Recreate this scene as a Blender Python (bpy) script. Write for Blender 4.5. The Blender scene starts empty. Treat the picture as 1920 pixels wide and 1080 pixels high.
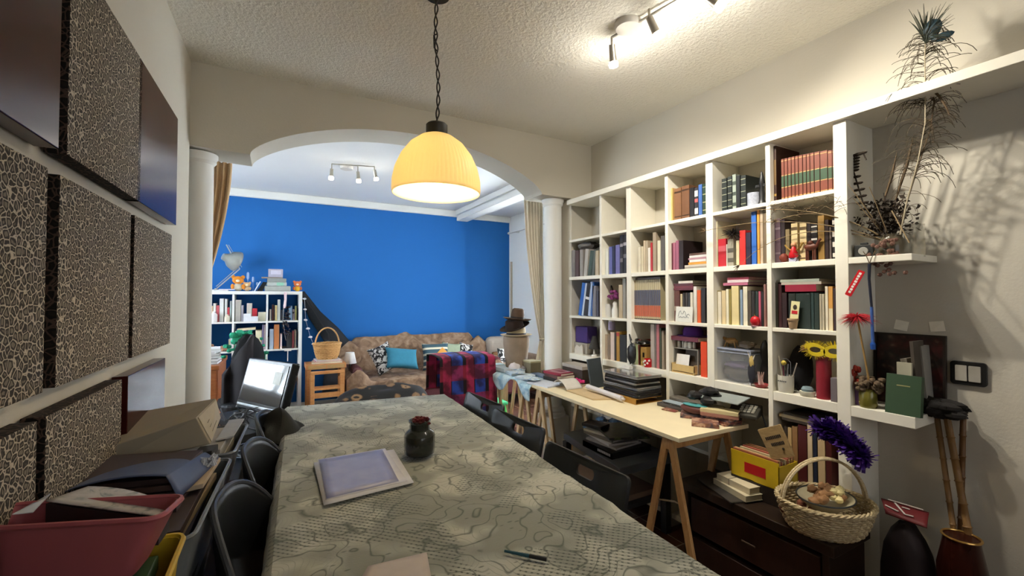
import bpy, bmesh, math, random
from mathutils import Vector, Matrix, Euler, noise as mnoise
rnd = random.Random(7)
scn = bpy.context.scene
COL = scn.collection
R = math.radians
PI = math.pi
# ---------------------------------------------------------------- camera
CAM = Vector((0, 0, 1.35)); YAW = R(28.8); PITCH = R(1.27); FPX = 810.0
cd = bpy.data.cameras.new('camera'); cam = bpy.data.objects.new('camera', cd); COL.objects.link(cam)
cam.location = CAM; cam.rotation_euler = (R(90) + PITCH, 0, -YAW)
cd.sensor_width = 36; cd.lens = 36 * FPX / 1920; cd.clip_start = .02
scn.camera = cam
CR = Vector((math.cos(YAW), -math.sin(YAW), 0))
FH = Vector((math.sin(YAW), math.cos(YAW), 0))
CF = FH * math.cos(PITCH) + Vector((0, 0, math.sin(PITCH)))
CU = -FH * math.sin(PITCH) + Vector((0, 0, math.cos(PITCH)))
def P(u, v, x=None, y=None, z=None):
    "point seen at photo position (u, v) on the plane x, y or z = const"
    d = CF * FPX + CR * (u - 960) + CU * (540 - v)
    if x is not None: k = (x - CAM.x) / d.x
    elif y is not None: k = (y - CAM.y) / d.y
    else: k = (z - CAM.z) / d.z
    return CAM + d * k
# ---------------------------------------------------------------- materials
def lin(h):
    if isinstance(h, tuple): return h if len(h) == 4 else (*h, 1)
    h = h.lstrip('#'); c = [int(h[i:i + 2], 16) / 255 for i in (0, 2, 4)]
    return tuple((x / 12.92 if x <= .04045 else ((x + .055) / 1.055) ** 2.4) for x in c) + (1,)
_mc = {}
class NT:
    def __init__(s, name):
        s.m = bpy.data.materials.new(name); s.m.use_nodes = True; s.t = s.m.node_tree
        s.b = s.t.nodes['Principled BSDF']
    def n(s, typ, **kw):
        o = s.t.nodes.new(typ)
        for k, v in kw.items():
            if k in o.inputs: s.inp(o.inputs[k], v)
            else: setattr(o, k, v)
        return o
    def inp(s, i, v):
        if isinstance(v, bpy.types.NodeSocket): s.t.links.new(v, i)
        elif isinstance(v, str) and i.type == 'RGBA': i.default_value = lin(v)
        else: i.default_value = v
    def co(s): return s.n('ShaderNodeTexCoord').outputs['Object']
    def noise(s, scale, detail=3, rough=.5, vec=None, dist=0):
        o = s.n('ShaderNodeTexNoise', Scale=scale, Detail=detail, Roughness=rough, Distortion=dist)
        s.inp(o.inputs['Vector'], vec or s.co()); return o.outputs['Fac']
    def vor(s, scale, feat='F1', vec=None, out='Distance', rand=1):
        o = s.n('ShaderNodeTexVoronoi', feature=feat, Scale=scale, Randomness=rand)
        s.inp(o.inputs['Vector'], vec or s.co()); return o.outputs[out]
    def ramp(s, fac, stops, interp='LINEAR'):
        o = s.n('ShaderNodeValToRGB'); o.color_ramp.interpolation = interp; s.inp(o.inputs[0], fac)
        e = o.color_ramp.elements
        while len(e) < len(stops): e.new(.5)
        for k, (p, c) in enumerate(stops):
            e[k].position = p; e[k].color = lin(c) if isinstance(c, str) else (c, c, c, 1)
        return o.outputs[0]
    def mix(s, f, a, b, mode='MIX'):
        o = s.n('ShaderNodeMix', data_type='RGBA', blend_type=mode)
        s.inp(o.inputs[0], f); s.inp(o.inputs[6], a); s.inp(o.inputs[7], b); return o.outputs[2]
    def math(s, op, a, b=0, c=0):
        o = s.n('ShaderNodeMath', operation=op); s.inp(o.inputs[0], a); s.inp(o.inputs[1], b); s.inp(o.inputs[2], c); return o.outputs[0]
    def sep(s, vec=None):
        o = s.n('ShaderNodeSeparateXYZ'); s.inp(o.inputs[0], vec or s.co()); return o.outputs
    def mapping(s, scale=(1, 1, 1), rot=(0, 0, 0), loc=(0, 0, 0), vec=None):
        o = s.n('ShaderNodeMapping'); s.inp(o.inputs[0], vec or s.co())
        o.inputs['Scale'].default_value = scale; o.inputs['Rotation'].default_value = rot; o.inputs['Location'].default_value = loc
        return o.outputs[0]
    def warp(s, amt, scale, vec=None):
        v = vec or s.co()
        nz = s.n('ShaderNodeTexNoise', Scale=scale, Detail=2); s.inp(nz.inputs['Vector'], v)
        a = s.n('ShaderNodeVectorMath', operation='SUBTRACT'); s.inp(a.inputs[0], nz.outputs['Color']); a.inputs[1].default_value = (.5, .5, .5)
        b = s.n('ShaderNodeVectorMath', operation='SCALE'); s.inp(b.inputs[0], a.outputs[0]); b.inputs['Scale'].default_value = amt
        c = s.n('ShaderNodeVectorMath', operation='ADD'); s.inp(c.inputs[0], v); s.inp(c.inputs[1], b.outputs[0]); return c.outputs[0]
    def base(s, c, rough=.6, metal=0, spec=.5):
        s.inp(s.b.inputs['Base Color'], c); s.inp(s.b.inputs['Roughness'], rough); s.inp(s.b.inputs['Metallic'], metal)
        s.b.inputs['Specular IOR Level'].default_value = spec; return s
    def bump(s, h, strength=.3, dist=.005):
        o = s.n('ShaderNodeBump', Strength=strength, Distance=dist); s.inp(o.inputs['Height'], h); s.t.links.new(o.outputs[0], s.b.inputs['Normal']); return s
def mat(c, rough=.6, metal=0, var=.12, scale=30, bump=0, bscale=120, spec=.4, emit=0, trans=0, coat=0, alpha=1):
    key = (c, rough, metal, var, scale, bump, bscale, spec, emit, trans, coat, alpha)
    if key in _mc: return _mc[key]
    s = NT('surface')
    col = lin(c)
    if var:
        f = s.noise(scale, 3)
        dk = tuple(x * (1 - var) for x in col[:3]) + (1,); lt = tuple(min(1, x * (1 + var)) for x in col[:3]) + (1,)
        cc = s.mix(f, dk, lt)
        s.base(cc, rough, metal, spec)
    else: s.base(col, rough, metal, spec)
    if bump: s.bump(s.noise(bscale, 4), bump, .003)
    if emit: s.b.inputs['Emission Color'].default_value = col; s.b.inputs['Emission Strength'].default_value = emit
    if trans: s.b.inputs['Transmission Weight'].default_value = trans
    if coat: s.b.inputs['Coat Weight'].default_value = coat; s.b.inputs['Coat Roughness'].default_value = .08
    if alpha < 1: s.b.inputs['Alpha'].default_value = alpha
    _mc[key] = s.m; return s.m
def plaster(c, bscale=60, strength=.25, var=.03, rough=.85, dist=.004):
    s = NT('plaster'); col = lin(c)
    f = s.noise(2.5, 4)
    dk = tuple(x * (1 - var) for x in col[:3]) + (1,); lt = tuple(min(1, x * (1 + var)) for x in col[:3]) + (1,)
    s.base(s.mix(f, dk, lt), rough, 0, .25); s.bump(s.noise(bscale, 5, .6), strength, dist); return s.m
def wood(c1, c2, rough=.45, sc=(3, 3, 30), coat=0, k=1):
    key = ('wood', c1, c2, rough, sc, coat, k)
    if key in _mc: return _mc[key]
    s = NT('wood'); v = s.mapping(scale=sc); f = s.noise(4 * k, 5, .6, vec=v, dist=1.2)
    s.base(s.ramp(f, [(.3, c1), (.7, c2)]), rough, 0, .4); s.bump(f, .08, .002)
    if coat: s.b.inputs['Coat Weight'].default_value = coat; s.b.inputs['Coat Roughness'].default_value = .1
    _mc[key] = s.m; return s.m
def leopard(scale, light, dark, mid, rough=.8, thr=(.05, .1, .32)):
    key = ('leo', scale, light, dark, mid)
    if key in _mc: return _mc[key]
    s = NT('leopard_print'); v = s.warp(.35 / scale * 2, scale * .8)
    e = s.vor(scale, 'DISTANCE_TO_EDGE', vec=v)
    c = s.ramp(e, [(0, light), (thr[0], light), (thr[1], dark), (thr[2] - .06, dark), (thr[2], mid)])
    s.base(c, rough, 0, .3); s.bump(s.noise(400, 2), .1, .001); _mc[key] = s.m; return s.m
def wicker(c1, c2, scale=90):
    key = ('wick', c1, c2, scale)
    if key in _mc: return _mc[key]
    s = NT('wicker'); f = s.noise(scale, 3, vec=s.mapping(scale=(1, 1, 4)))
    s.base(s.ramp(f, [(.3, c1), (.7, c2)]), .6, 0, .3); s.bump(f, .3, .002); _mc[key] = s.m; return s.m
def glass(c='ffffff', rough=.02, alpha=None):
    key = ('glass', c, rough)
    if key in _mc: return _mc[key]
    s = NT('clear_glass'); s.base(lin(c), rough, 0, .5); s.b.inputs['Transmission Weight'].default_value = 1; s.b.inputs['IOR'].default_value = 1.3
    _mc[key] = s.m; return s.m
# ---------------------------------------------------------------- mesh builder
class MB:
    def __init__(s): s.bm = bmesh.new()
    def face(s, vs, mi=0):
        try: f = s.bm.faces.new(vs); f.material_index = mi; return f
        except ValueError: return None
    def hexa(s, p, mi=0):
        "8 points: bottom 4 (ccw), top 4"
        v = [s.bm.verts.new(Vector(q)) for q in p]
        for q in ((3, 2, 1, 0), (4, 5, 6, 7), (0, 1, 5, 4), (1, 2, 6, 5), (2, 3, 7, 6), (3, 0, 4, 7)): s.face([v[i] for i in q], mi)
        return s
    def box(s, x0, x1, y0, y1, z0, z1, mi=0, M=None):
        p = [(x0, y0, z0), (x1, y0, z0), (x1, y1, z0), (x0, y1, z0), (x0, y0, z1), (x1, y0, z1), (x1, y1, z1), (x0, y1, z1)]
        if M is not None: p = [M @ Vector(q) for q in p]
        return s.hexa(p, mi)
    def bar(s, a, b, w, h=None, mi=0, up=(0, 0, 1)):
        a = Vector(a); b = Vector(b); h = h or w; d = (b - a).normalized(); up = Vector(up)
        if abs(d.dot(up)) > .98: up = Vector((0, 1, 0))
        sx = d.cross(up).normalized(); sy = sx.cross(d).normalized(); q = []
        for c in (a, b):
            for i, j in ((-1, -1), (1, -1), (1, 1), (-1, 1)): q.append(c + sx * i * w / 2 + sy * j * h / 2)
        return s.hexa(q, mi)
    def tube(s, pts, r, seg=8, mi=0, closed=False):
        pts = [Vector(p) for p in pts]; n = len(pts)
        rr = r if isinstance(r, (list, tuple)) else [r] * n
        prev = None; rings = []
        for i, p in enumerate(pts):
            if closed: d = pts[(i + 1) % n] - pts[i - 1]
            else: d = pts[min(i + 1, n - 1)] - pts[max(i - 1, 0)]
            d = d.normalized() if d.length > 1e-9 else Vector((0, 0, 1))
            if prev is None:
                a = Vector((0, 0, 1)) if abs(d.z) < .9 else Vector((1, 0, 0)); prev = d.cross(a).normalized()
            sx = (prev - d * prev.dot(d)).normalized(); prev = sx; sy = d.cross(sx)
            rings.append([s.bm.verts.new(p + (sx * math.cos(2 * PI * k / seg) + sy * math.sin(2 * PI * k / seg)) * rr[i]) for k in range(seg)])
        m = n if closed else n - 1
        for i in range(m):
            A = rings[i]; B = rings[(i + 1) % n]
            for k in range(seg): s.face([A[k], A[(k + 1) % seg], B[(k + 1) % seg], B[k]], mi)
        if not closed: s.face(rings[0][::-1], mi); s.face(rings[-1], mi)
        return s
    def lathe(s, prof, seg=32, c=(0, 0, 0), M=None, mi=0, cap0=True, cap1=True, mis=None, sx=1, sy=1, wob=None):
        c = Vector(c); rings = []
        for r, z in prof:
            ring = []
            for k in range(seg):
                a = 2 * PI * k / seg; w = wob(a, z) if wob else 1
                p = Vector((r * sx * w * math.cos(a), r * sy * w * math.sin(a), z))
                if M is not None: p = M @ p
                ring.append(s.bm.verts.new(p + c))
            rings.append(ring)
        for i in range(len(rings) - 1):
            for k in range(seg):
                s.face([rings[i][k], rings[i][(k + 1) % seg], rings[i + 1][(k + 1) % seg], rings[i + 1][k]], mis[i] if mis else mi)
        if cap0: s.face(rings[0][::-1], mis[0] if mis else mi)
        if cap1: s.face(rings[-1], mis[-1] if mis else mi)
        return s
    def prism(s, poly, z0, z1, M=None, mi=0):
        a = [Vector((x, y, z0)) for x, y in poly]; b = [Vector((x, y, z1)) for x, y in poly]
        if M is not None: a = [M @ p for p in a]; b = [M @ p for p in b]
        a = [s.bm.verts.new(p) for p in a]; b = [s.bm.verts.new(p) for p in b]; n = len(a)
        s.face(a[::-1], mi); s.face(b, mi)
        for i in range(n): s.face([a[i], a[(i + 1) % n], b[(i + 1) % n], b[i]], mi)
        return s
    def grid(s, f, nu, nv, mi=0, mf=None):
        V = [[s.bm.verts.new(Vector(f(i / nu, j / nv))) for j in range(nv + 1)] for i in range(nu + 1)]
        for i in range(nu):
            for j in range(nv): s.face([V[i][j], V[i + 1][j], V[i + 1][j + 1], V[i][j + 1]], mf(i / nu, j / nv) if mf else mi)
        return s
    def ball(s, c, r, seg=16, mi=0, lump=0, ls=4, M=None):
        c = Vector(c); r = r if isinstance(r, (tuple, list)) else (r, r, r); nr = max(4, seg // 2)
        def pt(a, b):
            d = Vector((math.cos(a) * math.sin(b), math.sin(a) * math.sin(b), math.cos(b)))
            k = 1 + (lump * mnoise.noise(d * ls + c * 3) if lump else 0)
            q = Vector((d.x * r[0], d.y * r[1], d.z * r[2])) * k
            return c + (M @ q if M is not None else q)
        top = s.bm.verts.new(pt(0, 0)); bot = s.bm.verts.new(pt(0, PI))
        rings = [[s.bm.verts.new(pt(2 * PI * k / seg, PI * j / nr)) for k in range(seg)] for j in range(1, nr)]
        for k in range(seg):
            s.face([top, rings[0][k], rings[0][(k + 1) % seg]], mi); s.face([bot, rings[-1][(k + 1) % seg], rings[-1][k]], mi)
            for j in range(len(rings) - 1): s.face([rings[j][k], rings[j + 1][k], rings[j + 1][(k + 1) % seg], rings[j][(k + 1) % seg]], mi)
        return s
    def build(s, name, m, parent=None, loc=None, rot=None, smooth=False, bevel=0, sub=0, solid=0, origin=None, bseg=2, off=0, angle=35):
        bmesh.ops.recalc_face_normals(s.bm, faces=s.bm.faces) if not getattr(s, 'keep', False) else None
        me = bpy.data.meshes.new(name); s.bm.to_mesh(me); s.bm.free()
        for q in (m if isinstance(m, (list, tuple)) else [m]): me.materials.append(q)
        if smooth:
            me.polygons.foreach_set('use_smooth', [True] * len(me.polygons))
            if smooth != 2: me.set_sharp_from_angle(angle=R(angle))
        o = bpy.data.objects.new(name, me); COL.objects.link(o)
        if parent is not None: o.parent = parent
        if loc is not None: o.location = loc
        if rot is not None: o.rotation_euler = rot
        if origin is not None:
            me.transform(Matrix.Translation(-Vector(origin))); o.location = Vector(origin)
        if solid: q = o.modifiers.new('thick', 'SOLIDIFY'); q.thickness = solid; q.offset = off
        if bevel: q = o.modifiers.new('bevel', 'BEVEL'); q.width = bevel; q.segments = bseg; q.limit_method = 'ANGLE'; q.harden_normals = False
        if sub: q = o.modifiers.new('sub', 'SUBSURF'); q.levels = sub; q.render_levels = sub
        return o
def tag(o, label, cat, group=None):
    o['label'] = label; o['category'] = cat
    if group: o['group'] = group
    return o
def thing(name, label, cat, loc=(0, 0, 0), rz=0, group=None, rot=None):
    o = bpy.data.objects.new(name, None); COL.objects.link(o); o.location = loc; o.rotation_euler = rot or (0, 0, rz)
    o.empty_display_size = .05
    return tag(o, label, cat, group)
def struct(o): o['kind'] = 'structure'; return o
def dup(root, loc, rot=None, label=None, group=None, scale=None):
    def cp(o, par):
        c = o.copy(); COL.objects.link(c)
        if par is not None: c.parent = par
        for ch in kids.get(o.name, []): cp(ch, c)
        return c
    kids = {}
    for o in COL.objects:
        if o.parent is not None: kids.setdefault(o.parent.name, []).append(o)
    r = cp(root, None); r.location = loc
    if rot is not None: r.rotation_euler = rot if not isinstance(rot, (int, float)) else (0, 0, rot)
    if label: r['label'] = label
    if group: r['group'] = group
    if scale: r.scale = scale
    return r
def rrect(w, h, r, n=5):
    pts = []
    for cx, cy, a0 in ((w / 2 - r, h / 2 - r, 0), (-w / 2 + r, h / 2 - r, 90), (-w / 2 + r, -h / 2 + r, 180), (w / 2 - r, -h / 2 + r, 270)):
        for k in range(n + 1):
            a = R(a0 + 90 * k / n); pts.append((cx + r * math.cos(a), cy + r * math.sin(a)))
    return pts
def text(body, size, m, parent, loc, rot, name='lettering', depth=.0006, sx=1):
    cu = bpy.data.curves.new(name, 'FONT'); cu.body = body; cu.size = size; cu.extrude = depth; cu.align_x = 'CENTER'; cu.align_y = 'CENTER'
    cu.materials.append(m); o = bpy.data.objects.new(name, cu); COL.objects.link(o)
    o.parent = parent; o.location = loc; o.rotation_euler = rot; o.scale = (sx, 1, 1); return o
# ================================================================ ROOM
H = 2.6; XL = -.42; XR = 2.28; YA = 2.79; YB = 3.04; YF = 5.85; XFL = -2.0; XFR = 3.2; Y0 = -1.6; XS = 2.05
m_wall = plaster('c6c0b2', 90, .22)
m_ceil = plaster('ebe7dc', 55, .9, dist=.012)
m_fceil = plaster('e2e3e2', 60, .3)
m_blue = plaster('2568b0', 70, .15, var=.03)
m_white = plaster('e8e7e2', 60, .1)
m_floor = NT('floor_tile')
_b = m_floor.n('ShaderNodeTexBrick', offset=0, Scale=1.0, **{'Mortar Size': .004, 'Brick Width': .33, 'Row Height': .33})
m_floor.inp(_b.inputs['Vector'], m_floor.co()); m_floor.inp(_b.inputs['Color1'], '5a3a2b'); m_floor.inp(_b.inputs['Color2'], '4e3226'); m_floor.inp(_b.inputs['Mortar'], '83705f')
m_floor.base(_b.outputs['Color'], .25, 0, .5); m_floor = m_floor.m
def bx(name, a, m, kind=True, bevel=0):
    o = MB().box(*a).build(name, m, bevel=bevel)
    return struct(o) if kind else o
bx('floor', (XFL - .1, XFR + .1, Y0 - .1, YF + .2, -.08, 0), m_floor)
bx('ceiling', (XL - .2, XR + .2, Y0 - .1, YB - .1, H, H + .1), m_ceil)
o = bx('ceiling', (XFL - .1, XFR + .1, YB - .1, YF + .2, H, H + .1), m_fceil)
# left wall (slightly splayed)
struct(MB().hexa([(-.62, Y0, 0), (-.50, Y0, 0), (-.40, YA, 0), (-.52, YA, 0), (-.62, Y0, H), (-.50, Y0, H), (-.40, YA, H), (-.52, YA, H)]).build('wall_left', m_wall))
bx('wall_right', (XR, XR + .12, Y0, YB, 0, H), m_wall)
# back wall behind the camera; its unseen window opening is added for fill light
o = MB(); o.box(-.7, .1, Y0 - .12, Y0, 0, H); o.box(1.9, XR + .1, Y0 - .12, Y0, 0, H); o.box(.1, 1.9, Y0 - .12, Y0, 0, .95); o.box(.1, 1.9, Y0 - .12, Y0, 2.2, H)
struct(o.build('wall_back', m_wall))
def window(n, M, w, h, nb=2):
    o = MB()
    for a in ((-w / 2, -w / 2 + .05, 0, h), (w / 2 - .05, w / 2, 0, h), (-w / 2, w / 2, 0, .05), (-w / 2, w / 2, h - .05, h), (-.025, .025, 0, h)):
        o.box(a[0], a[1], -.03, .03, a[2], a[3], M=M)
    f = struct(o.build('window_%d' % n, mat('e9e9e6', .4)))
    g = MB().box(-w / 2 + .04, w / 2 - .04, -.003, .003, .04, h - .04, M=M).build('pane', glass(), parent=f)
    return f
window(1, Matrix.Translation((1.0, Y0 - .06, .95)), 1.8, 1.25)  # unseen window, added so that light can enter from behind the camera
# far room
bx('wall_far', (XFL, 2.447, YF, YF + .15, 0, H), m_blue)
struct(MB().box(2.447, XFR + .1, YF + .06, YF + .21, 0, H).build('wall_far_recess', m_blue))
o = MB(); o.box(XFL - .12, XFL, YA, 3.3, 0, H); o.box(XFL - .12, XFL, 5.2, YF + .2, 0, H); o.box(XFL - .12, XFL, 3.3, 5.2, 0, .9); o.box(XFL - .12, XFL, 3.3, 5.2, 2.25, H)
struct(o.build('wall_far_left', m_wall))
window(2, Matrix.Translation((XFL - .06, 4.25, .9)) @ Matrix.Rotation(R(90), 4, 'Z'), 1.9, 1.35)
o = MB(); o.box(XFR, XFR + .12, YB, 3.2, 0, H); o.box(XFR, XFR + .12, 4.6, YF + .2, 0, H); o.box(XFR, XFR + .12, 3.2, 4.6, 0, .3); o.box(XFR, XFR + .12, 3.2, 4.6, 2.2, H)
struct(o.build('wall_far_right', m_white))
window(3, Matrix.Translation((XFR + .06, 3.9, .3)) @ Matrix.Rotation(R(90), 4, 'Z'), 1.4, 1.9)
bx('wall_front_left', (XFL, -.52, YA, YB, 0, H), m_wall)
bx('wall_front_right', (XR + .12, XFR + .1, YA, YB, 0, H), m_wall)
# arch wall above the columns, one solid with a curved soffit
xl, xr, zs, zc = -.127, 1.797, 2.145, 2.43
cx = (xl + xr) / 2; hw = (xr - xl) / 2; N = 40
def archz(x):
    t = (x - cx) / hw; t = max(-1, min(1, t)); sag = zc - zs
    Rr = (hw * hw + sag * sag) / (2 * sag)
    return zs + .5 * sag * math.sqrt(max(0, 1 - t * t)) + .5 * (math.sqrt(Rr * Rr - (t * hw) ** 2) - (Rr - sag))
pts = [(-.52, zs + .01), (xl, zs)] + [(xl + (xr - xl) * (k / N), archz(xl + (xr - xl) * (.5 - .5 * math.cos(PI * k / N)))) for k in range(0)]
pts += [(cx - hw * math.cos(PI * k / N), archz(cx - hw * math.cos(PI * k / N))) for k in range(1, N)] + [(xr, zs), (XR + .12, zs)]
o = MB(); A = []
for (x, z) in pts:
    A.append([o.bm.verts.new((x, YA, z)), o.bm.verts.new((x, YB, z)), o.bm.verts.new((x, YB, H)), o.bm.verts.new((x, YA, H))])
for i in range(len(A) - 1):
    for k in range(4): o.face([A[i][k], A[i][(k + 1) % 4], A[i + 1][(k + 1) % 4], A[i + 1][k]])
o.face(A[0]); o.face(A[-1])
struct(o.build('wall_arch', m_wall, smooth=True, angle=30))
bx('wall_arch_pier', (2.075, XR, YA, YB, 0, zs), m_wall)
# cornice + beam
struct(MB().box(XFL, 2.447, YF - .05, YF, H - .09, H).box(2.447, XFR, YF + .01, YF + .06, H - .09, H).build('trim_1', m_white, bevel=.012))
struct(MB().box(2.30, 2.47, YB, YF, 2.46, H).box(2.26, 2.30, YB, YF, 2.53, H).build('trim_2', m_white, bevel=.006))
struct(MB().box(XR - .014, XR, Y0, XS - 1.2, 0, .08).build('baseboard_right', mat('cfcac0')))
struct(MB().box(XFL, 2.447, YF - .014, YF, 0, .08).build('baseboard_far', mat('d8d6d0')))
def column(x, y, label, zb):
    t = thing('column', label, 'column', (x, y, 0))
    MB().lathe([(.07, zb + .07), (.07, 2.09)], 40, cap0=False, cap1=False).build('shaft', m_white, t, smooth=True)
    MB().lathe([(.07, 2.085), (.083, 2.10), (.083, 2.115), (.09, 2.125), (.09, 2.143)], 40).build('capital', m_white, t, smooth=True)
    MB().lathe([(.098, zb), (.098, zb + .02), (.088, zb + .03), (.09, zb + .045), (.08, zb + .06), (.07, zb + .075)], 40).build('base', m_white, t, smooth=True)
    MB().box(-.088, .088, -.1, .1, 0, zb).build('plinth', m_white, t, bevel=.006)
column(-.375, 2.915, 'white round column carrying the arch at the left wall', .41)
column(1.983, 2.915, 'white round column carrying the arch next to the bookcase', .41)
# ================================================================ LIGHT
def area(name, loc, rot, sx, sy, e, c):
    l = bpy.data.lights.new(name, 'AREA'); l.shape = 'RECTANGLE'; l.size = sx; l.size_y = sy; l.energy = e; l.color = c
    o = bpy.data.objects.new(name, l); COL.objects.link(o); o.location = loc; o.rotation_euler = rot; return o
area('fill_back_window', (1.0, Y0 - .2, 1.6), (R(90), 0, 0), 1.7, 1.2, 8, (1, .95, .88))  # added fill lamp for the front room, set in the made-up back window
area('daylight_left_window', (XFL - .2, 4.25, 1.6), (0, R(-90), 0), 1.3, 1.8, 88, (.80, .91, 1))
area('daylight_right_window', (XFR + .25, 3.9, 1.35), (0, R(90), 0), 1.8, 1.35, 130, (.86, .94, 1))
w = bpy.data.worlds.new('world'); scn.world = w; w.use_nodes = True
w.node_tree.nodes['Background'].inputs[0].default_value = (.75, .85, 1, 1); w.node_tree.nodes['Background'].inputs[1].default_value = 1.0
vs = scn.view_settings; vs.view_transform = 'Standard'; vs.look = 'None'; vs.gamma = 1; vs.use_curve_mapping = False; vs.exposure = 0.42
# ================================================================ BOOKCASE (built in, white)
m_shelf = mat('e4dfd0', .5, bump=.05, bscale=60, var=.03)
ZB = {1: 1.805, 2: 1.513, 3: 1.209, 4: .912}     # shelf surfaces (tops)
YU = [2.408, 2.128, 1.812, 1.521, 1.204, .905]  # upright centres
bc = thing('bookcase', 'large white built-in bookcase of open cubes covering the right wall', 'bookcase', (XS, 1.8, 0))
def bpart(name, *boxes, m=m_shelf, bev=.002):
    q = MB()
    for b in boxes: q.box(b[0] - XS, b[1] - XS, b[2] - 1.8, b[3] - 1.8, b[4], b[5])
    return q.build(name, m, bc, bevel=bev)
for k, y in enumerate(YU):
    t = .011 if k in (0, 2, 4) else .021
    if k == 5: t = .024
    bpart('upright', (XS, XR, y - t, y + t, 0, 2.085))
bpart('top_board', (XS - .02, XR, -.6, 2.788, 2.085, 2.122))
edges = [2.788] + YU
for r, z in ZB.items():
    th = {1: .018, 2: .026, 3: .018, 4: .042}[r]
    for k in range(6):
        a = edges[k + 1] + (.011 if k in (0, 2, 4) else (.021 if k != 5 else .024)); b = edges[k] - ((.011 if k in (1, 3, 5) else .021) if k else 0)
        bpart('shelf', (XS + .002, XR, a, b, z - th, z))
bpart('shelf', (XS, XR, .68, .881, ZB[2] - .026, ZB[2]))
bpart('shelf', (XS, XR, .68, .881, ZB[4] - .042, ZB[4]))
for k in range(6):
    a = edges[k + 1] + .02; b = edges[k] - .02
    bpart('shelf', (XS + .002, XR, a, b, .50, .52)); bpart('shelf', (XS + .002, XR, a, b, .06, .09))
# ================================================================ BOOKS ON THE WALL BOOKCASE
ORD = ['first', 'second', 'third', 'fourth', 'fifth', 'sixth', 'seventh', 'eighth', 'ninth', 'tenth', 'eleventh', 'twelfth', 'thirteenth', 'fourteenth', 'fifteenth', 'sixteenth', 'seventeenth', 'eighteenth', 'nineteenth', 'twentieth']
ROWN = {1: 'top row', 2: 'second row', 3: 'third row', 4: 'fourth row', 5: 'bottom row'}
m_page = mat('d9cfb6', .85, var=.1, scale=200)
def cell(row, col): return '%s, %s bay from arch' % (ROWN[row], ORD[col - 1])
def book(y0, y1, z0, z1, xs, hexc, depth=.16, label=None, group=None, band=None, rough=.5, lean=0, cat='book', blk=False, var=.12):
    "standing book, spine facing the room (-x)"
    t = abs(y1 - y0) - .0008; h = z1 - z0; c = .0022 if t > .01 else .0012
    q = MB()
    q.box(0, .003, -t / 2, t / 2, 0, h); q.box(.003, depth, -t / 2, -t / 2 + c, 0, h); q.box(.003, depth, t / 2 - c, t / 2, 0, h)
    o = q.build('book', mat(hexc, rough, var=var), loc=(xs, (y0 + y1) / 2, z0), rot=(lean, 0, 0))
    MB().box(.003, depth - .004, -t / 2 + c, t / 2 - c, .003, h - .004).build('page_block', m_page, o)
    if band:
        for (a, b, hc) in band:
            MB().box(-.0008, .0006, -t / 2 + .0002, t / 2 - .0002, a * h, b * h).build('spine_band', mat(hc, .5), o)
    tag(o, label, cat, group); return o
def shelf_books(row, col, items, xs=XS + .03, z0=None, depth=.16, group=None):
    z0 = ZB[row] if z0 is None else z0
    names = [i[4] for i in items]; seen = {}
    for it in items:
        u0, u1, vt, hc, d = it[:5]; kw = it[5] if len(it) > 5 else {}
        x = kw.pop('xs', xs); ya = P(u0, vt, x=x).y; yb = P(u1, vt, x=x).y; z1 = P((u0 + u1) / 2, vt, x=x).z
        z1 = min(z1, z0 + .272 if row > 1 else z0 + .275)
        if names.count(d) > 1:
            seen[d] = seen.get(d, 0) + 1; d = '%s %s from the left' % (ORD[seen[d] - 1], d)
        dp = kw.pop('depth', depth)
        book(ya, yb, z0, z1, x, hc, depth=dp, label='%s, %s' % (d, cell(row, col)), group=group, **kw)
def flat_book(name, label, x0, x1, y0, y1, z0, t, hexc, rz=0, cat='book', group=None, side='d9cfb6', pages=True, par=None):
    "closed book lying flat; local frame at its centre"
    cx_, cy_ = (x0 + x1) / 2, (y0 + y1) / 2; w = x1 - x0; l = y1 - y0; c = min(.002, t * .2)
    q = MB(); q.box(-w / 2, w / 2, -l / 2, l / 2, 0, c); q.box(-w / 2, w / 2, -l / 2, l / 2, t - c, t)
    q.box(-w / 2, -w / 2 + .003, -l / 2, l / 2, c, t - c)
    o = q.build(name, mat(hexc, .45), loc=(cx_, cy_, z0), rot=(0, 0, rz))
    if pages: MB().box(-w / 2 + .003, w / 2 - .003, -l / 2 + .003, l / 2 - .003, c, t - c).build('page_block', mat(side, .85), o)
    return tag(o, label, cat, group)
def hstack(row, col, z, items, x=XS + .03, depth=.16, where=None, group=None):
    for (u0, u1, t, hc, d) in items:
        v = 540; ya = P(u1, v, x=x).y; yb = P(u0, v, x=x).y
        flat_book('book', '%s lying flat, %s' % (d, where or cell(row, col)), x, x + depth, ya, yb, z, t, hc, group=group); z += t + .0005
    return z
B3 = [(.12, .16, 'b9a476'), (.45, .48, 'b9a476'), (.84, .87, 'b9a476')]
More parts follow.
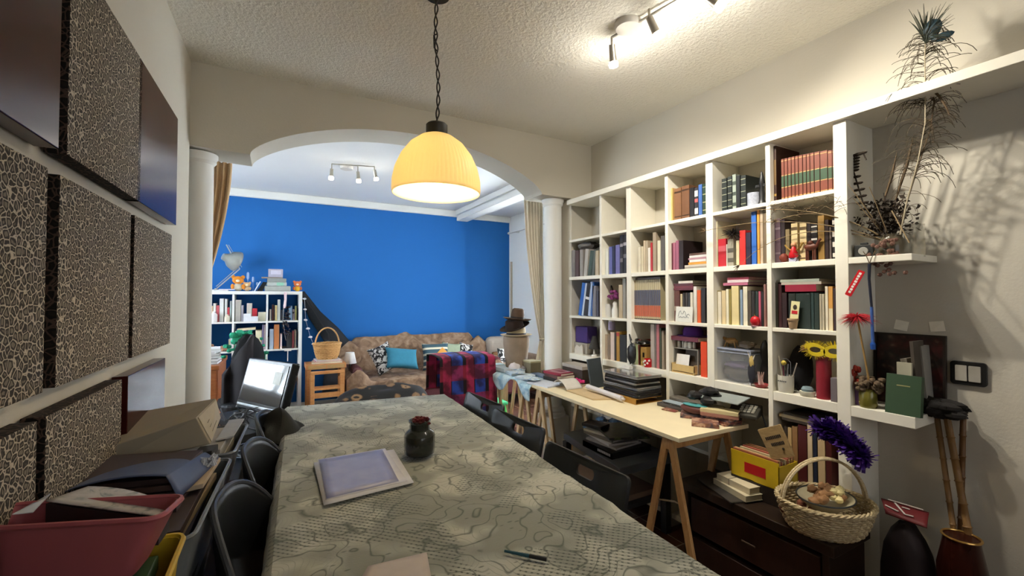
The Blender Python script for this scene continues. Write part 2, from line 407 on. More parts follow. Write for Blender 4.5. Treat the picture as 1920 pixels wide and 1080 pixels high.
# row 1
shelf_books(1, 4, [(1256, 1261, 353, 'c9a264', 'slim tan book'), (1264, 1277, 353, '7a5539', 'brown leather book', dict(band=[(.1, .13, '3a2618'), (.85, .9, '3a2618')])),
    (1278, 1292, 348, '6b4930', 'thick brown leather book', dict(band=[(.1, .13, '3a2618'), (.85, .9, '3a2618')])), (1293, 1301, 352, '1c1b1d', 'black book'),
    (1302, 1308.6, 352, '2c2c33', 'black book with white lettered spine', dict(band=[(.1, .3, 'c9c6c2'), (.5, .62, 'b05a5a'), (.7, .9, 'c9c6c2')])),
    (1309.4, 1316, 346, '3c5f9c', 'blue book'), (1317, 1326, 344, '24382a', 'dark green book with gilt dots', dict(band=[(.15, .18, '93916a'), (.4, .43, '93916a'), (.65, .68, '93916a'), (.88, .9, '93916a')]))])
KB = [(.12, .14, '8d8f78'), (.3, .32, '8d8f78'), (.5, .52, '8d8f78'), (.7, .72, '8d8f78'), (.88, .9, '8d8f78')]
shelf_books(1, 5, [(1353, 1362.5, 335, '1b2220', 'black book with gilt bands', dict(band=KB)), (1364, 1372, 331, '1b2220', 'black book with gilt bands', dict(band=KB)),
    (1373, 1379.6, 327, '8a9488', 'grey green patterned book', dict(band=[(.1, .2, '3c443e'), (.4, .5, '3c443e'), (.7, .8, '3c443e')])), (1380.4, 1387, 329, '16191c', 'plain black book'),
    (1388.5, 1398, 329, '1b2220', 'black book with gilt bands', dict(band=KB))])
shelf_books(1, 6, [(1448, 1455, 274, '3a241c', 'tall dark album with gilt spine', dict(depth=.2, band=[(.1, .14, '9c7c3c'), (.3, .75, '6b5230')]))])
vols = [1464.5, 1470.5, 1477, 1483.7, 1490.5, 1497.2, 1505, 1512, 1518.7, 1526.6, 1537.5, 1552, 1560.5, 1569.5]
for k in range(13):
    vt = 299 - k * 1.45
    x = XS + .03; a = vols[k]; b = vols[k + 1] - 1
    book(P(a, vt, x=x).y, P(b, vt, x=x).y, ZB[1], P(a, vt, x=x).z, x, '6e3423', depth=.17, label='brown leather volume with green label band, bound set on the top shelf', group='bound set with green label bands',
         band=[(.04, .06, 'b08a50'), (.3, .315, 'c0a060'), (.32, .58, '2c4630'), (.585, .6, 'c0a060'), (.94, .96, 'b08a50')])
# row 2
shelf_books(2, 1, [(1072, 1078, 469, '77716d', 'worn grey magazine'), (1079, 1085, 470, '4a3638', 'dark maroon magazine'), (1087, 1093, 468, '8a8480', 'worn grey magazine'), (1094, 1100, 467, 'aaa59c', 'pale grey magazine', dict(lean=.12)),
    (1101.5, 1108, 470, '3a4a42', 'dark green magazine', dict(lean=.18)), (1109, 1113, 468, '5a625c', 'grey green magazine', dict(lean=.15)), (1116, 1122, 470, 'b3a58c', 'tan magazine')], xs=XS + .02)
shelf_books(2, 2, [(1128.5, 1133, 466, 'd9a02e', 'yellow book'), (1134, 1140, 466, 'd8d9cf', 'white book'), (1142, 1147.5, 462.5, '5a5f9c', 'violet blue book'), (1148, 1153, 461, '1d2440', 'navy book'),
    (1154, 1161.5, 459, '6d6aa0', 'lilac book'), (1162.3, 1167.8, 441, '1f1b20', 'tall black book with white marks', dict(band=[(.3, .4, '6a6468'), (.7, .78, '8a8488')])), (1168.5, 1174.4, 440, '1f1b20', 'tall black book with white marks', dict(band=[(.4, .5, '6a6468'), (.72, .8, '9a9498')]))])
shelf_books(2, 3, [(1196.5, 1201, 463, 'cfc5ae', 'slim cream book'), (1202.3, 1206, 462, 'c9bda0', 'slim cream book'), (1206.4, 1210, 451, 'bfae92', 'slim beige book'), (1210.5, 1214.4, 451, 'a99a80', 'slim beige book'),
    (1215, 1219, 464.6, 'dcd6ca', 'white booklet'), (1219.5, 1223, 455, 'a8242c', 'red booklet'), (1223.7, 1230, 435.6, '9c8d78', 'tall taupe book'), (1232.5, 1238, 451, 'cfcab0', 'cream book'), (1239, 1246, 442, '55504c', 'dark grey book')])
shelf_books(2, 4, [(1254.5, 1258, 456.7, '9a5c70', 'mauve book'), (1258.6, 1261, 456, '5a2634', 'maroon booklet'), (1261.5, 1266.3, 455, '9c5e74', 'mauve book'), (1267, 1272.5, 451, '94566c', 'mauve book'), (1273, 1281, 451, '221618', 'black book with orange emblem', dict(depth=.17))])
q = P(1281, 465, x=XS + .1); MB().lathe([(.014, 0), (.014, .001)], 20, M=Matrix.Rotation(R(90), 4, 'X')).build('emblem', mat('d0541f', .5), [o for o in COL.objects if o.get('label', '').startswith('black book with orange emblem')][0], loc=(.06, -.0125, .09))
z = hstack(2, 4, ZB[2], [(1284, 1325.5, .012, '8a857c', 'grey book'), (1284, 1325, .011, 'b8b2a6', 'pale grey book'), (1291, 1325.5, .014, 'c98f35', 'amber book'), (1293, 1324, .013, 'd8d4d0', 'white book'),
    (1291, 1325.5, .011, 'a98088', 'dusty pink book'), (1293, 1325.5, .012, 'd4cfca', 'off white book'), (1293, 1325.5, .012, '5a4238', 'brown book')])
shelf_books(2, 5, [(1339, 1345, 414, 'cfc7a6', 'tall cream book'), (1346.5, 1361, 448, 'b0202e', 'thick red book with pale emblem', dict(band=[(.55, .75, 'b8505a')])), (1361.6, 1363.4, 458, 'd6d0c4', 'thin white booklet'), (1364, 1375, 448, '9a9484', 'silver grey patterned book', dict(band=[(.15, .3, '5c574c'), (.5, .66, '5c574c')])),
    (1380, 1385.6, 451, 'cfc29a', 'small cream book'), (1386.4, 1397.4, 432, 'd0302c', 'bright red book'), (1398.4, 1407.4, 436, '292438', 'dark navy book'), (1408.4, 1417.5, 397, '2f62b4', 'tall blue folder'), (1419, 1423.6, 393, 'd0903a', 'tall orange book'),
    (1424.6, 1430, 392, 'b3a089', 'tall beige book'), (1430.7, 1437, 391, '6f5f4a', 'tall brown book')])
IV = [(.06, .1, '5c4a30'), (.45, .5, '9c7c4c'), (.82, .9, '5c4a30')]
shelf_books(2, 6, [(1448, 1451.4, 412, '3c2028', 'maroon book'), (1452, 1463, 410, '54414a', 'purple leather book', dict(band=[(.2, .24, '7a6a70'), (.75, .8, '7a6a70')])), (1464, 1471, 412, '2c2024', 'dark book'), (1472.5, 1480, 429.7, '7c6c4c', 'small tan book'),
    (1483, 1495, 418.6, 'cdb88a', 'ivory leather volume', dict(band=IV)), (1499, 1512, 418, 'cdb88a', 'ivory leather volume', dict(band=IV)), (1513, 1519.6, 416, '241a18', 'black gilt edged book'),
    (1520.5, 1532, 419, '1f1a1a', 'black volume with white bands', dict(band=[(.55, .6, 'cfcac0'), (.75, .8, 'cfcac0'), (.9, .93, 'cfcac0')])), (1533, 1545, 404, '8a6a34', 'tall ochre box file'), (1546, 1553, 412, '2a1a18', 'dark brown book'),
    (1554.5, 1558.5, 426, '5c504c', 'slim grey book'), (1560, 1570, 409, '1f191c', 'black book with white pattern', dict(band=[(.05, .15, 'c8c2b8'), (.3, .42, 'c8c2b8'), (.55, .68, 'c8c2b8'), (.85, .95, 'c8c2b8')]))])
# row 3
for (u0, u1, vt, hc, d, ln) in [(1084, 1089.5, 529, '1d5cae', 'wide blue folder', -.2), (1090, 1093, 530, 'b8c4d4', 'pale folder', -.2), (1094, 1101, 530, '1d1c22', 'black folder with white mark', -.18), (1102, 1106.5, 528, 'a4b4d0', 'light blue folder', -.12), (1107, 1109.5, 529, '2a5aa0', 'slim blue folder', -.1), (1110.6, 1117, 536, '77757c', 'grey folder', 0), (1118, 1122.5, 545, '33313c', 'charcoal folder', 0)]:
    x = XS + .02; book(P(u0, vt, x=x).y, P(u1, vt, x=x).y, ZB[3] + .004, min(P(u0, vt, x=x).z, ZB[3] + .26), x, hc, depth=.18, lean=-ln, label='%s, %s' % (d, cell(3, 1)), cat='folder', band=[(.5, .58, 'd8d8d8')] if 'mark' in d else None)
shelf_books(3, 2, [(1160, 1166.5, 534, 'b5a184', 'beige book'), (1167.3, 1172.8, 521, '8a857e', 'tall grey book')])
x = XS + .03; x0_ = [1180.5, 1184.4, 1188, 1191.6]
us = [1180.6 + k * 3.62 for k in range(17)]
for k in range(16):
    book(P(us[k], 526, x=x).y, P(us[k + 1] - .35, 526, x=x).y, ZB[3], P(1200, 525, x=x).z, x, 'b3a684', depth=.18, label='volume with cream, slate and orange spine, magazine set in the third row', group='three-colour spined set',
         band=[(.36, .74, '4a4c5e'), (.08, .355, 'b8593a'), (.0, .03, '2a2622')], var=.05)
flat_book('book', 'dark book with orange spine lying on the three-colour set', x + .01, x + .17, P(1236, 540, x=x).y, P(1183, 540, x=x).y, P(1200, 525, x=x).z + .002, .012, '4a3a32')
shelf_books(3, 4, [(1264, 1274, 545, '5a3226', 'brown book with pale label', dict(band=[(.35, .5, '9a8a78')])), (1275.5, 1279, 551, 'c9b892', 'small cream book'), (1280, 1284, 549, '2a2420', 'small black book'), (1285, 1289, 549, '39302a', 'dark brown book'), (1289.6, 1293.4, 549, '1c1a1a', 'small jet book'), (1294, 1298.7, 548, 'd0c8b6', 'off white book'),
    (1300, 1306, 537, 'd9d4c8', 'tall white book'), (1307, 1313.5, 544, 'cf5a26', 'orange book'), (1314.4, 1322, 540, '241f20', 'tall black book')])
zt = P(1280, 545, x=XS + .03).z + .003
hstack(3, 4, zt, [(1263, 1299, .013, '5c1c26', 'maroon book'), (1264, 1299.5, .012, '6c2430', 'wine book'), (1263, 1299, .013, '4c1a22', 'dark maroon book'), (1272, 1299, .014, 'dcd6ca', 'white book')])
shelf_books(3, 5, [(1341, 1345, 544.7, 'bfae78', 'slim tan book'), (1345.6, 1352, 546.7, 'd9d2c0', 'white book'), (1353, 1360.5, 544.7, 'cdb98e', 'beige book'), (1361, 1366, 542, 'dcd4b8', 'narrow white book'), (1366.3, 1370.6, 542, '8a7a3c', 'olive book'),
    (1371.3, 1384.8, 536, 'd6c590', 'thick cream book'), (1387.5, 1391.8, 543, '7f93a8', 'pale blue book'), (1393, 1401, 537, 'd9d2ba', 'wide white book'), (1402, 1408, 545, '4a4238', 'taupe book'), (1409, 1415, 546, '2d2722', 'black brown book'), (1416, 1421.5, 546, '26332e', 'dark green book'),
    (1422, 1426.3, 546, 'b3546a', 'pink book'), (1427, 1431, 546, '2a2728', 'charcoal book'), (1431.6, 1435.4, 533, '8c625c', 'rosy brown book')])
hstack(3, 5, P(1385, 535.5, x=XS + .03).z + .002, [(1356, 1402, .014, 'b0647c', 'pink book'), (1364, 1403, .014, 'd8c8c8', 'pinkish white book'), (1364, 1404, .012, 'c8506a', 'rose book')])
shelf_books(3, 6, [(1447.5, 1450.4, 523, 'a8b02c', 'lime green book'), (1451, 1458, 530, '2c2a20', 'dark olive book'), (1459, 1465, 532, '35181c', 'dark maroon book'), (1466, 1475, 549, '2a1416', 'oxblood book'), (1478, 1491, 550, '1e2420', 'black green book'), (1492, 1519.4, 550, '24302c', 'very thick dark green box file'),
    (1520.2, 1525.6, 549, '2a3c3a', 'slate green book'), (1526.4, 1535, 549, '23312c', 'dark green book'), (1536, 1540, 551, 'a9a08a', 'grey cream book'), (1540.8, 1545, 551, 'b3aa92', 'pale cream book'),
    (1546.7, 1552, 537, 'd9d0ba', 'white book'), (1553, 1561, 537, 'c8924a', 'orange and cream book', dict(band=[(.0, .5, 'd8caa8')])), (1562, 1566, 541, '3a2c30', 'plum book'), (1567, 1571.5, 519, '7c4f42', 'tall brown book')])
zt = P(1495, 547.5, x=XS + .03).z + .002
z = hstack(3, 6, zt, [(1472, 1530, .031, '8c1e34', 'thick red book')])
z = hstack(3, 6, z, [(1465, 1540, .012, 'a9a294', 'grey magazine'), (1463, 1536, .012, '9aa294', 'green grey magazine')])
# row 4
shelf_books(4, 2, [(1127.5, 1133, 625, '8c857c', 'grey book'), (1134, 1139, 627, 'a99680', 'beige book'), (1140, 1144, 626, '7c6a58', 'brown booklet'), (1144.5, 1151.5, 623, 'cdb9ac', 'pinkish white book'), (1152, 1155, 624, '2b2522', 'black booklet'), (1155.6, 1161.3, 622, 'a1792f', 'amber book with red top', dict(band=[(.85, .97, 'a03428')])), (1162, 1174, 628, '1f1e1e', 'wide black binder')])
shelf_books(4, 3, [(1184, 1190, 640, '8d9488', 'grey green book'), (1191, 1196, 641, 'b7c090', 'pale green book'), (1197, 1201, 637, '7c2420', 'dark red book'), (1219.5, 1226.5, 608, 'a89c94', 'tall grey pink book'), (1228, 1230, 607, '6a625c', 'thin grey book'), (1230.6, 1235.6, 608, 'b06a6c', 'tall rose book'), (1236.5, 1239.5, 615, '39442f', 'slim olive book'), (1240.5, 1244.5, 620, '8a7c68', 'taupe book')])
shelf_books(4, 4, [(1313.5, 1325, 641, 'd8461c', 'bright orange box file')], depth=.19)
# bottom row
shelf_books(5, 6, [(1470, 1476, 800, '3a3028', 'dark brown book'), (1477, 1484, 802, 'b89c6c', 'tan book'), (1485, 1495, 800, '8c6a44', 'brown book'), (1496, 1512, 798, '4c1a1c', 'wide maroon book'), (1513.5, 1522.5, 796, 'cdb896', 'cream book'), (1524, 1531, 797, '1c2438', 'navy book'), (1532.5, 1546, 797, 'c4aa82', 'wide cream book'), (1547.5, 1558, 797, '4a1c1c', 'dark red book')], z0=.52)
z = hstack(5, 6, P(1500, 797, x=XS + .03).z + .006, [(1463, 1565, .012, '3c352e', 'dark grey book'), (1458, 1560, .014, '8c8068', 'grey green book'), (1466, 1552, .01, '2c2826', 'black book')])
# ---------------------------------------------------------------- objects in the cubes
def cup(name, label, loc, r, h, m, handle=None, cat='mug', dots=None, taper=.95, group=None):
    o = MB().lathe([(r * taper, 0), (r, h * .15), (r, h), (r - .003, h), (r - .004, .006)], 28, cap1=True).build(name, m, loc=loc, smooth=True)
    if handle is not None:
        a, mh = handle; c = Vector((math.cos(a), math.sin(a), 0)); pts = [c * (r - .002 + math.sin(PI * k / 10) * r * .65) + Vector((0, 0, h * (.2 + .6 * k / 10))) for k in range(11)]
        MB().tube(pts, .0035, 8).build('handle', mh, o, smooth=True)
    if dots: MB_ = MB(); [MB_.ball((r * math.cos(a) * .995, r * math.sin(a) * .995, hz), .007, 8) for a, hz in dots[0]]; MB_.build('polka_dots', dots[1], o, smooth=True)
    return tag(o, label, cat, group)
X = XS + .06
def at(u, x, z): q = P(u, 540, x=x); return Vector((x, q.y, z))
m_wh = mat('dcd9d2', .35); m_red = mat('b8141e', .35); m_blk = mat('1b1b1c', .4); m_gold = mat('b08d4a', .35, metal=.6)
cup('mug', 'white mug with blue flowers and red rim, top row, fifth bay', at(1416, X, ZB[1]), .031, .07, mat('9ba0ae', .35, var=.4, scale=90), handle=(R(-60), m_wh))
o = tag(MB().lathe([(.022, 0), (.018, .012), (.012, .03), (.014, .06), (.009, .09), (.014, .11), (.01, .14), (.003, .17)], 16, c=(0, 0, 0)).bar((-.0, -.03, .1), (0, .03, .1), .012, mi=0).build('figurine', m_blk, loc=at(1431, X, ZB[1]), smooth=True), 'dark cross-shaped figurine on the top row beside the flowered mug', 'figurine')
# grey cloth bag lying on the magazines
o = MB().ball((0, 0, 0), (.07, .095, .028), 20, lump=.3, ls=3).build('cloth_bag', mat('6e6a68', .9, bump=.3), loc=(XS + .09, P(1096, 460, x=XS + .05).y, ZB[2] + .238), smooth=True, rot=(0, 0, 0)); tag(o, 'rumpled grey cloth bag lying on the grey magazines', 'bag')
# row 2 col 5: dark feather tuft ; col 6: two small ornaments
def tuft(bm_, c, n, L, r=.0012, up=.3, sd=1, flat=None):
    rr = random.Random(sd)
    for k in range(n):
        d = Vector((rr.uniform(-1, 1), rr.uniform(-1, 1), rr.uniform(-.6, 1) + up)).normalized(); l = L * rr.uniform(.5, 1)
        if flat: d = Vector((d.x * flat[0], d.y * flat[1], d.z * flat[2]))
        p = [Vector(c) + d * l * t + Vector((0, 0, -.25 * l * t * t)) for t in (0, .35, .7, 1)]
        bm_.tube(p, [r, r * .9, r * .6, r * .2], 4)
    return bm_
o = MB(); tuft(o, (0, 0, 0), 90, .06, .0022, .2, 3); tag(o.build('feather_tuft', mat('1e1714', .9), loc=at(1375, XS + .02, ZB[2] + .165)), 'dark feathery tuft resting on the silver grey book', 'feathers')
o = thing('festive_figurine', 'small figure in red clothes with white base, in front of the ivory volumes', 'figurine', at(1489, XS + .022, ZB[2]))
MB().box(-.012, .012, -.016, .016, 0, .018).build('base', mat('b0b0c8', .4), o, bevel=.002)
MB().lathe([(.018, .018), (.02, .03), (.012, .055), (.006, .07)], 16).build('robe', m_red, o, smooth=True)
MB().ball((0, 0, .078), .011, 12).build('head', mat('c89068', .6), o, smooth=True)
MB().tube([(0, .01, .05), (-.004, .025, .065), (-.004, .035, .08)], .004, 6).tube([(0, -.01, .05), (-.004, -.03, .062), (0, -.04, .085)], .004, 6).build('arm', m_gold, o, smooth=True)
o = MB(); o.ball((0, 0, .06), (.012, .028, .016), 12, lump=.2)
for yy in (-.018, -.010, .010, .018): o.tube([(0, yy, 0), (0, yy, .05)], .0035, 6)
o.tube([(0, -.024, .06), (0, -.034, .085), (-.002, -.042, .09)], [.007, .006, .005], 8); o.ball((0, 0, .078), .012, 10)
tag(o.build('animal_figurine', mat('5c2e1e', .5), loc=at(1521, XS + .02, ZB[2]), smooth=True), 'brown carved animal figurine in front of the white banded volume', 'figurine')
o = MB(); o.ball((0, 0, .022), (.016, .02, .02), 12, lump=.3, ls=6); tag(o.build('trinket', mat('7c3626', .6), loc=at(1470, XS + .02, ZB[2]), smooth=True), 'small reddish clay trinket in front of the dark book', 'ornament')
# row 3
cup('mug', 'white mug with black drawing, third row, second bay', at(1139, X, ZB[3]), .028, .095, mat('d4d4d2', .35, var=.05), handle=(R(150), m_wh))
o = MB(); o.lathe([(.022, 0), (.024, .05), (.014, .08), (.016, .1), (.008, .115)], 16); tag(o.build('figurine', m_wh, loc=at(1153, X, ZB[3]), smooth=True), 'white porcelain figurine beside the drawn mug', 'figurine')
o = MB(); [o.ball((rnd.uniform(-.02, .02), rnd.uniform(-.04, .04), rnd.uniform(-.02, .03)), (.016, .016, .012), 8, lump=.3) for k in range(14)]
tag(o.build('flower_bunch', mat('6e2c60', .8, var=.3), loc=at(1151, X, ZB[3] + .155), smooth=True), 'purple artificial flowers above the white porcelain figurine', 'flowers')
o = MB(); o.tube([(0, .04 * math.cos(PI * k / 12) * 1.2, .05 * math.sin(PI * k / 12)) for k in range(13)], .006, 8); tag(o.build('headband', m_blk, loc=at(1140, X + .03, ZB[3] + .19), smooth=True), 'black curved headband above the drawn mug', 'headband')
o = MB().box(0, .003, -.058, .058, 0, .088).build('drawing_card', mat('d8d8d0', .7), loc=at(1281, XS + .006, ZB[3] + .001), rot=(0, R(6), 0)); tag(o, 'small white card with grey pencil drawing, third row', 'card')
MB().tube([(-.001, .04 - .08 * k / 10, .03 + .035 * abs(math.sin(k * .9)) * (1 if k < 8 else .5)) for k in range(11)], .0014, 4).tube([(-.001, .035 - .07 * k / 6, .025 + .006 * (k % 2)) for k in range(7)], .0014, 4).build('pencil_drawing', mat('8c9298', .8), o)
o = thing('kitchen_timer', 'round red ornament with small stalk in front of the taupe books', 'ornament', at(1415, XS + .014, ZB[3]))
o.name = 'round_ornament'
MB().ball((0, 0, .026), (.02, .023, .025), 18).build('body', m_red, o, smooth=True); MB().tube([(0, 0, .05), (0, .003, .058)], .0015, 6).build('stalk', m_gold, o); MB().lathe([(.018, 0), (.016, .006)], 16).build('foot', mat('8c5a60'), o)
o = thing('candy_pot', 'small terracotta pot holding a yellow paper tag, third row', 'pot', at(1486, XS + .014, ZB[3])); o.name = 'small_pot'
MB().lathe([(.015, 0), (.021, .038), (.023, .038), (.023, .046), (.02, .046)], 20).build('pot', mat('a08464', .8), o, smooth=True)
q = MB().box(-.001, .001, -.018, .018, .03, .125).build('paper_tag', mat('d6cf9c', .7), o, rot=(R(6), 0, 0)); MB().box(-.0025, -.001, -.012, .012, .068, .082).build('red_print', m_red, q); MB().ball((-.0015, 0, .098), (.001, .009, .012), 10).build('dark_print', mat('3c342c'), q)
# row 4 col 1
Y1 = lambda u: P(u, 600, x=XS + .05).y
o = MB().box(-.05, .05, -.075, .075, 0, .125).build('fabric_box', mat('43306e', .85, bump=.2), loc=(XS + .11, Y1(1089) + .01, ZB[4] + .085), bevel=.006); tag(o, 'purple fabric box in the bay next to the column', 'box')
o = MB().box(-.06, .06, -.085, .085, 0, .083).build('document_box', mat('9c958a', .7), loc=(XS + .11, Y1(1089) + .01, ZB[4] + .001), bevel=.003); tag(o, 'grey cardboard box beneath the purple fabric box', 'box')
o = MB(); o.prism([(-.05, 0), (.05, 0), (.05, .04), (.02, .07), (-.015, .055), (-.04, .075), (-.05, .05)], -.004, .004, M=Matrix.Rotation(R(90), 4, 'Z') @ Matrix.Rotation(R(90), 4, 'X')); tag(o.build('paper_ornament', mat('c9c2b4', .8), loc=(XS + .035, Y1(1088), ZB[4])), 'pale cut-out ornament in front of the grey cardboard box', 'ornament')
o = thing('small_lamp', 'small lamp with a dark conical shade, fourth row of the bookcase', 'lamp', (XS + .05, Y1(1114), ZB[4]))
MB().lathe([(.02, 0), (.02, .01), (.008, .02), (.006, .06)], 16).build('base', m_wh, o, smooth=True); MB().lathe([(.042, .055), (.014, .15), (.012, .15)], 24, cap0=False).build('lamp_shade', mat('2c2a28', .7), o, smooth=True)
o = thing('jar', 'purple and white jar lying above the pinkish white book', 'jar', (XS + .06, P(1147, 600, x=XS + .06).y, P(1147, 621, x=XS + .05).z + .008))
MB().lathe([(.024, 0), (.026, .01), (.026, .05), (.02, .058)], 20).build('body', mat('9a8fb0', .3), o, smooth=True); MB().lathe([(.023, .058), (.023, .072)], 20).build('lid', mat('cfcacc', .3), o)
# black desk microphone-like stand before col 2-3
o = thing('black_bag', 'black crumpled pouch hanging over the divider by the laptops', 'pouch', (XS - .03, P(1184, 600, x=XS - .03).y, .96)); o.name = 'black_pouch'
MB().ball((0, 0, 0.03), (.02, .035, .065), 16, lump=.35, ls=3).build('pouch_body', m_blk, o, smooth=True); MB().tube([(0, 0, .09), (-.002, .012, .125), (.01, .03, .15), (.02, .02, .11)], .004, 6).build('strap', m_blk, o, smooth=True)
for k, (u, zt, rr_) in enumerate(((1178, .11, .012), (1186, .085, .01))):
    o = MB().lathe([(rr_, 0), (rr_, zt), (rr_ * .7, zt + .008)], 16).build('metal_tube', mat('9a9c9c', .25, metal=.8), loc=at(u, XS + .02, ZB[4]), smooth=True); tag(o, ['tall grey metal tube standing before the black binder', 'short grey metal tube standing before the black pouch'][k], 'tube')
o = MB().box(-.03, .03, -.03, .03, 0, .12).box(-.031, -.030, -.012, .002, .055, .085, mi=1).build('wooden_box', [mat('b08a4a', .6), m_blk], loc=at(1211, XS + .06, ZB[4])); tag(o, 'upright ochre wooden box behind the polka dot mug', 'box')
o = MB(); o.ball((0, 0, .02), (.05, .06, .02), 20); o.ball((-.02, .03, .035), (.015, .02, .012), 10); tag(o.build('sunglasses_case', mat('141414', .12, coat=1), loc=at(1205, XS + .06, ZB[4] + .125), smooth=True, rot=(0, 0, 0)), 'glossy black case lying on the ochre box', 'case')
cup('mug', 'red mug with white polka dots, fourth row, third bay', at(1214, XS + .022, ZB[4]), .024, .052, m_red, handle=(R(120), mat('b0a060', .4)), dots=([(R(180 + a), h) for a, h in ((-40, .03), (-5, .015), (0, .04), (35, .026), (-70, .012), (60, .042))], m_wh))
# row 4 col 4
yc = P(1289, 600, x=X).y
o = MB(); z0 = ZB[4]
o = thing('wooden_tray', 'small pale wooden crate on the fourth row holding cards', 'crate', (XS + .07, yc, z0))
for nm, b in (('side', (-.055, -.049, -.08, .08, .012, .05)), ('side', (.049, .055, -.08, .08, .012, .06)), ('end', (-.055, .055, -.08, -.074, .0, .055)), ('end', (-.055, .055, .074, .08, .0, .055)), ('bottom', (-.055, .055, -.08, .08, 0, .006))): MB().box(*b).build(nm, mat('c9ac72', .6), o, bevel=.001)
tag(MB().box(0, .002, -.045, .045, .0, .1).build('card', m_wh, loc=(XS + .035, yc + .025, z0 + .008), rot=(0, R(10), 0)), 'white card standing in the pale wooden crate', 'card')
tag(MB().box(0, .003, -.05, .05, .0, .13).build('folder', mat('4a4038', .6), loc=(XS + .065, yc - .02, z0 + .008), rot=(0, R(8), 0)), 'dark brown folder standing in the pale wooden crate', 'folder')
o = MB(); o.box(-.05, .06, -.085, .085, .138, .144); o.box(-.05, -.04, -.085, -.08, 0, .138); o.box(.05, .06, -.085, -.08, 0, .138); o.box(-.05, .06, .08, .085, 0, .138); tag(o.build('riser', mat('8a8880', .4), loc=(XS + .09, yc, z0)), 'thin grey riser shelf standing over the wooden crate', 'riser')
for k, (dy, r_) in enumerate(((.06, .011), (.03, .008), (.008, .013), (-.018, .013), (-.045, .009))):
    o = MB().lathe([(r_, 0), (r_, .034), (r_ * .6, .036), (r_ * .6, .042)], 14).build('small_bottle', mat(['c8c4bc', 'a8a49c', 'd8d4cc', 'd8d8d4', 'b0aca4'][k], .3), loc=(XS + .06, yc + dy, z0 + .145), smooth=True); tag(o, '%s white bottle from the left on the grey riser' % ORD[k], 'bottle', 'bottles on the grey riser')
flat_book('photo_album', 'maroon album lying on the small white bottles', XS + .02, XS + .19, yc - .1, yc + .1, z0 + .188, .024, '5a1a2a')
o = thing('purple_hat', 'purple felt hat on the maroon album', 'hat', (XS + .1, yc - .005, z0 + .2125))
MB().lathe([(.09, 0), (.095, .004), (.06, .006)], 28, sx=.8).build('brim', mat('3a1460', .8), o, smooth=True); MB().lathe([(.06, .004), (.062, .03), (.05, .052), (.0, .058)], 28, sx=.8, cap0=False).build('crown', mat('42186c', .8), o, smooth=True)
# row 4 col 5
yc = P(1380, 600, x=X).y
o = thing('plastic_box', 'clear plastic box holding fabrics, fourth row, fifth bay', 'box', (XS + .09, yc, z0))
MB().box(-.065, .065, -.098, .098, 0, .165).build('box_body', mat('b8bcc4', .15, alpha=.28, var=0), o, bevel=.004)
q = MB(); q.box(-.067, .067, -.1, .1, .165, .174); q.box(-.067, .067, -.1, .1, .15, .155); q.build('rim', mat('8e94a8', .25), o, bevel=.002)
q = MB(); [q.box(a, a + .006, b, b + .006, 0, .165) for a in (-.067, .061) for b in (-.1, .094)]; q.build('corner_post', mat('a8acb8', .25), o)
q = MB(); q.ball((0, 0, .045), (.055, .085, .04), 18, lump=.25, ls=4); q.build('folded_fabric', mat('4a4236', .9, var=.5, scale=60), o, smooth=True); q = MB(); q.ball((0, .0, .085), (.052, .08, .02), 18, lump=.25); q.build('purple_fabric', mat('5a4a68', .9), o, smooth=True)
q = MB(); q.ball((.02, .03, .115), (.03, .04, .03), 12, lump=.2); q.build('white_fabric', mat('a8a098', .9), o, smooth=True)
o = MB(); o.ball((0, 0, .035), (.02, .035, .016), 12, lump=.3); o.tube([(0, .03, .04), (0, .07, .055), (0, .085, .052)], [.01, .006, .003], 8)
for a, b in ((.01, .02), (-.01, .02), (.01, -.02), (-.01, -.02)): o.tube([(a, b, .035), (a * 1.5, b * 1.6, 0)], .004, 6)
tag(o.build('wooden_animal', mat('a07c48', .6, var=.3), loc=(XS + .08, yc + .04, z0 + .1745), smooth=True), 'carved wooden animal on the clear plastic box', 'figurine')
o = MB(); o.ball((0, 0, .02), (.03, .045, .02), 14, lump=.5, ls=6); tag(o.build('shell_pile', mat('7c7060', .8, var=.4), loc=(XS + .08, yc - .045, z0 + .1745), smooth=True), 'heap of dried pods on the clear plastic box', 'pods')
o = MB(); o.lathe([(.022, 0), (.024, .05), (.016, .12), (.02, .15), (.018, .19), (.01, .215), (.003, .225)], 16, wob=lambda a, z: 1 + .15 * math.sin(3 * a + z * 40)); tag(o.build('carved_statue', mat('1f1a18', .5), loc=(XS + .11, P(1429, 600, x=XS + .09).y, z0), smooth=True), 'tall dark carved statue in the fourth row beside the divider', 'statue')
o = thing('angel_figurine', 'pale winged figurine hanging at the front of the plastic box', 'figurine', (XS + .018, P(1408, 600, x=XS + .018).y, z0 + .05)); MB().ball((0, 0, .07), (.006, .012, .03), 12, lump=.3).build('body', mat('b09858', .6), o, smooth=True)
MB().prism([(0, .05), (.02, .12), (.006, .09)], -.001, .001, M=Matrix.Rotation(R(90), 4, 'Z') @ Matrix.Rotation(R(90), 4, 'X')).prism([(0, .05), (-.02, .11), (-.006, .09)], -.001, .001, M=Matrix.Rotation(R(90), 4, 'Z') @ Matrix.Rotation(R(90), 4, 'X')).build('wing', mat('c8c0b0', .6), o); MB().ball((0, 0, .015), (.008, .02, .05), 12, lump=.3).build('skirt', mat('23242e', .7), o, smooth=True)
o = thing('shell_dish', 'small red dish of pale shells at the right of the fifth bay', 'dish', at(1425, XS + .035, z0)); MB().lathe([(.02, 0), (.03, .012), (.033, .018), (.028, .014)], 20).build('dish', mat('9c3a3c', .4), o, smooth=True)
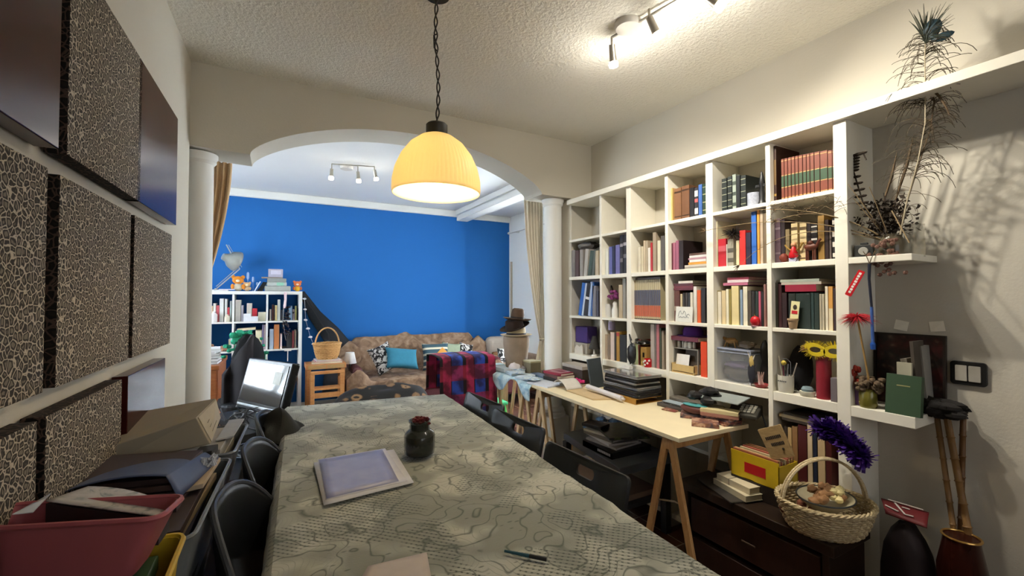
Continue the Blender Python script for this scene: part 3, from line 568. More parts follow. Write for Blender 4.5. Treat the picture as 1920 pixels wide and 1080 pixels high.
q = MB(); [q.tube([(rnd.uniform(-.01, .01), rnd.uniform(-.01, .01), .01), (rnd.uniform(-.015, .015), rnd.uniform(-.02, .02), .075)], [.004, .001], 6) for k in range(9)]; q.build('shells', mat('c8a8a0', .6), o)
# row 4 col 6
o = thing('pen_pot', 'white lettered pot full of pens and brushes', 'pen pot', at(1471, XS + .035, z0)); MB().lathe([(.03, 0), (.033, .03), (.033, .078), (.03, .078), (.028, .01)], 26, cap1=True).build('pot', mat('c6c2b4', .4, var=.05), o, smooth=True)
q = MB(); [q.box(-.0342, -.0335, -.02 + .008 * k, -.0155 + .008 * k, .05, .056) for k in range(5)]; q.build('printed_letters', mat('4a4a54'), o)
for k, (dy, dz, hc) in enumerate(((.03, .165, 'a8a090'), (.012, .12, '5c1a30'), (-.012, .13, '6c6c70'), (-.05, .14, '9c9488'), (.0, .1, '2a2a2a'))): MB().tube([(0, dy * .3, .02), (0, dy, dz)], [.0025, .0028], 8).build(['brush', 'pen', 'pen', 'brush', 'pencil'][k], mat(hc, .5), o)
MB().ball((-.005, .006, .135), .011, 10, lump=.2).build('toy_topper', mat('c8b04a', .5), o, smooth=True)
q = MB(); q.tube([(0, -.022, .06), (0, -.022, .14), (0, -.005, .155), (0, .015, .152)], .0018, 6); q.build('wire_loop', mat('7a7a80', .3, metal=.6), o)
o = MB(); o.ball((0, 0, .105), (.05, .05, .105), 20, lump=.12); tag(o.build('black_sack', mat('17161a', .9), loc=(XS + .13, P(1500, 600, x=XS + .13).y, z0), smooth=True), 'black sack behind the pen pot', 'bag')
o = thing('white_bowl', 'stack of small pale bowls with a glass lid', 'bowl', at(1511, XS + .03, z0)); MB().lathe([(.026, 0), (.03, .012), (.03, .022), (.026, .022)], 24).build('bowl', mat('c9c4ae', .4), o, smooth=True); MB().lathe([(.022, .022), (.024, .032), (.018, .042), (.004, .045)], 24).build('glass_lid', mat('7a8c92', .15), o, smooth=True)
o = thing('red_tube', 'tall dark red cylindrical tin under the yellow mask', 'tin', at(1542, XS + .045, z0)); MB().lathe([(.028, 0), (.028, .165)], 28).build('tin_body', mat('8a2430', .35), o, smooth=True); MB().lathe([(.029, .165), (.029, .178)], 28).build('lid', mat('7a1e2a', .35), o, smooth=True)
o = MB().box(-.03, .03, -.012, .012, 0, .1).build('small_carton', mat('6c6468', .6), loc=at(1567, XS + .04, z0), bevel=.001); tag(o, 'slim grey carton at the right edge of the sixth bay', 'carton')
o = thing('carnival_mask', 'yellow feathered carnival mask resting on the red tin', 'mask', (XS + .01, P(1545, 600, x=XS + .01).y, z0 + .182))
m_yel = mat('c9b21a', .6)
def eye_mask():
    q = MB(); Mx = Matrix.Rotation(R(90), 4, 'Z') @ Matrix.Rotation(R(90), 4, 'X')
    for s in (-1, 1):
        n = 28; out = [(s * .038 + .042 * math.cos(2 * PI * k / n), .03 + .028 * math.sin(2 * PI * k / n) + .006 * s * math.cos(2 * PI * k / n)) for k in range(n)]
        inn = [(s * .036 + .022 * math.cos(2 * PI * k / n), .03 + .012 * math.sin(2 * PI * k / n)) for k in range(n)]
        A = [[q.bm.verts.new(Mx @ Vector((x, y, zz))) for x, y in L] for L in (out, inn) for zz in (-.002, .002)]
        for k in range(n):
            j = (k + 1) % n; q.face([A[0][k], A[0][j], A[2][j], A[2][k]]); q.face([A[1][k], A[3][k], A[3][j], A[1][j]]); q.face([A[0][k], A[1][k], A[1][j], A[0][j]]); q.face([A[2][k], A[2][j], A[3][j], A[3][k]])
    return q
eye_mask().build('mask_face', m_yel, o, smooth=True)
q = MB(); rr_ = random.Random(5)
for k in range(150):
    a = rr_.uniform(0, 2 * PI); s = rr_.choice((-1, 1)); c = Vector((.001, s * .038 + .04 * math.cos(a), .03 + .027 * math.sin(a))); d = Vector((rr_.uniform(-.5, .3), math.cos(a), math.sin(a))).normalized() * rr_.uniform(.01, .02); q.tube([c, c + d], [.0014, .0004], 4)
q.build('feather_trim', m_yel, o)
q = MB(); tuft(q, (.005, .075, .03), 90, .035, .001, .1, 8); q.build('brown_plume', mat('8a6a40', .8), o)
# ================================================================ OPEN END SHELVES, RIGHT WALL
zu = ZB[2]; zl = ZB[4]
# glass vase with dried plants, upper end shelf
vx, vy = XS + .075, P(1672, 470, x=XS + .075).y
o = thing('dried_plant_vase', 'glass jar of dried stems, seed heads and peacock feather on the end shelf', 'vase', (vx, vy, zu))
MB().lathe([(.036, 0), (.04, .01), (.04, .06), (.032, .075), (.034, .085), (.031, .085), (.029, .075), (.036, .058), (.036, .012)], 28).build('jar', mat('6b6250', .12, alpha=.6, var=0), o, smooth=True)
base = Vector((vx, vy, zu))
def L(u, v, x): return P(u, v, x=x) - base
m_st = mat('8a7656', .8); m_dk = mat('2e241a', .85); m_mid = mat('5c4a34', .85)
def curve(a, b, c, n=10): a, b, c = Vector(a), Vector(b), Vector(c); return [a * (1 - t) ** 2 + b * 2 * t * (1 - t) + c * t * t for t in (k / n for k in range(n + 1))]
# long bare stems reaching left across the bookcase
q = MB(); st = Vector((0, .0, .05))
ends = [((1500, 385), (1310, 436), XS - .06), ((1480, 395), (1385, 500), XS - .05), ((1545, 372), (1455, 415), XS - .04), ((1560, 372), (1370, 398), XS - .03)]
for (mu, mv), (eu, ev), x in ends: q.tube(curve(st, L(mu, mv, x), L(eu, ev, x), 14), [.0026 * (1 - .6 * k / 14) for k in range(15)], 6)
for (eu, ev) in ((1590, 345), (1630, 350), (1600, 372)): q.tube([st, L(eu, ev, XS - .01)], [.0026, .0014], 6)
q.tube([L(1672, 395, XS + .02), L(1705, 455, XS - .01)], .0022, 6)
q.build('long_stem', m_st, o)
q = MB(); rr_ = random.Random(11)
for k in range(60):      # fine tangle of twiglets near the cube corner
    u = rr_.uniform(1440, 1590); v = 372 + (1590 - u) * .12 + rr_.uniform(-8, 22); a = L(u, v, XS - .04); d = Vector((rr_.uniform(-.02, .02), rr_.uniform(-.05, .05), rr_.uniform(-.03, .025)))
    q.tube(curve(a, a + d * .6 + Vector((0, 0, .01)), a + d), [.0009] * 11, 4)
for (u, v) in ((1320, 430), (1385, 498), (1500, 478), (1455, 412)):
    a = L(u, v, XS - .055); [q.tube([a, a + Vector((0, rr_.uniform(-.012, .03), rr_.uniform(-.03, .012)))], [.0022, .0005], 4) for _ in range(14)]
q.build('twig_tangle', m_mid, o)['kind'] = 'stuff'
# fern-like seed spike
q = MB(); sp = [L(1650, 440, XS + .06), L(1618, 380, XS + .06), L(1600, 320, XS + .06), L(1602, 292, XS + .06), L(1618, 286, XS + .06), L(1624, 300, XS + .06)]
q.tube(sp, .003, 6)
for i in range(4):
    for k in range(5):
        c = sp[i].lerp(sp[i + 1], k / 5); q.ball(c + Vector((0, .008, 0)), (.006, .016, .006), 8); q.ball(c - Vector((0, .008, 0)), (.006, .014, .006), 8)
q.build('seed_spike', m_dk, o, smooth=True)
q = MB()
def leaf(q, c, L_, w):
    d = Vector((rr_.gauss(0, 1), rr_.gauss(0, 1), rr_.gauss(.3, 1))).normalized(); sd = d.cross(Vector((rr_.gauss(0, 1), rr_.gauss(0, 1), rr_.gauss(0, 1)))).normalized() * w; up_ = d.cross(sd).normalized() * w * .4
    a_ = [q.bm.verts.new(x) for x in (c, c + d * L_ * .5 + sd + up_, c + d * L_, c + d * L_ * .5 - sd + up_, c + d * L_ * .5)]; q.face([a_[0], a_[1], a_[4]]); q.face([a_[1], a_[2], a_[4]]); q.face([a_[2], a_[3], a_[4]]); q.face([a_[3], a_[0], a_[4]])
q.keep = True
for k in range(420): leaf(q, Vector((rr_.gauss(0, .022), rr_.gauss(.015, .038), .085 + rr_.random() * .13)), rr_.uniform(.015, .03), rr_.uniform(.004, .008))
for k in range(12): b_ = Vector((rr_.gauss(0, .02), rr_.gauss(.01, .04), .17 + rr_.random() * .08)); q.tube([Vector((0, 0, .05)), b_ * .6 + Vector((0, 0, .03)), b_], .0015, 5)
q.build('dried_leaves', m_dk, o)
q = MB(); q.tube([L(1668, 410, XS + .1), L(1700, 310, XS + .1), L(1712, 260, XS + .1)], [.002, .006, .002], 6); q.tube([L(1650, 400, XS + .1), L(1672, 330, XS + .1), L(1682, 285, XS + .1)], [.002, .006, .001], 6); q.build('grass_head', m_mid, o)
# peacock feather
xf = XS + .03
stem = [L(1688, 440, xf), L(1700, 380, xf), L(1722, 300, xf), L(1735, 230, xf), L(1735, 170, xf), L(1734, 110, xf), L(1735, 78, xf), L(1745, 45, xf)]
q = MB(); q.tube(stem, [.003, .003, .0026, .0024, .002, .002, .0018, .001], 6); q.build('feather_quill', mat('a79a80', .6), o)
q = MB()
def on(t):
    t *= len(stem) - 1; i = min(int(t), len(stem) - 2); return stem[i].lerp(stem[i + 1], t - i)
for k in range(190):
    t = .22 + .72 * rr_.random(); a = on(t); s = rr_.choice((-1, 1)); l = rr_.uniform(.03, .095) * (1.15 if t < .75 else .8)
    d = Vector((rr_.uniform(-.4, .4), s * rr_.uniform(.3, 1), rr_.uniform(.1, .9))).normalized() * l
    q.tube(curve(a, a + d, a + Vector((d.x, d.y * 1.3, -d.z * rr_.uniform(-.3, 1.2))), 7), [.0011] * 8, 3)
q.build('feather_barbs', mat('3e3524', .8), o)
q = MB(); e0 = L(1748, 55, xf)
for k in range(70):
    a = stem[-2] + Vector((0, 0, rr_.uniform(-.01, .02))); tip = L(1750 + rr_.uniform(-48, 42), 40 + rr_.uniform(-38, 40), xf + rr_.uniform(-.02, .02)); q.tube(curve(a, (a + tip) / 2 + Vector((0, 0, .015)), tip, 6), [.0016, .0014, .0013, .0012, .001, .0008, .0004], 4)
q.build('feather_fan', mat('2c3226', .7), o)
q = MB(); q.ball(e0, (.006, .026, .036), 14, lump=.2); q.ball(L(1768, 68, xf), (.006, .03, .014), 12, lump=.3); q.build('feather_eye', mat('16303a', .5), o, smooth=True)
# wispy dried branch to the right of the feather
q = MB(); br = [L(1688, 420, xf + .04), L(1716, 330, xf + .04), L(1745, 240, xf + .04), L(1752, 190, xf + .03), L(1740, 155, xf + .03)]
q.tube(br, [.0024, .002, .0018, .003, .002], 5)
for k in range(130):
    t = rr_.uniform(.15, 3.9); i = int(t); a = br[i].lerp(br[i + 1], t - i); d = Vector((rr_.uniform(-.3, .3), rr_.uniform(-1, 1), rr_.uniform(-.2, .7))).normalized() * rr_.uniform(.02, .07); q.tube(curve(a, a + d, a + d + Vector((0, d.y * .3, -.04)), 6), [.0009] * 7, 3)
q.tube(curve(L(1735, 160, xf), L(1765, 175, xf), L(1780, 215, xf)), [.006 - .0004 * k for k in range(11)], 6)
q.build('wispy_branch', m_mid, o)
q = MB(); [q.ball((rr_.gauss(-.05, .006), rr_.gauss(-.0, .022), rr_.uniform(-.075, .06)), (.008, .009, .008), 6, lump=.5) for k in range(46)]; q.build('dried_berries', mat('6a4c40', .8, var=.4), o)['kind'] = 'stuff'
# camera + paper next to vase
o = MB().box(-.02, .02, -.03, .03, 0, .05).lathe([(.016, 0), (.016, .012)], 18, c=(-.02, 0, .024), M=Matrix.Rotation(R(-90), 4, 'Y'), mi=1).box(-.012, .012, -.012, .012, .05, .06).build('toy_camera', [mat('2c2e2e', .5), mat('9a9890', .3)], loc=at(1622, XS + .05, zu), bevel=.002, rot=(0, 0, .25)); tag(o, 'small black and silver camera at the left of the dried plants', 'camera')
o = MB().box(-.03, .03, -.013, .013, 0, .085).build('grey_carton', mat('565850', .6), loc=at(1597, XS + .06, zu), bevel=.002); tag(o, 'slim grey green carton on the upper end shelf against the upright', 'carton')
o = MB(); o.grid(lambda a, b: (.006 * math.sin(a * 9) + .004 * math.sin(b * 7), -.06 * a, .125 * b - .01 * a), 10, 10); tag(o.build('plastic_sleeve', mat('a29c8c', .3, alpha=.45, var=0), loc=(XS + .1, .735, zu + .002), solid=.001, smooth=True), 'crumpled translucent plastic sleeve right of the dried plants', 'plastic sleeve')
# lower end shelf
m_fl = lambda h: mat(h, .7, var=.3)
yq = lambda u, x: P(u, 650, x=x).y
# floral tray / picture standing at the back
s = NT('floral_print'); v = s.warp(.05, 20); f = s.vor(26, vec=v); g = s.noise(14, 3, vec=v)
c1 = s.ramp(f, [(0, '7c6a5c'), (.25, '3a2c28'), (.5, '17120f')]); c2 = s.ramp(g, [(.45, '17120f'), (.62, '5c1a1c')]); s.base(s.mix(.45, c1, c2), .35); m_floral = s.m
o = thing('floral_tray', 'dark floral patterned tray leaning on the wall over the lower end shelf', 'tray', (XS + .20, .765, zl), rot=(0, R(3), 0))
MB().box(-.003, .003, -.108, .108, .0, .285).build('tray_base', m_floral, o); q = MB(); q.box(-.016, .0, -.113, -.105, 0, .29); q.box(-.016, 0, .105, .113, 0, .29); q.box(-.016, 0, -.113, .113, .283, .291); q.build('tray_rim', mat('2c2420', .4), o)
for k, (y, x, w, hc, dz, ln, nm) in enumerate(((.705, .14, .020, '8c8578', .20, -10, 'pale grey leaning'), (.687, .10, .010, '4c443c', .27, -3, 'narrow dark'), (.681, .16, .014, '8e8a82', .25, -4, 'narrow off white'))):
    o = MB().box(-.004, .09, -w / 2, w / 2, 0, dz).build('folder', mat(hc, .6), loc=(XS + x - .02, y + .012, zl + .001), rot=(R(ln), 0, 0)); tag(o, nm + ' folder standing at the open end of the lower shelf', 'folder')
o = MB().box(0, .024, -.052, .052, 0, .148).box(-.0008, 0, -.02, .02, .105, .109, mi=1).build('green_book', [mat('2f4630', .5), mat('8c8858', .5)], loc=(XS + .004, yq(1688, XS), zl + .001), rot=(0, R(8), 0), bevel=.002); tag(o, 'green hardback leaning face out on the lower end shelf', 'book')
o = MB().box(0, .012, -.022, .022, 0, .19).build('small_card', mat('a9a490', .6), loc=(XS + .055, yq(1693, XS + .05), zl)); tag(o, 'small pale card standing behind the green hardback', 'card')
o = thing('flower_jar', 'glass jar with yellow filling and dried flower heads on lower shelf', 'jar', (XS + .035, yq(1625, XS + .03), zl))
MB().lathe([(.026, 0), (.03, .01), (.03, .055), (.024, .068), (.026, .074)], 22).build('jar', mat('6a6428', .2), o, smooth=True)
q = MB(); [q.ball((rr_.uniform(-.03, .02), rr_.uniform(-.045, .035), .085 + rr_.uniform(-.02, .03)), (.011, .012, .009), 7, lump=.5) for k in range(60)]; q.build('dried_flowers', mat('5a4a38', .9, var=.5, scale=80), o)['kind'] = 'stuff'
q = MB(); [q.ball((rr_.gauss(0, .01), .045 + rr_.gauss(0, .012), .125 + rr_.gauss(0, .025)), (.009, .011, .012), 7, lump=.5) for k in range(16)]; q.build('red_flowers', mat('8e2a1a', .8, var=.3), o)
q = MB().tube([(0, -.01, .06), (-.03, .02, .36)], .0035, 7).build('wooden_stick', mat('a4824c', .7), o)
q = MB(); tuft(q, (-.03, .02, .36), 260, .075, .0012, .0, 21, flat=(.5, 1.1, .55)); q.build('red_feather_tuft', mat('b01222', .7), o)
o = MB().lathe([(.024, 0), (.028, .09), (.027, .092)], 20).build('paper_cup', mat('7a5a8c', .5, var=.3, scale=60), loc=(XS + .06, yq(1607, XS + .05), zl), smooth=True); tag(o, 'purple and white printed cup against the upright, lower end shelf', 'cup')
# lanyard with blue clip hanging
o = thing('blue_lanyard', 'black and blue lanyard hanging from the upper end shelf', 'lanyard', (XS - .004, yq(1634, XS), zu - .03))
MB().tube([(0, 0, 0), (0, .002, -.06), (.001, -.004, -.17)], [.006, .005, .0045], 8).build('cord', mat('1c1f30', .6), o)
MB().tube([(.001, -.004, -.17), (.001, -.006, -.31)], .0055, 8).build('blue_strap', mat('3a5a9c', .5), o); MB().lathe([(.008, 0), (.009, .02), (.006, .028)], 12, c=(.001, -.006, -.335)).build('clip', mat('1c4c9c', .35), o)
q = MB(); q.tube([(0, .02, .05), (-.004, .008, .03), (0, .0, 0)], .0015, 5); q.tube([(0, -.02, .05), (-.004, -.008, .02), (0, 0, 0)], .0015, 5); q.build('hanging_loop', m_mid, o)
o = thing('luggage_tag', 'red luggage tag with white lettering hanging by the lanyard', 'luggage tag', (XS - .012, yq(1620, XS) + .004, zu - .07), rot=(R(27), 0, 0))
MB().prism(rrect(.024, .11, .004), -.001, .001, M=Matrix.Rotation(R(90), 4, 'Z') @ Matrix.Rotation(R(90), 4, 'X') @ Matrix.Translation((0, -.04, 0))).build('tag_body', m_red, o)
q = MB(); [q.box(-.0018, -.001, -.005 + .0006 * (k % 3), .004 + .0005 * (k % 2), -.002 - .0115 * k, .0065 - .0115 * k) for k in range(8)]; q.build('white_lettering', m_wh, o)
# light switch on the wall
p = P(1817, 700, x=XR - .001)
o = thing('light_switch', 'double white light switch with black frame on the right wall', 'light switch', p)
Mw = Matrix.Rotation(R(-90), 4, 'Z') @ Matrix.Rotation(R(90), 4, 'X')
MB().prism(rrect(.098, .088, .012), -.0, .012, M=Mw).build('frame', m_blk, o, bevel=.002)
for s in (-1, 1): MB().prism(rrect(.032, .058, .003), .010, .0165, M=Mw @ Matrix.Translation((s * .018, 0, 0))).build('rocker', mat('a8a398', .35), o, bevel=.001)
for k, (u0, v0) in enumerate(((1690, 610), (1757, 612))):
    p = P(u0, v0, x=XR - .002); o = MB().box(0, .001, -.022, .022, -.02, .02).build('paper_scrap', mat('efe9da', .8), loc=p, rot=(R(12 - 20 * k), 0, 0)); tag(o, ['torn beige paper scrap taped on the wall above the tray', 'torn beige paper scrap taped nearer the light switch'][k], 'paper')
# canes leaning in the corner
def cane(label, top, bot, r, m, knob=None, nodes=True, n=12):
    top = Vector(top); bot = Vector(bot); o = thing('walking_cane', label, 'cane', bot)
    pts = [(top - bot) * (k / n) for k in range(n + 1)]; P2 = []; rr = []
    for k, p_ in enumerate(pts):
        if nodes and 0 < k < n: d = (top - bot).normalized() * .004; P2 += [p_ - d, p_, p_ + d]; rr += [r, r * 1.25, r]
        else: P2.append(p_); rr.append(r)
    MB().tube(P2, rr, 10).build('shaft', m, o, smooth=True)
    if knob: MB().ball(top - bot + Vector((0, 0, .01)), knob, 12).build('knob', m, o, smooth=True)
    return o
xw = XR - .03; m_cane = mat('7c5c34', .5, var=.25, scale=20)
t1 = P(1757, 782, x=xw - .02); t2 = P(1775, 780, x=xw - .03); t3 = P(1806, 778, x=xw)
b1 = P(1798, 1065, x=xw - .1); b2 = P(1836, 1110, x=xw - .1); b3 = P(1800, 1060, x=xw - .04)
def ext(t, b): d = b - t; return t + d * (t.z / -d.z) + Vector((0, 0, .012))
cane('light wooden cane, leftmost of three leaning on the right wall', t1, ext(t1, b1), .009, m_cane)
cane('thick wooden cane crossing in front of the other two canes', t2, ext(t2, b2), .011, m_cane)
cane('wooden cane with carved ringed top nearest the light switch', t3, ext(t3, b3), .009, mat('6c4c2c', .5), knob=.013)
o = MB(); rr_ = random.Random(4)
for k in range(40): o.ball((rr_.uniform(-.03, .03), rr_.uniform(-.05, .05), rr_.uniform(-.02, .02)), (.022, .03, .018), 10, lump=.5)
tag(o.build('black_hat_bundle', mat('1d1a18', .9), loc=P(1765, 765, x=xw - .06), smooth=True), 'dark bundle of straps and cloth resting on top of the canes', 'bundle')
# bench, basket and things on the bench
m_bench = wood('1e1510', '2a1e16', .35, (2, 14, 3))
o = thing('low_bench', 'dark brown low bench in front of the bookcase under the basket', 'bench', (1.9, 1.1, 0))
bw = (1.77, 2.045, .82, 1.50)
def bp(nm, a, mm=m_bench, bev=.003): return MB().box(a[0] - 1.9, a[1] - 1.9, a[2] - 1.1, a[3] - 1.1, a[4], a[5]).build(nm, mm, o, bevel=bev)
bp('bench_top', (bw[0], bw[1], bw[2], bw[3], .41, .45)); bp('side_panel', (bw[0] + .01, bw[1], bw[2] + .02, bw[2] + .045, 0, .41)); bp('side_panel', (bw[0] + .01, bw[1], bw[3] - .045, bw[3] - .02, 0, .41)); bp('back_panel', (bw[1] - .02, bw[1], bw[2] + .04, bw[3] - .04, 0, .41))
for z_ in (.03, .22):
    f = bp('drawer', (bw[0] + .02, bw[1] - .03, bw[2] + .055, bw[3] - .055, z_, z_ + .16), wood('22130d', '2e1a12', .4, (2, 14, 3)))
    MB().tube([(bw[0] - 1.9 + .012, .02, z_ + .08), (bw[0] - 1.9 + .012, .08, z_ + .08)], .004, 8).build('handle', mat('3c2c20', .4), f)
# basket
def oval(rx, ry, z, n=72, f=None): return [(rx * math.cos(2 * PI * k / n), ry * math.sin(2 * PI * k / n), z + (f(2 * PI * k / n) if f else 0)) for k in range(n)]
def woven(o, rx0, ry0, rx1, ry1, h, rows, r, m, ns=26, z0=0):
    q = MB()
    for j in range(rows):
        t = j / (rows - 1); rx = rx0 + (rx1 - rx0) * t ** .6; ry = ry0 + (ry1 - ry0) * t ** .6; n = ns * 4; pts = []
        for k in range(n):
            a = 2 * PI * k / n; w = 1 + .022 * math.sin(a * ns + (PI if j % 2 else 0)); pts.append((rx * w * math.cos(a), ry * w * math.sin(a), z0 + h * t + r))
        q.tube(pts, r * 1.15, 5, closed=True)
    q.build('woven_side', m, o, smooth=True)
    q = MB()
    for k in range(ns): a = 2 * PI * k / ns; q.tube([(rx0 * .99 * math.cos(a), ry0 * .99 * math.sin(a), z0), ((rx0 * .35 + rx1 * .65) * .99 * math.cos(a), (ry0 * .35 + ry1 * .65) * .99 * math.sin(a), z0 + h * .5), (rx1 * math.cos(a), ry1 * math.sin(a), z0 + h)], r * .9, 5)
    q.build('stake', m, o)
    q = MB(); n = 120
    for s in (0, 1, 2): q.tube([((rx1 + r * 1.1 * math.cos(a * 15 + s * 2.1)) * math.cos(a), (ry1 + r * 1.1 * math.cos(a * 15 + s * 2.1)) * math.sin(a), z0 + h + r * 1.6 + r * math.sin(a * 15 + s * 2.1)) for a in (2 * PI * k / n for k in range(n))], r * 1.05, 5, closed=True)
    q.build('braided_rim', m, o, smooth=True)
    MB().lathe([(1, 0), (1, .006)], 40, sx=rx0, sy=ry0, c=(0, 0, z0)).build('basket_bottom', m, o)
m_wick = wicker('8a7450', 'd2c29c')
bp_ = P(1556, 945, z=.45)
bp_ = Vector((1.885, .905, .4515))
o = thing('wicker_basket', 'large white wicker basket with tall handle on the dark bench', 'basket', bp_, rz=R(-28))
woven(o, .12, .10, .165, .14, .105, 12, .0048, m_wick, 28)
q = MB()
for s in (-.006, .006): q.tube([(-.165 * math.cos(PI * k / 24) * (1 if k < 12 else 1), s, .1 + .17 * math.sin(PI * k / 24)) for k in range(25)], .0055, 6)
q.build('handle', wicker('a08a64', 'd8c8a4'), o, smooth=True)
o = thing('enamel_dish', 'enamel dish of seed pods and shells inside the wicker basket', 'dish', bp_ + Vector((-.01, -.01, .085)), rz=0)
MB().lathe([(.055, 0), (.105, .035), (.112, .045), (.108, .046), (.1, .037), (.05, .006)], 36, sx=1, sy=.8).build('dish', mat('b0a88c', .35), o, smooth=True); MB().tube(oval(.11, .09, .046), .003, 6, closed=True).build('dark_rim', mat('23282a', .4), o, smooth=True)
q = MB(); rr_ = random.Random(9)
for k in range(14): q.ball((rr_.gauss(-.01, .035), rr_.gauss(0, .025), .045 + rr_.uniform(0, .03)), (rr_.uniform(.018, .03), rr_.uniform(.014, .02), .014), 12, lump=.4, ls=2)
q.build('seed_pods', mat('8a6440', .7, var=.4, scale=40), o, smooth=True)
q = MB()
for k in range(12): q.ball((rr_.gauss(.045, .02), rr_.gauss(-.02, .02), .042 + rr_.uniform(0, .025)), (.017, .015, .012), 10, lump=.3, ls=2)
q.build('shells', mat('d8c890', .6, var=.15), o, smooth=True)
o = MB(); [o.ball((rr_.gauss(0, .025), rr_.gauss(0, .03), rr_.uniform(0, .03)), (.02, .02, .014), 8, lump=.5) for k in range(28)]; tag(o.build('potpourri', mat('6a3c28', .8, var=.5), loc=bp_ + Vector((-.09, .06, .04)), smooth=True), 'reddish brown dried petals at the left inside the wicker basket', 'potpourri')
o = MB(); n = 1500; rr_ = random.Random(2)
for k in range(n):
    t = rr_.random(); c = Vector((.02 * math.sin(t * 5), -.16 * t, .03 - .07 * t * t)); d = Vector((rr_.gauss(0, 1), rr_.gauss(0, 1), rr_.gauss(0, 1))).normalized(); e = c + d * rr_.uniform(.026, .055); s_ = d.cross(Vector((0, 0, 1))).normalized() * .008
    a_ = [o.bm.verts.new(x) for x in (c + s_, c - s_, e - s_ * .7, e + s_ * .7)]; o.face(a_)
o.keep = True; pp = P(1545, 818, x=1.93)
tag(o.build('purple_garland', mat('3a1870', .5, var=.4), loc=pp + Vector((0, .02, 0))), 'dark purple tinsel garland draped over the basket handle', 'garland')
# yellow card box with red square and booklets
o = thing('postcard_box', 'yellow box with red square holding a row of booklets', 'box', (1.86, 1.285, .4515), rz=R(0))
e0 = P(1371, 885, x=1.895); e1 = P(1461, 914, x=1.895); e0.z = e1.z = .524; dv = (e1 - e0); ang = math.atan2(dv.y, dv.x); Lb = dv.length
o.location = e0; o.rotation_euler = (0, 0, ang)
m_y = mat('c9a91c', .5)
MB().box(0, Lb, 0, .003, 0, .115).build('front_panel', m_y, o); MB().box(0, Lb, .14, .143, 0, .1).build('back_panel', m_y, o); MB().box(0, .003, 0, .143, 0, .1).build('side_panel', m_y, o); tag(MB().box(e0.x, 2.045, e1.y, e0.y, .4515, .5225).build('document_case', mat('241c18', .5)), 'flat dark case under the yellow box on the bench', 'case'); MB().box(Lb - .003, Lb, 0, .143, 0, .1).build('side_panel', m_y, o); MB().box(0, Lb, 0, .143, 0, .003).build('base_panel', m_y, o)
MB().box(Lb * .30, Lb * .74, -.001, .0, .03, .075).build('red_square', mat('b3181c', .5), o)
RB = Matrix.Translation(e0) @ Matrix.Rotation(ang, 4, 'Z')
rr_ = random.Random(6); yy = .008; k = 0
cols = ['9c5c40', 'c0a070', '8c3c34', 'b89868', '6a4a3a', 'c8b48c', '9a7048', 'a85c4c', 'c4ac7c', '7c5438', 'b08c5c', '8c6448']
for k in range(12):
    t = .0095; hh = .1 + rr_.uniform(.0, .022); M_ = RB @ Matrix.Translation((.006, yy, .004))
    b = MB().box(0, Lb - .014, 0, t - .001, 0, hh).build('booklet', mat(cols[k], .6)); b.location = M_.translation; b.rotation_euler = (0, 0, ang); yy += t + .0006
    tag(b, '%s booklet from the front in the yellow box' % ORD[k], 'booklet', 'booklets in the yellow box')
o = thing('wooden_sign', 'small wooden plaque with dark stencilled lettering on the booklets', 'plaque', P(1468, 832, x=1.90) + Vector((0, 0, 0)))
pm = Vector(o.location); A = [P(u, v, x=1.90 + dx) for (u, v, dx) in ((1420, 806, 0), (1462, 796, .01), (1489, 856, .02), (1447, 862, .01))]
nrm = (A[1] - A[0]).cross(A[3] - A[0]).normalized() * .012
o.location = sum(A, Vector()) / 4; q = MB().hexa([a - Vector(o.location) for a in A] + [a - Vector(o.location) + nrm for a in A]); q.build('board', wood('8a7048', 'a88c60', .7, (6, 6, 20)), o, bevel=.001)
ex = (A[1] - A[0]).normalized(); ey = (A[0] - A[3]).normalized(); ez = ex.cross(ey).normalized(); ey = ez.cross(ex); Mr = Matrix((ex, ey, ez)).transposed()
sgn = -1 if nrm.dot(CAM - A[0]) < 0 else 1
fr = (Vector() if sgn < 0 else nrm) + ez * (.001 if ez.dot(CAM - A[0]) > 0 else -.001)
q = MB()
for (row, a, b, w) in ((.022, -.03, .032, .0055), (-.006, -.018, .034, .005)):
    k = a
    while k < b: c = fr + ex * k + ey * row; q.hexa([c + ex * i_ + ey * j_ + ez * k_ for k_ in (-.0004, .0004) for i_, j_ in ((-w / 2, -.0065), (w / 2, -.0065), (w / 2, .0065), (-w / 2, .0065))]); k += w + .0022
q.build('stencilled_lettering', mat('2a2420'), o); MB().ball(fr + ex * .02 - ey * .03, .005, 8).build('dark_mark', mat('1c1814'), o)
# white papers / tied book stack before the yellow box
z_ = .4515; wd = [('black portfolio at the bottom of the stack before the yellow box', .25, .19, .006, '3a3632'), ('cream paper pad on the black portfolio', .20, .15, .026, 'c9bfa2'), ('rolled cream notebook tied with cord on the paper pad', .18, .12, .028, 'cdc2a6')]
c0 = P(1392, 915, z=.47)
for k, (lb, l, w, t, hc) in enumerate(wd):
    o = flat_book('portfolio' if k == 0 else 'notebook', lb, c0.x - w / 2, c0.x + w / 2, c0.y - l / 2, c0.y + l / 2, z_, t, hc, rz=R(-20 + 6 * k), cat='folder' if k == 0 else 'notebook', side='c4b898'); z_ += t + .0005
    if k == 2: MB().tube([(-w / 2 - .001, .02, 0), (-w / 2 - .001, .02, t + .001), (w / 2 + .001, .02, t + .001), (w / 2 + .001, .02, 0)], .0012, 5).build('cord', mat('5c5044'), o)
    if k == 0: o.location = (c0.x - .02, c0.y + .04, .4515)
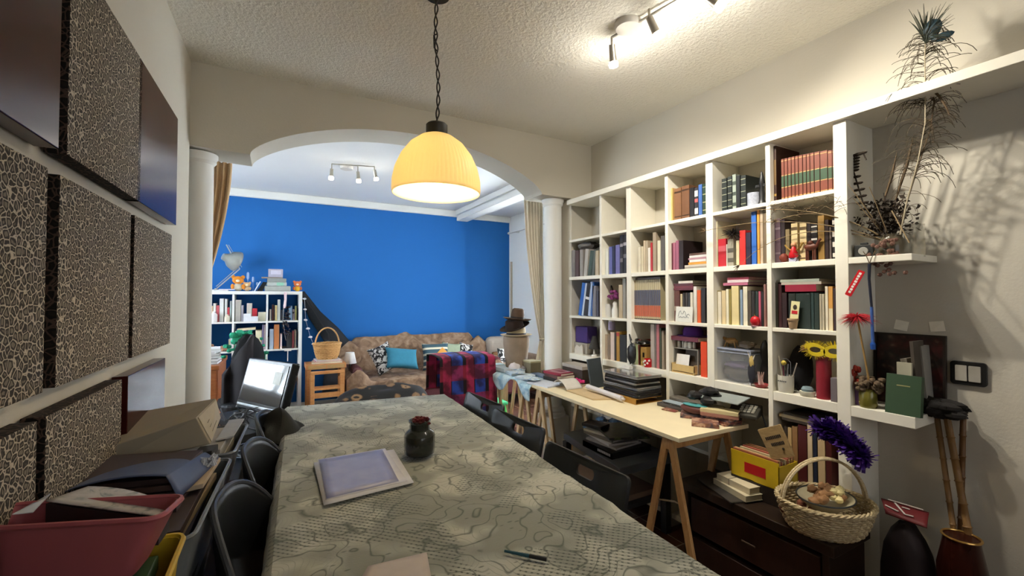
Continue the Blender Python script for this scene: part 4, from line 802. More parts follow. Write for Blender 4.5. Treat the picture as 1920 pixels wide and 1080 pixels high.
# bag and copper jug on the floor right
o = thing('patterned_bag', 'dark red bag with white pattern beyond the bench', 'bag', (2.13, .735, 0))
q = MB(); q.ball((0, 0, .24), (.085, .085, .25), 20, lump=.12, ls=2); q.build('bag_body', mat('1c1012', .7), o, smooth=True)
A = [P(1652, 935, x=2.17) , P(1742, 962, x=2.17), P(1738, 990, x=2.08), P(1660, 962, x=2.08)]; A = [a - Vector((2.13, .735, 0)) for a in A]
q = MB(); q.grid(lambda a, b: tuple(A[0] * (1 - a) * (1 - b) + A[1] * a * (1 - b) + A[2] * a * b + A[3] * (1 - a) * b + Vector((0, 0, .006 * math.sin(PI * b)))), 10, 6); q.build('red_flap', mat('5c1418', .6), o, solid=.006, smooth=True)
def fl_(a, b): return A[0] * (1 - a) * (1 - b) + A[1] * a * (1 - b) + A[2] * a * b + A[3] * (1 - a) * b + Vector((-.003, 0, .012))
q = MB(); [q.bar(fl_(*p0), fl_(*p1), .006, .002) for p0, p1 in (((.15, .1), (.9, .1)), ((.3, .2), (.5, .8)), ((.5, .8), (.7, .75)), ((.45, .35), (.62, .35)), ((.05, .6), (.35, .75)))]; q.build('white_pattern', mat('b8b0ac', .6), o)
o = thing('copper_jug', 'tall copper jug with brass rim on the floor by the canes', 'jug', (2.12, .585, 0)); MB().lathe([(.045, 0), (.06, .02), (.066, .40), (.05, .49), (.048, .51)], 28).build('jug_body', mat('34140e', .25, metal=.4), o, smooth=True); MB().tube(oval(.05, .05, .512, 40), .004, 8, closed=True).build('rim', mat('b08a4c', .25, metal=.8), o, smooth=True)
# ================================================================ LEFT WALL PANELS
wa = Vector((-.50, Y0, 0)); wb = Vector((-.40, YA, 0)); wd_ = (wb - wa).normalized(); wn = Vector((wd_.y, -wd_.x, 0))
def PW(u, v, off=.044):
    d = CF * FPX + CR * (u - 960) + CU * (540 - v); k = (wa + wn * off - CAM).dot(wn) / d.dot(wn); return CAM + d * k
m_mar = mat('3a1512', .2, var=.15, scale=6, spec=.22)
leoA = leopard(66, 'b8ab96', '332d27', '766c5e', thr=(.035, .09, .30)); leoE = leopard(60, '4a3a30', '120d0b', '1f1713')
pan = [ # (uL, uR, z0, z1, kind, label)
 (-150, 104, 1.655, 2.11, 0, 'glossy maroon panel at the upper left edge of the left wall'),
 (120, 259, 1.655, 2.11, 1, 'leopard print canvas panel in the top row between maroon panels'),
 (254, 328, 1.655, 2.11, 0, 'glossy maroon panel reflecting blue, top row next to the column'),
 (-150, 85, 1.165, 1.605, 1, 'leopard print panel at the left frame edge, middle row'),
 (108, 243, 1.165, 1.605, 1, 'leopard print panel in the centre of the middle row'),
 (250, 320, 1.165, 1.605, 1, 'leopard print panel of the middle row nearest the column'),
 (-150, 76, .68, 1.115, 1, 'leopard print panel at the left frame edge, bottom row'),
 (92, 232, .68, 1.115, 1, 'leopard print panel in the centre of the bottom row above the folders'),
 (243, 312, .68, 1.115, 0, 'glossy maroon panel of the bottom row beside the archive box')]
for (uL, uR, z0_, z1_, kd, lb) in pan:
    a = PW(max(uL, -60), 558); b = PW(uR, 558)
    if uL < -60: a = b - wd_ * .5
    ln = (Vector((b.x, b.y, 0)) - Vector((a.x, a.y, 0))).length
    base_ = Vector((b.x, b.y, 0)) - wd_ * ln - wn * .038; base_.z = z0_
    ang = math.atan2(wd_.y, wd_.x)
    o = MB().box(0, ln, -.038, 0, 0, z1_ - z0_)      # local x along wall, -y towards the room
    if kd: o = MB(); o.box(0, ln, -.038, 0, 0, z1_ - z0_)
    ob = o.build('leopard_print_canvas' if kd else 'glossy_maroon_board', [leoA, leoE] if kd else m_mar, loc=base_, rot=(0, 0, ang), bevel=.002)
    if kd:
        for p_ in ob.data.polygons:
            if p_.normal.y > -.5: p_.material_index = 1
    tag(ob, lb, 'wall panel')
# ================================================================ DINING TABLE
TQ = [Vector((-.03, .60, 0)), Vector((.86, .60, 0)), Vector((.945, 2.58, 0)), Vector((.06, 2.70, 0))]
def tq(a, b): return TQ[0] * (1 - a) * (1 - b) + TQ[1] * a * (1 - b) + TQ[2] * a * b + TQ[3] * (1 - a) * b
tc = Vector((.45, 1.62, 0))
o = thing('dining_table', 'long dining table under the green grey patterned tablecloth', 'table', tc)
MB().hexa([tq(a, b) + Vector((0, 0, z_)) - tc for z_ in (.715, .742) for a, b in ((.01, .005), (.99, .005), (.99, .995), (.01, .995))]).build('tabletop', wood('6a4a30', '84603e'), o)
for a, b in ((.06, .03), (.94, .03), (.94, .97), (.06, .97)): p = tq(a, b) - tc; MB().box(p.x - .03, p.x + .03, p.y - .03, p.y + .03, 0, .715).build('leg', wood('6a4a30', '84603e'), o, bevel=.004)
s = NT('tablecloth'); v = s.warp(.12, 5)
pa = s.math('ABSOLUTE', s.math('SINE', s.math('MULTIPLY', s.noise(7, 1.5, vec=v), 24)))                       # swirling contour lines
lines = s.ramp(pa, [(.0, 1.0), (.30, 0.0)])
fl = s.vor(9, 'F1', vec=v); petals = s.ramp(s.math('ABSOLUTE', s.math('SINE', s.math('MULTIPLY', fl, 30))), [(.0, 1.0), (.3, 0.0)])
xyz = s.sep(); hatch = s.math('MULTIPLY', s.ramp(s.math('SINE', s.math('MULTIPLY', s.math('ADD', xyz[0], xyz[1]), 330)), [(.3, 0.0), (.5, 1.0)]), s.ramp(s.math('SINE', s.math('MULTIPLY', s.math('SUBTRACT', xyz[0], xyz[1]), 330)), [(.2, .4), (.5, 1.0)]))
zone = s.ramp(s.noise(4.2, 1, vec=s.mapping(loc=(3, 1, 0))), [(.50, 0.0), (.52, 1.0)]); zone2 = s.ramp(s.noise(5.5, 2, vec=s.mapping(loc=(7, 4, 0))), [(.46, 0.0), (.54, .5), (.56, .85), (.66, 1.0)])
dots = s.ramp(s.vor(34, rand=1, vec=s.mapping(scale=(.55, 1.5, 1), rot=(0, 0, .6))), [(.10, 1.0), (.17, 0.0)])
c = s.mix(zone2, '85867a', 'b3b2a3'); c = s.mix(s.math('MULTIPLY', lines, .9), c, '4b5148'); c = s.mix(s.math('MULTIPLY', s.math('MULTIPLY', petals, zone2), .55), c, '5a6157')
c = s.mix(s.math('MULTIPLY', s.math('MULTIPLY', hatch, zone), .9), c, '3f453f'); c = s.mix(s.math('MULTIPLY', dots, .75), c, '4f564c')
s.base(c, .78, 0, .25); s.bump(s.noise(180, 3), .25, .003); s.b.inputs['Sheen Weight'].default_value = .2; m_cloth = s.m
o = MB(); NU, NV = 70, 130
def cl(i, j):
    a = -.09 + 1.18 * i; b = -.05 + 1.10 * j; ac = min(max(a, 0), 1); bc_ = min(max(b, 0), 1)
    p = tq(ac, bc_); over = math.hypot((a - ac) * .9, (b - bc_) * 2.0)
    n = mnoise.noise(Vector((p.x * 5, p.y * 5, 0))); n2 = mnoise.noise(Vector((p.x * 3 + 5, p.y * 11, 2)))
    rdg = max(0, 1 - abs(math.sin(p.y * 7 + p.x * 2.2 + n * 1.2)) * 3.2) * .006 * max(0, min(1, (p.x - .25) * 2.5)) * (1 if .9 < p.y < 1.75 else .35)
    z_ = .748 + .0025 * n + .002 * n2 + rdg
    if over > 0:
        k = min(over / .02, 1); out = .012 * k; dirx = (a - ac) * .9; diry = (b - bc_) * 2.0; L_ = over
        fold = .012 * math.sin((p.y * 26 if abs(dirx) > abs(diry) else p.x * 26)) * min(1, over / .06)
        p = p + Vector((dirx, diry, 0)).normalized() * (out + abs(fold) * .7); z_ = .746 - L_ * 1.9
    return (p.x, p.y, z_)
o.grid(cl, NU, NV); ob = o.build('tablecloth', m_cloth, smooth=True); tag(ob, 'sage green jacquard tablecloth with paisley and hatched pattern on the dining table', 'tablecloth')
# things on the table
def sheet(name, label, uv, z, t, m_, cat='paper', zt=None, bend=0):
    A = [P(u, v, z=z) for u, v in uv]; c_ = sum(A, Vector()) / 4
    q = MB(); q.grid(lambda a, b: tuple((A[0] * (1 - a) * (1 - b) + A[1] * a * (1 - b) + A[2] * a * b + A[3] * (1 - a) * b) - c_ + Vector((0, 0, bend * math.sin(PI * a) + t / 2))), 8, 8)
    ob = q.build(name, m_, loc=c_, solid=t, smooth=True); return tag(ob, label, cat)
sheet('paper_sheet', 'white paper sheet under the lilac printed page on the tablecloth', [(607, 948), (776, 905), (738, 843), (588, 868)], .757, .0012, mat('c9c7c8', .6))
s = NT('printed_page'); s.base(s.ramp(s.noise(14, 4), [(.35, '8a8db0'), (.7, '9c9db6')]), .35); m_pr = s.m
ob = sheet('printed_page', 'lilac blue printed page lying on the white sheet', [(611, 937), (764, 902), (722, 841), (596, 862)], .759, .0008, mat('d0ced2', .5))
ob2 = sheet('x', 'x', [(612, 935), (748, 902), (717, 843), (598, 863)], .7603, .0006, m_pr); ob2.name = 'lilac_print'; ob2.parent = ob; ob2.location = ob2.location - ob.location
for k_ in ('label', 'category'): del ob2[k_]
sheet('letter', 'pinkish handwritten letter at the near edge of the table', [(668, 1100), (812, 1100), (800, 1036), (690, 1062)], .757, .001, mat('b9aca2', .6))
p = P(791, 856, z=.757) + Vector((0, .03, .0))
o = thing('dried_flower_jar', 'dark glass jar of dried red petals on the tablecloth', 'jar', p)
MB().lathe([(.045, 0), (.056, .008), (.058, .02), (.058, .072), (.052, .085), (.038, .095), (.037, .118), (.041, .122), (.041, .128), (.036, .128), (.033, .12), (.033, .096), (.05, .082), (.053, .02), (.045, .008)], 36).build('glass_jar', mat('3a3c34', .06, alpha=.5, var=0, coat=.5), o, smooth=True)
MB().lathe([(.05, .008), (.052, .02), (.052, .07), (.034, .092), (.032, .115)], 24).build('dark_filling', mat('15130f', .6, var=.4, scale=90), o, smooth=True)
q = MB(); rr_ = random.Random(3); [q.ball((rr_.gauss(0, .014), rr_.gauss(0, .014), .123 + rr_.uniform(-.004, .012)), (.008, .008, .005), 7, lump=.5) for k in range(44)]; q.build('red_petals', mat('5c1418', .7, var=.5, scale=70), o)
MB().tube([(.02, 0, .118), (.045, .0, .142)], .002, 6).build('straw', m_wh, o)
a = P(946, 1033, z=.756); b = P(1025, 1049, z=.756); o = thing('ballpoint_pen', 'teal and black ballpoint pen on the tablecloth', 'pen', a); d_ = (b - a)
MB().tube([(0, 0, 0), d_ * .6], [.003, .0042], 10).build('barrel', mat('1e4c5c', .3), o, smooth=True); MB().tube([d_ * .6, d_], [.0046, .0046], 10).build('cap', m_blk, o, smooth=True)
# ================================================================ BLACK CHAIRS
m_ch = mat('191b1e', .38, var=.05, bump=.05, bscale=200); m_chm = mat('2a2c30', .3, metal=.6)
def ring_panel(q, f, w, h, r, hw_, hh_, hr, cx_, cz_, nr=4):
    n = 6; outer = rrect(w, h, r, n); inner = [(cx_ + x, cz_ + y) for x, y in rrect(hw_, hh_, hr, n)]
    loops = []
    for k in range(nr + 1):
        t = k / nr; loops.append([q.bm.verts.new(Vector(f(o_[0] * (1 - t) + i_[0] * t, o_[1] * (1 - t) + i_[1] * t))) for o_, i_ in zip(outer, inner)])
    m_ = len(outer)
    for k in range(nr):
        for j in range(m_): q.face([loops[k][j], loops[k][(j + 1) % m_], loops[k + 1][(j + 1) % m_], loops[k + 1][j]])
def chair(label, loc, rz, w=.41, curve_=.022, group=None):
    o = thing('black_chair', label, 'chair', loc, rz, group)
    f = lambda x, z: (x, -.19 + curve_ * (x / (w / 2)) ** 2 - .05 * ((z + .1) / .2), .705 + z)
    q = MB(); ring_panel(q, f, w, .20, .018, .09, .036, .017, 0, .048, 6); q.build('backrest', m_ch, o, solid=.012, smooth=True, bevel=.002)
    q = MB(); q.prism(rrect(w * .98, .39, .05), .43, .447); q.build('seat', m_ch, o, bevel=.004)
    for s_ in (-1, 1):
        x = s_ * (w / 2 - .04)
        MB().tube([(x, -.17, 0), (x, -.165, .43), (x * 1.0, -.19, .62), (x, -.205, .66)], .011, 10).build('rear_leg', m_chm, o, smooth=True)
        MB().tube([(x, .17, 0), (x * .96, .15, .43)], .011, 10).build('front_leg', m_chm, o, smooth=True)
    return o
# right side, backs towards the trestle table (backrest at local -y)
R90 = R(90)
chair('black moulded chair with hand slot, nearest on the right of the dining table', (.715, 1.17, 0), R90 + R(4))
chair('black moulded chair with hand slot, middle one of three right of the table', (.755, 1.70, 0), R90 + R(4))
chair('black moulded chair, farthest on the right side next to the plaid blanket', (.785, 2.12, 0), R90 + R(4))
# left side: chairs with curved backs close to the tubs
def chair_l(label, loc, rz):
    o = thing('black_chair', label, 'chair', loc, rz); w = .40
    q = MB()
    def f(a, b):
        x = -w / 2 + w * a; t = abs(2 * a - 1); top = .83 - .15 * t ** 3.6; z_ = .52 + (top - .52) * b
        return (x, -.14 + .10 * t ** 2.4 - .03 * b, z_)
    q.grid(f, 24, 12); q.build('backrest', m_ch, o, solid=.012, smooth=True)
    q = MB(); q.tube([Vector(f(k / 24, 1)) for k in range(25)], .008, 8); q.build('back_rim', mat('3a3c40', .35), o, smooth=True)
    MB().prism(rrect(w, .30, .05), .43, .447).build('seat', m_ch, o, bevel=.004)
    for s_ in (-1, 1):
        MB().tube([(s_ * .14, -.10, 0), (s_ * .14, -.10, .43), (s_ * .14, -.12, .56)], .010, 8).build('rear_leg', m_chm, o, smooth=True)
        MB().tube([(s_ * .14, .13, 0), (s_ * .135, .12, .43)], .010, 8).build('front_leg', m_chm, o, smooth=True)
    return o
chair_l('black curved back chair nearest the camera on the left of the table', (.045, 1.35, 0), R(-90) - R(13))
chair_l('black curved back chair in the middle on the left of the table', (.085, 1.77, 0), R(-90) - R(12))
chair_l('black curved back chair farthest on the left below the television', (.11, 2.21, 0), R(-90) - R(12))
o = MB(); o.grid(lambda a, b: (-.05 + .19 * a + .02 * math.sin(5 * b), 2.12 + .3 * b, .83 - .10 * abs(a - .35) ** 1.2 * 2 - .10 * (2 * b - 1) ** 2 + .012 * math.sin(a * 11 + b * 8)), 20, 20); tag(o.build('dark_jacket', mat('23231f', .9, bump=.3), loc=(.0, .0, .0), smooth=True, solid=.006), 'dark olive jacket hanging over the farthest left chair', 'jacket')
# ================================================================ STUFF ALONG THE LEFT WALL
o = MB(); o.box(-.40, -.16, .62, 2.05, 0, .60); o.box(-.405, -.155, .61, 2.06, .60, .62); tag(o.build('low_cabinet', mat('1e1a18', .5), bevel=.004), 'dark low cabinet carrying the tubs along the left wall', 'cabinet')
def tub(name, label, top, bot, m_, wall=.004, rimr=.005, loc=None):
    "open tub from four rim corners and four base corners (ccw), rounded corners"
    T = [Vector(p) for p in top]; B = [Vector(p) for p in bot]; c_ = sum(B, Vector()) / 4
    def loop(Q, r):
        out = []
        for i in range(4):
            p0, p1, p2 = Q[i - 1], Q[i], Q[(i + 1) % 4]; a = p1 + (p0 - p1).normalized() * r; b = p1 + (p2 - p1).normalized() * r
            for k in range(6): t = k / 5; out.append(a * (1 - t) ** 2 + p1 * 2 * t * (1 - t) + b * t * t - c_)
        return out
    lt = loop(T, .03); lb = loop(B, .03); q = MB(); n = len(lt); m0 = sum(lb, Vector()) / n; mt = sum(lt, Vector()) / n
    inn = lambda L_, m_0, k: [p + (m_0 - p).normalized() * k for p in L_]
    lv = [lb, lt, inn(lt, mt, wall), [p + Vector((0, 0, wall)) for p in inn(lb, m0, wall)]]
    V = [[q.bm.verts.new(p) for p in L_] for L_ in lv]
    for a in range(3):
        for k in range(n): q.face([V[a][k], V[a][(k + 1) % n], V[a + 1][(k + 1) % n], V[a + 1][k]])
    q.face(V[0][::-1]); q.face(V[3])
    o = thing(name, label, 'tub', c_); q.build('tub_body', m_, o, smooth=True)
    MB().tube([p + (p - mt).normalized() * rimr * .6 for p in lt], rimr, 6, closed=True).build('rim', m_, o, smooth=True)
    return o
m_pink = mat('a3565c', .4, var=.04); m_grey = mat('6b6f72', .35, var=.05)
tub('pink_tub', 'dusty pink plastic tub full of printed papers by the left wall', [P(-25, 992, x=-.40), (-.163, .90, .99), (-.148, 1.03, .972), (-.405, 1.10, .985)], [(-.385, 1.0, .893), (-.20, .915, .893), (-.185, 1.01, .893), (-.39, 1.06, .893)], m_pink)
tub('yellow_crate', 'yellow plastic crate under the pink tub', [(-.41, .70, .888), (-.155, .70, .888), (-.150, 1.06, .888), (-.41, 1.06, .888)], [(-.40, .73, .622), (-.19, .73, .622), (-.18, 1.04, .622), (-.40, 1.04, .622)], mat('c7a428', .4))
o = MB().box(-.39, -.185, .74, 1.04, .84, .868).build('green_folder', mat('2f4a30', .5), bevel=.003); tag(o, 'green folder lying in the yellow crate', 'folder')
# papers in the pink tub: dark folders topped by a grey printed sheet
NP = [(-.385, .95, .93), (-.205, .93, .93), (-.19, 1.0, .93), (-.385, 1.03, .93)]
def slabq(label, P4, t, hc, name='folder', cat='folder', m_=None):
    A = [Vector(p) for p in P4]; c_ = sum(A, Vector()) / 4; q = MB().hexa([p - c_ for p in A] + [p - c_ + Vector((0, 0, t)) for p in A]); return tag(q.build(name, m_ or mat(hc, .6), loc=c_, bevel=.001), label, cat)
A1, A2, A3, A4 = P(86, 941, x=-.345), P(298, 970, x=-.178), P(318, 950, x=-.172), P(165, 914, x=-.31)
Am = P(250, 923, x=-.24)
def low(p): return Vector((p.x, p.y, .905))
cb = (A1 + A2 + A3 + A4) / 4
q = MB().hexa([low(p) - cb for p in (A1, A2, A3, A4)] + [p - cb - Vector((0, 0, .003)) for p in (A1, A2, A3, A4)]); tag(q.build('folder_bundle', mat('2c2224', .6), loc=cb), 'thick dark folder bundle lying in the pink tub', 'folder')
s = NT('marbled'); s.base(s.ramp(s.noise(26, 5, dist=2), [(.3, '5a6a6c'), (.45, 'b0aba6'), (.7, 'bdb8b4')]), .5); m_marb = s.m
def msh(a, b):
    n_ = A1.lerp(A2, a); f_ = A4 * (1 - a) ** 2 + (Am * 2 - (A4 + A3) / 2) * 2 * a * (1 - a) + A3 * a * a
    return n_.lerp(f_, b) - cb + Vector((0, 0, .0015))
q = MB(); q.grid(msh, 14, 6); tag(q.build('printed_sheet', m_marb, loc=cb, solid=.002, smooth=True), 'marbled grey printed sheet on top in the pink tub', 'paper')
slabq('pale grey paper at the left in the pink tub', [P(22, 966, x=-.375), P(62, 962, x=-.355), P(88, 934, x=-.355), P(96, 926, x=-.37)], .002, 'b0b4bc', 'paper_sheet', 'paper')
slabq('dark papers at the bottom of the pink tub', [(-.37, 1.01, .90), (-.205, .935, .90), (-.19, 1.0, .90), (-.375, 1.05, .90)], .05, '171214', 'papers', 'paper')
# grey tubs behind
tub('grey_tub', 'grey plastic tub stuffed with folders between pink tub and archive box', [(-.41, 1.12, .85), (-.145, 1.12, .85), (-.115, 1.62, .845), (-.41, 1.62, .85)], [(-.40, 1.14, .622), (-.185, 1.14, .622), (-.16, 1.59, .622), (-.40, 1.59, .622)], m_grey)
tub('grey_tub', 'farther grey plastic tub with papers next to the middle left chair', [(-.40, 1.66, .85), (-.11, 1.66, .85), (-.09, 2.03, .845), (-.40, 2.03, .85)], [(-.40, 1.68, .622), (-.17, 1.68, .622), (-.15, 2.0, .622), (-.40, 2.0, .622)], m_grey)
rr_ = random.Random(8); z_ = .675; cs = ['2a2224', '33282a', '241e22', '3c2e2c', '2c2628', 'b09c7c', '26243a', '8c7c64', '3a2c28']
for k in range(9):
    t = .0185; slabq('%s dark folder from the bottom in the nearer grey tub' % ORD[k] if cs[k] < '8' else '%s folder from the bottom, buff coloured, in the nearer grey tub' % ORD[k], [(-.385, 1.17 + rr_.uniform(0, .02), z_), (-.175 + rr_.uniform(-.01, .01), 1.17, z_), (-.15 + rr_.uniform(-.01, .005), 1.56, z_), (-.385, 1.57, z_)], t, cs[k]); z_ += t + .001
for k in range(5):      # fan of brown folders above the rim inside the blue cover
    slabq('%s brown card folder from the bottom inside the blue cover' % ORD[k], [(-.385, 1.31 + .004 * k, z_), (-.195 - .004 * k, 1.27 + .006 * k, z_ - .002), (-.175, 1.52, z_ - .012), (-.385, 1.57, z_ - .006)], .0135, ['3a2c2c', '4a3836', '33282a', '54403a', '3c2e2e'][k]); z_ += .0155
q = MB(); q.grid(lambda a, b: (-.39 + (.20 + .035 * b) * a + .02 * b, 1.285 - .02 * a + .29 * b, z_ + .004 + .014 * math.sin(PI * min(1, a * 1.05)) ** .7 * (1 - .6 * b) - .035 * b - (.05 * max(0, a - .88) / .12 * (1 - b * .5))), 24, 14)
tag(q.build('blue_cover', mat('3f4a68', .45), solid=.002, smooth=True), 'slate blue folder cover bulging over the brown folders', 'folder')
slabq('buff envelope stack at the right in the nearer grey tub', [(-.24, 1.34, .862), (-.155, 1.36, .862), (-.135, 1.55, .864), (-.25, 1.56, .864)], .012, 'a5937a', 'envelope', 'envelope')
q = MB(); [q.tube([(rr_.uniform(-.02, .02), rr_.uniform(-.03, .03), 0), (rr_.uniform(-.025, .025), rr_.uniform(-.03, .03), .02), (rr_.uniform(-.02, .02), rr_.uniform(-.03, .03), .0)], .004, 5) for k in range(14)]; tag(q.build('plastic_wrap', mat('c8ccd2', .1, alpha=.6, var=0), loc=(-.158, 1.48, .884)), 'crumpled clear plastic wrap on the buff envelopes', 'plastic')
# archive box
bx8 = [(-.395, 1.60, .885), (-.165, 1.60, .905), (-.165, 1.87, .918), (-.395, 1.90, .90), (-.395, 1.60, .935), (-.205, 1.62, .985), (-.18, 1.87, .99), (-.395, 1.92, .96)]
c_ = Vector((-.29, 1.74, .9)); o = thing('archive_box', 'beige cardboard archive box tilted across the grey tubs', 'box', c_)
MB().hexa([Vector(p) - c_ for p in bx8]).build('box_body', mat('8f8676', .8, var=.05), o, bevel=.002)
A = [Vector(bx8[i]) - c_ for i in (1, 2, 6, 5)]; nn = (A[1] - A[0]).cross(A[3] - A[0]).normalized(); nn = nn if nn.x > 0 else -nn
ins = [a * .92 + sum(A, Vector()) / 4 * .08 for a in A]; MB().hexa([a + nn * .001 for a in ins] + [a + nn * .003 for a in ins]).build('end_flap', mat('a39a88', .8), o)
cc = sum(A, Vector()) / 4; eu = (A[1] - A[0]).normalized(); ev = (A[3] - A[0]).normalized()
MB().ball(cc + eu * .075 + ev * .01 + nn * .004, (.003, .007, .007), 10).build('finger_hole', m_blk, o); q = MB(); [q.bar(cc + nn * .004 + eu * -.08 + ev * h_, cc + nn * .004 + eu * .03 + ev * h_, .0012, .0012) for h_ in (-.02, -.005, .01)]; q.build('printed_lines', mat('6a6456'), o)
for k in range(4): slabq('%s paper pad from the bottom in the farther grey tub' % ORD[k], [(-.36, 1.70, .70 + .04 * k), (-.15, 1.70, .70 + .04 * k), (-.13, 1.98, .70 + .04 * k), (-.36, 1.98, .70 + .04 * k)], .036, ['a8a49c', '8a857c', 'b2aea6', '9c968c'][k], 'paper_pad', 'paper')
slabq('thin grey metal rack tray lying on the farther grey tub', [(-.17, 1.78, .862), (-.12, 1.80, .862), (-.10, 2.02, .866), (-.15, 2.02, .866)], .006, '9a9c9e', 'rack_tray', 'tray')
slabq('small black notebook between archive box and envelopes', [(-.20, 1.52, .885), (-.155, 1.53, .885), (-.145, 1.59, .885), (-.19, 1.59, .885)], .02, '15130f', 'notebook', 'notebook')
o = thing('white_bottle', 'small white spray bottle between the left chairs', 'bottle', (-.085, 1.585, .60)); MB().lathe([(.015, 0), (.017, .02), (.017, .13), (.008, .15)], 16).build('bottle_body', m_wh, o, smooth=True); MB().lathe([(.007, .15), (.007, .175), (.004, .185)], 12).build('nozzle', mat('b8bcc0', .2), o, smooth=True)
MB().box(-.105, -.065, 1.56, 1.61, .0, .60).build('x', mat('1e1a18')).name = 'narrow_post'; tag(COL.objects['narrow_post'], 'narrow dark stand below the white spray bottle', 'stand')
# ================================================================ TRESTLE TABLES
ZT = .73
m_ply = mat('e8dab6', .5, var=.06, scale=10, bump=.03); m_leg = wood('a87c4c', 'c49a66', .5, (20, 20, 3)); m_legp = wood('c8a878', 'dcc298', .5, (20, 20, 3))
def trestle(par, x0, x1, y, m_, hz=ZT - .022):
    "A-shaped trestle: top beam along x, legs splayed in y"
    q = MB(); q.bar((x0, y, hz - .03), (x1, y, hz - .03), .03, .06); q.build('beam', m_, par, bevel=.002)
    for x in (x0 + .01, x1 - .01):
        for s_ in (-1, 1): MB().bar((x, y + s_ * .012, hz - .005), (x, y + s_ * .17, 0), .032, .018, up=(1, 0, 0)).build('leg', m_, par, bevel=.002)
    MB().bar((x1 - .02, y - .10, .28), (x1 - .02, y + .10, .28), .022, .012).build('crossbar', m_, par, bevel=.001)
t1 = thing('trestle_table', 'pale plywood trestle table in front of the bookcase', 'table', (1.8, 2.0, 0))
bq = [(1.567, 1.325), (2.045, 1.31), (2.045, 2.70), (1.615, 2.70)]
MB().hexa([(x - 1.8, y - 2.0, z_) for z_ in (ZT - .02, ZT) for x, y in bq]).build('board', m_ply, t1, bevel=.002)
trestle(t1, -.20, .21, -.58, m_leg); trestle(t1, -.17, .21, .58, m_legp)
MB().tube([(-.19, -.66, .42), (-.2, -.62, .425), (-.19, -.58, .41), (-.185, -.5, .385)], .004, 6).build('rope', mat('8c7c68', .9), t1)
t2 = thing('trestle_table', 'second trestle table beyond the arch covered with a pale blue cloth', 'table', (1.76, 3.06, 0))
MB().box(-.135, .125, -.34, .36, ZT - .02, ZT).build('board', m_ply, t2, bevel=.002)
trestle(t2, -.11, .10, -.24, m_legp); trestle(t2, -.11, .10, .22, m_legp)
s = NT('pale_blue_cloth'); v = s.warp(.03, 30); s.base(s.ramp(s.noise(18, 3, vec=v), [(.4, '8fb4c8'), (.55, 'c6dbe0')]), .85); m_pb = s.m
q = MB()
def bc2(a, b):
    x = -.25 + .40 * a; y = -.42 + .86 * b; xo = max(0, -.14 - x); yo = max(0, y - .365)
    z_ = ZT + .003 + .0025 * math.sin(13 * y) * math.sin(17 * x) - xo * 1.3 - yo * 1.2
    if xo > 0: z_ = ZT + .002 - xo * (.55 + .55 * math.sin(y * 14 + 1))
    return (max(x, -.142 - .02 * (xo > 0) - .012 * abs(math.sin(y * 14)) * (xo > 0)), min(y, .372 + .02 * (yo > 0)), z_)
q.grid(bc2, 30, 50); tag(q.build('blue_cloth', m_pb, loc=(1.76, 3.06, 0), smooth=True, solid=.002), 'pale blue cloth hanging over the front of the far trestle table', 'cloth')
# ---------------------------------------------------------------- on the board
def put(u, v, z=ZT): return P(u, v, z=z)
def stackitem(name, label, u, v, w, l, t, hc, rz=0, z=ZT, cat='book', **k): p = put(u, v, z); return flat_book(name, label, p.x - w / 2, p.x + w / 2, p.y - l / 2, p.y + l / 2, z + .0005, t, hc, rz=rz, cat=cat, **k)
# laptops stack
pL = put(1170, 745); pL = Vector((1.945, 2.0, ZT)); z_ = ZT + .001
o = flat_book('amber_box_file', 'flat amber box under the stack of laptops', pL.x - .115, pL.x + .10, pL.y - .15, pL.y + .12, z_, .03, 'a87c34', pages=False, cat='box'); z_ += .031
specs = [('dark laptop at the bottom of the stack', .30, .02, '232326', 3), ('black laptop second from the bottom', .31, .022, '1a1a1c', -4), ('grey silver laptop in the middle of the stack', .30, .018, '6e6f72', 2), ('black laptop below the silver top one', .29, .024, '161616', -3), ('black notebook computer just under the top laptop', .27, .022, '1c1a1c', 4), ('silver laptop on top of the stack by the bookcase', .31, .018, '8a8a88', -2)]
for k, (lb, l, t, hc, a) in enumerate(specs):
    o = thing('laptop', lb, 'laptop', (pL.x, pL.y, z_), R(a)); hx = .10
    MB().prism(rrect(hx * 2, l, .012), 0, t * .55).build('base', mat(hc, .3, metal=.3 if 'silver' in lb else 0), o, bevel=.002)
    MB().prism(rrect(hx * 2, l, .012), t * .6, t).build('lid', mat(hc if 'silver' not in lb else '9c9c9a', .18, metal=.6 if 'silver' in lb else 0, coat=.4), o, bevel=.002); z_ += t + .0008
tag(MB().box(-.015, .015, -.035, .035, 0, .02).build('white_eraser', m_wh, loc=(pL.x + .02, pL.y + .17, z_ - .02 + .0), bevel=.003), 'x', 'x'); COL.objects['white_eraser'].location = (pL.x + .05, pL.y + .09, z_); COL.objects['white_eraser']['label'] = 'small white block on top of the silver laptop'; COL.objects['white_eraser']['category'] = 'block'
# upright slate blue folder
o = MB().box(-.08, .06, -.006, .006, 0, .20).build('slate_folder', mat('3a4248', .5), loc=(1.96, 2.33, ZT + .001), rot=(R(-10), 0, R(12)), bevel=.001); tag(o, 'slate grey folder leaning upright behind the laptops', 'folder')
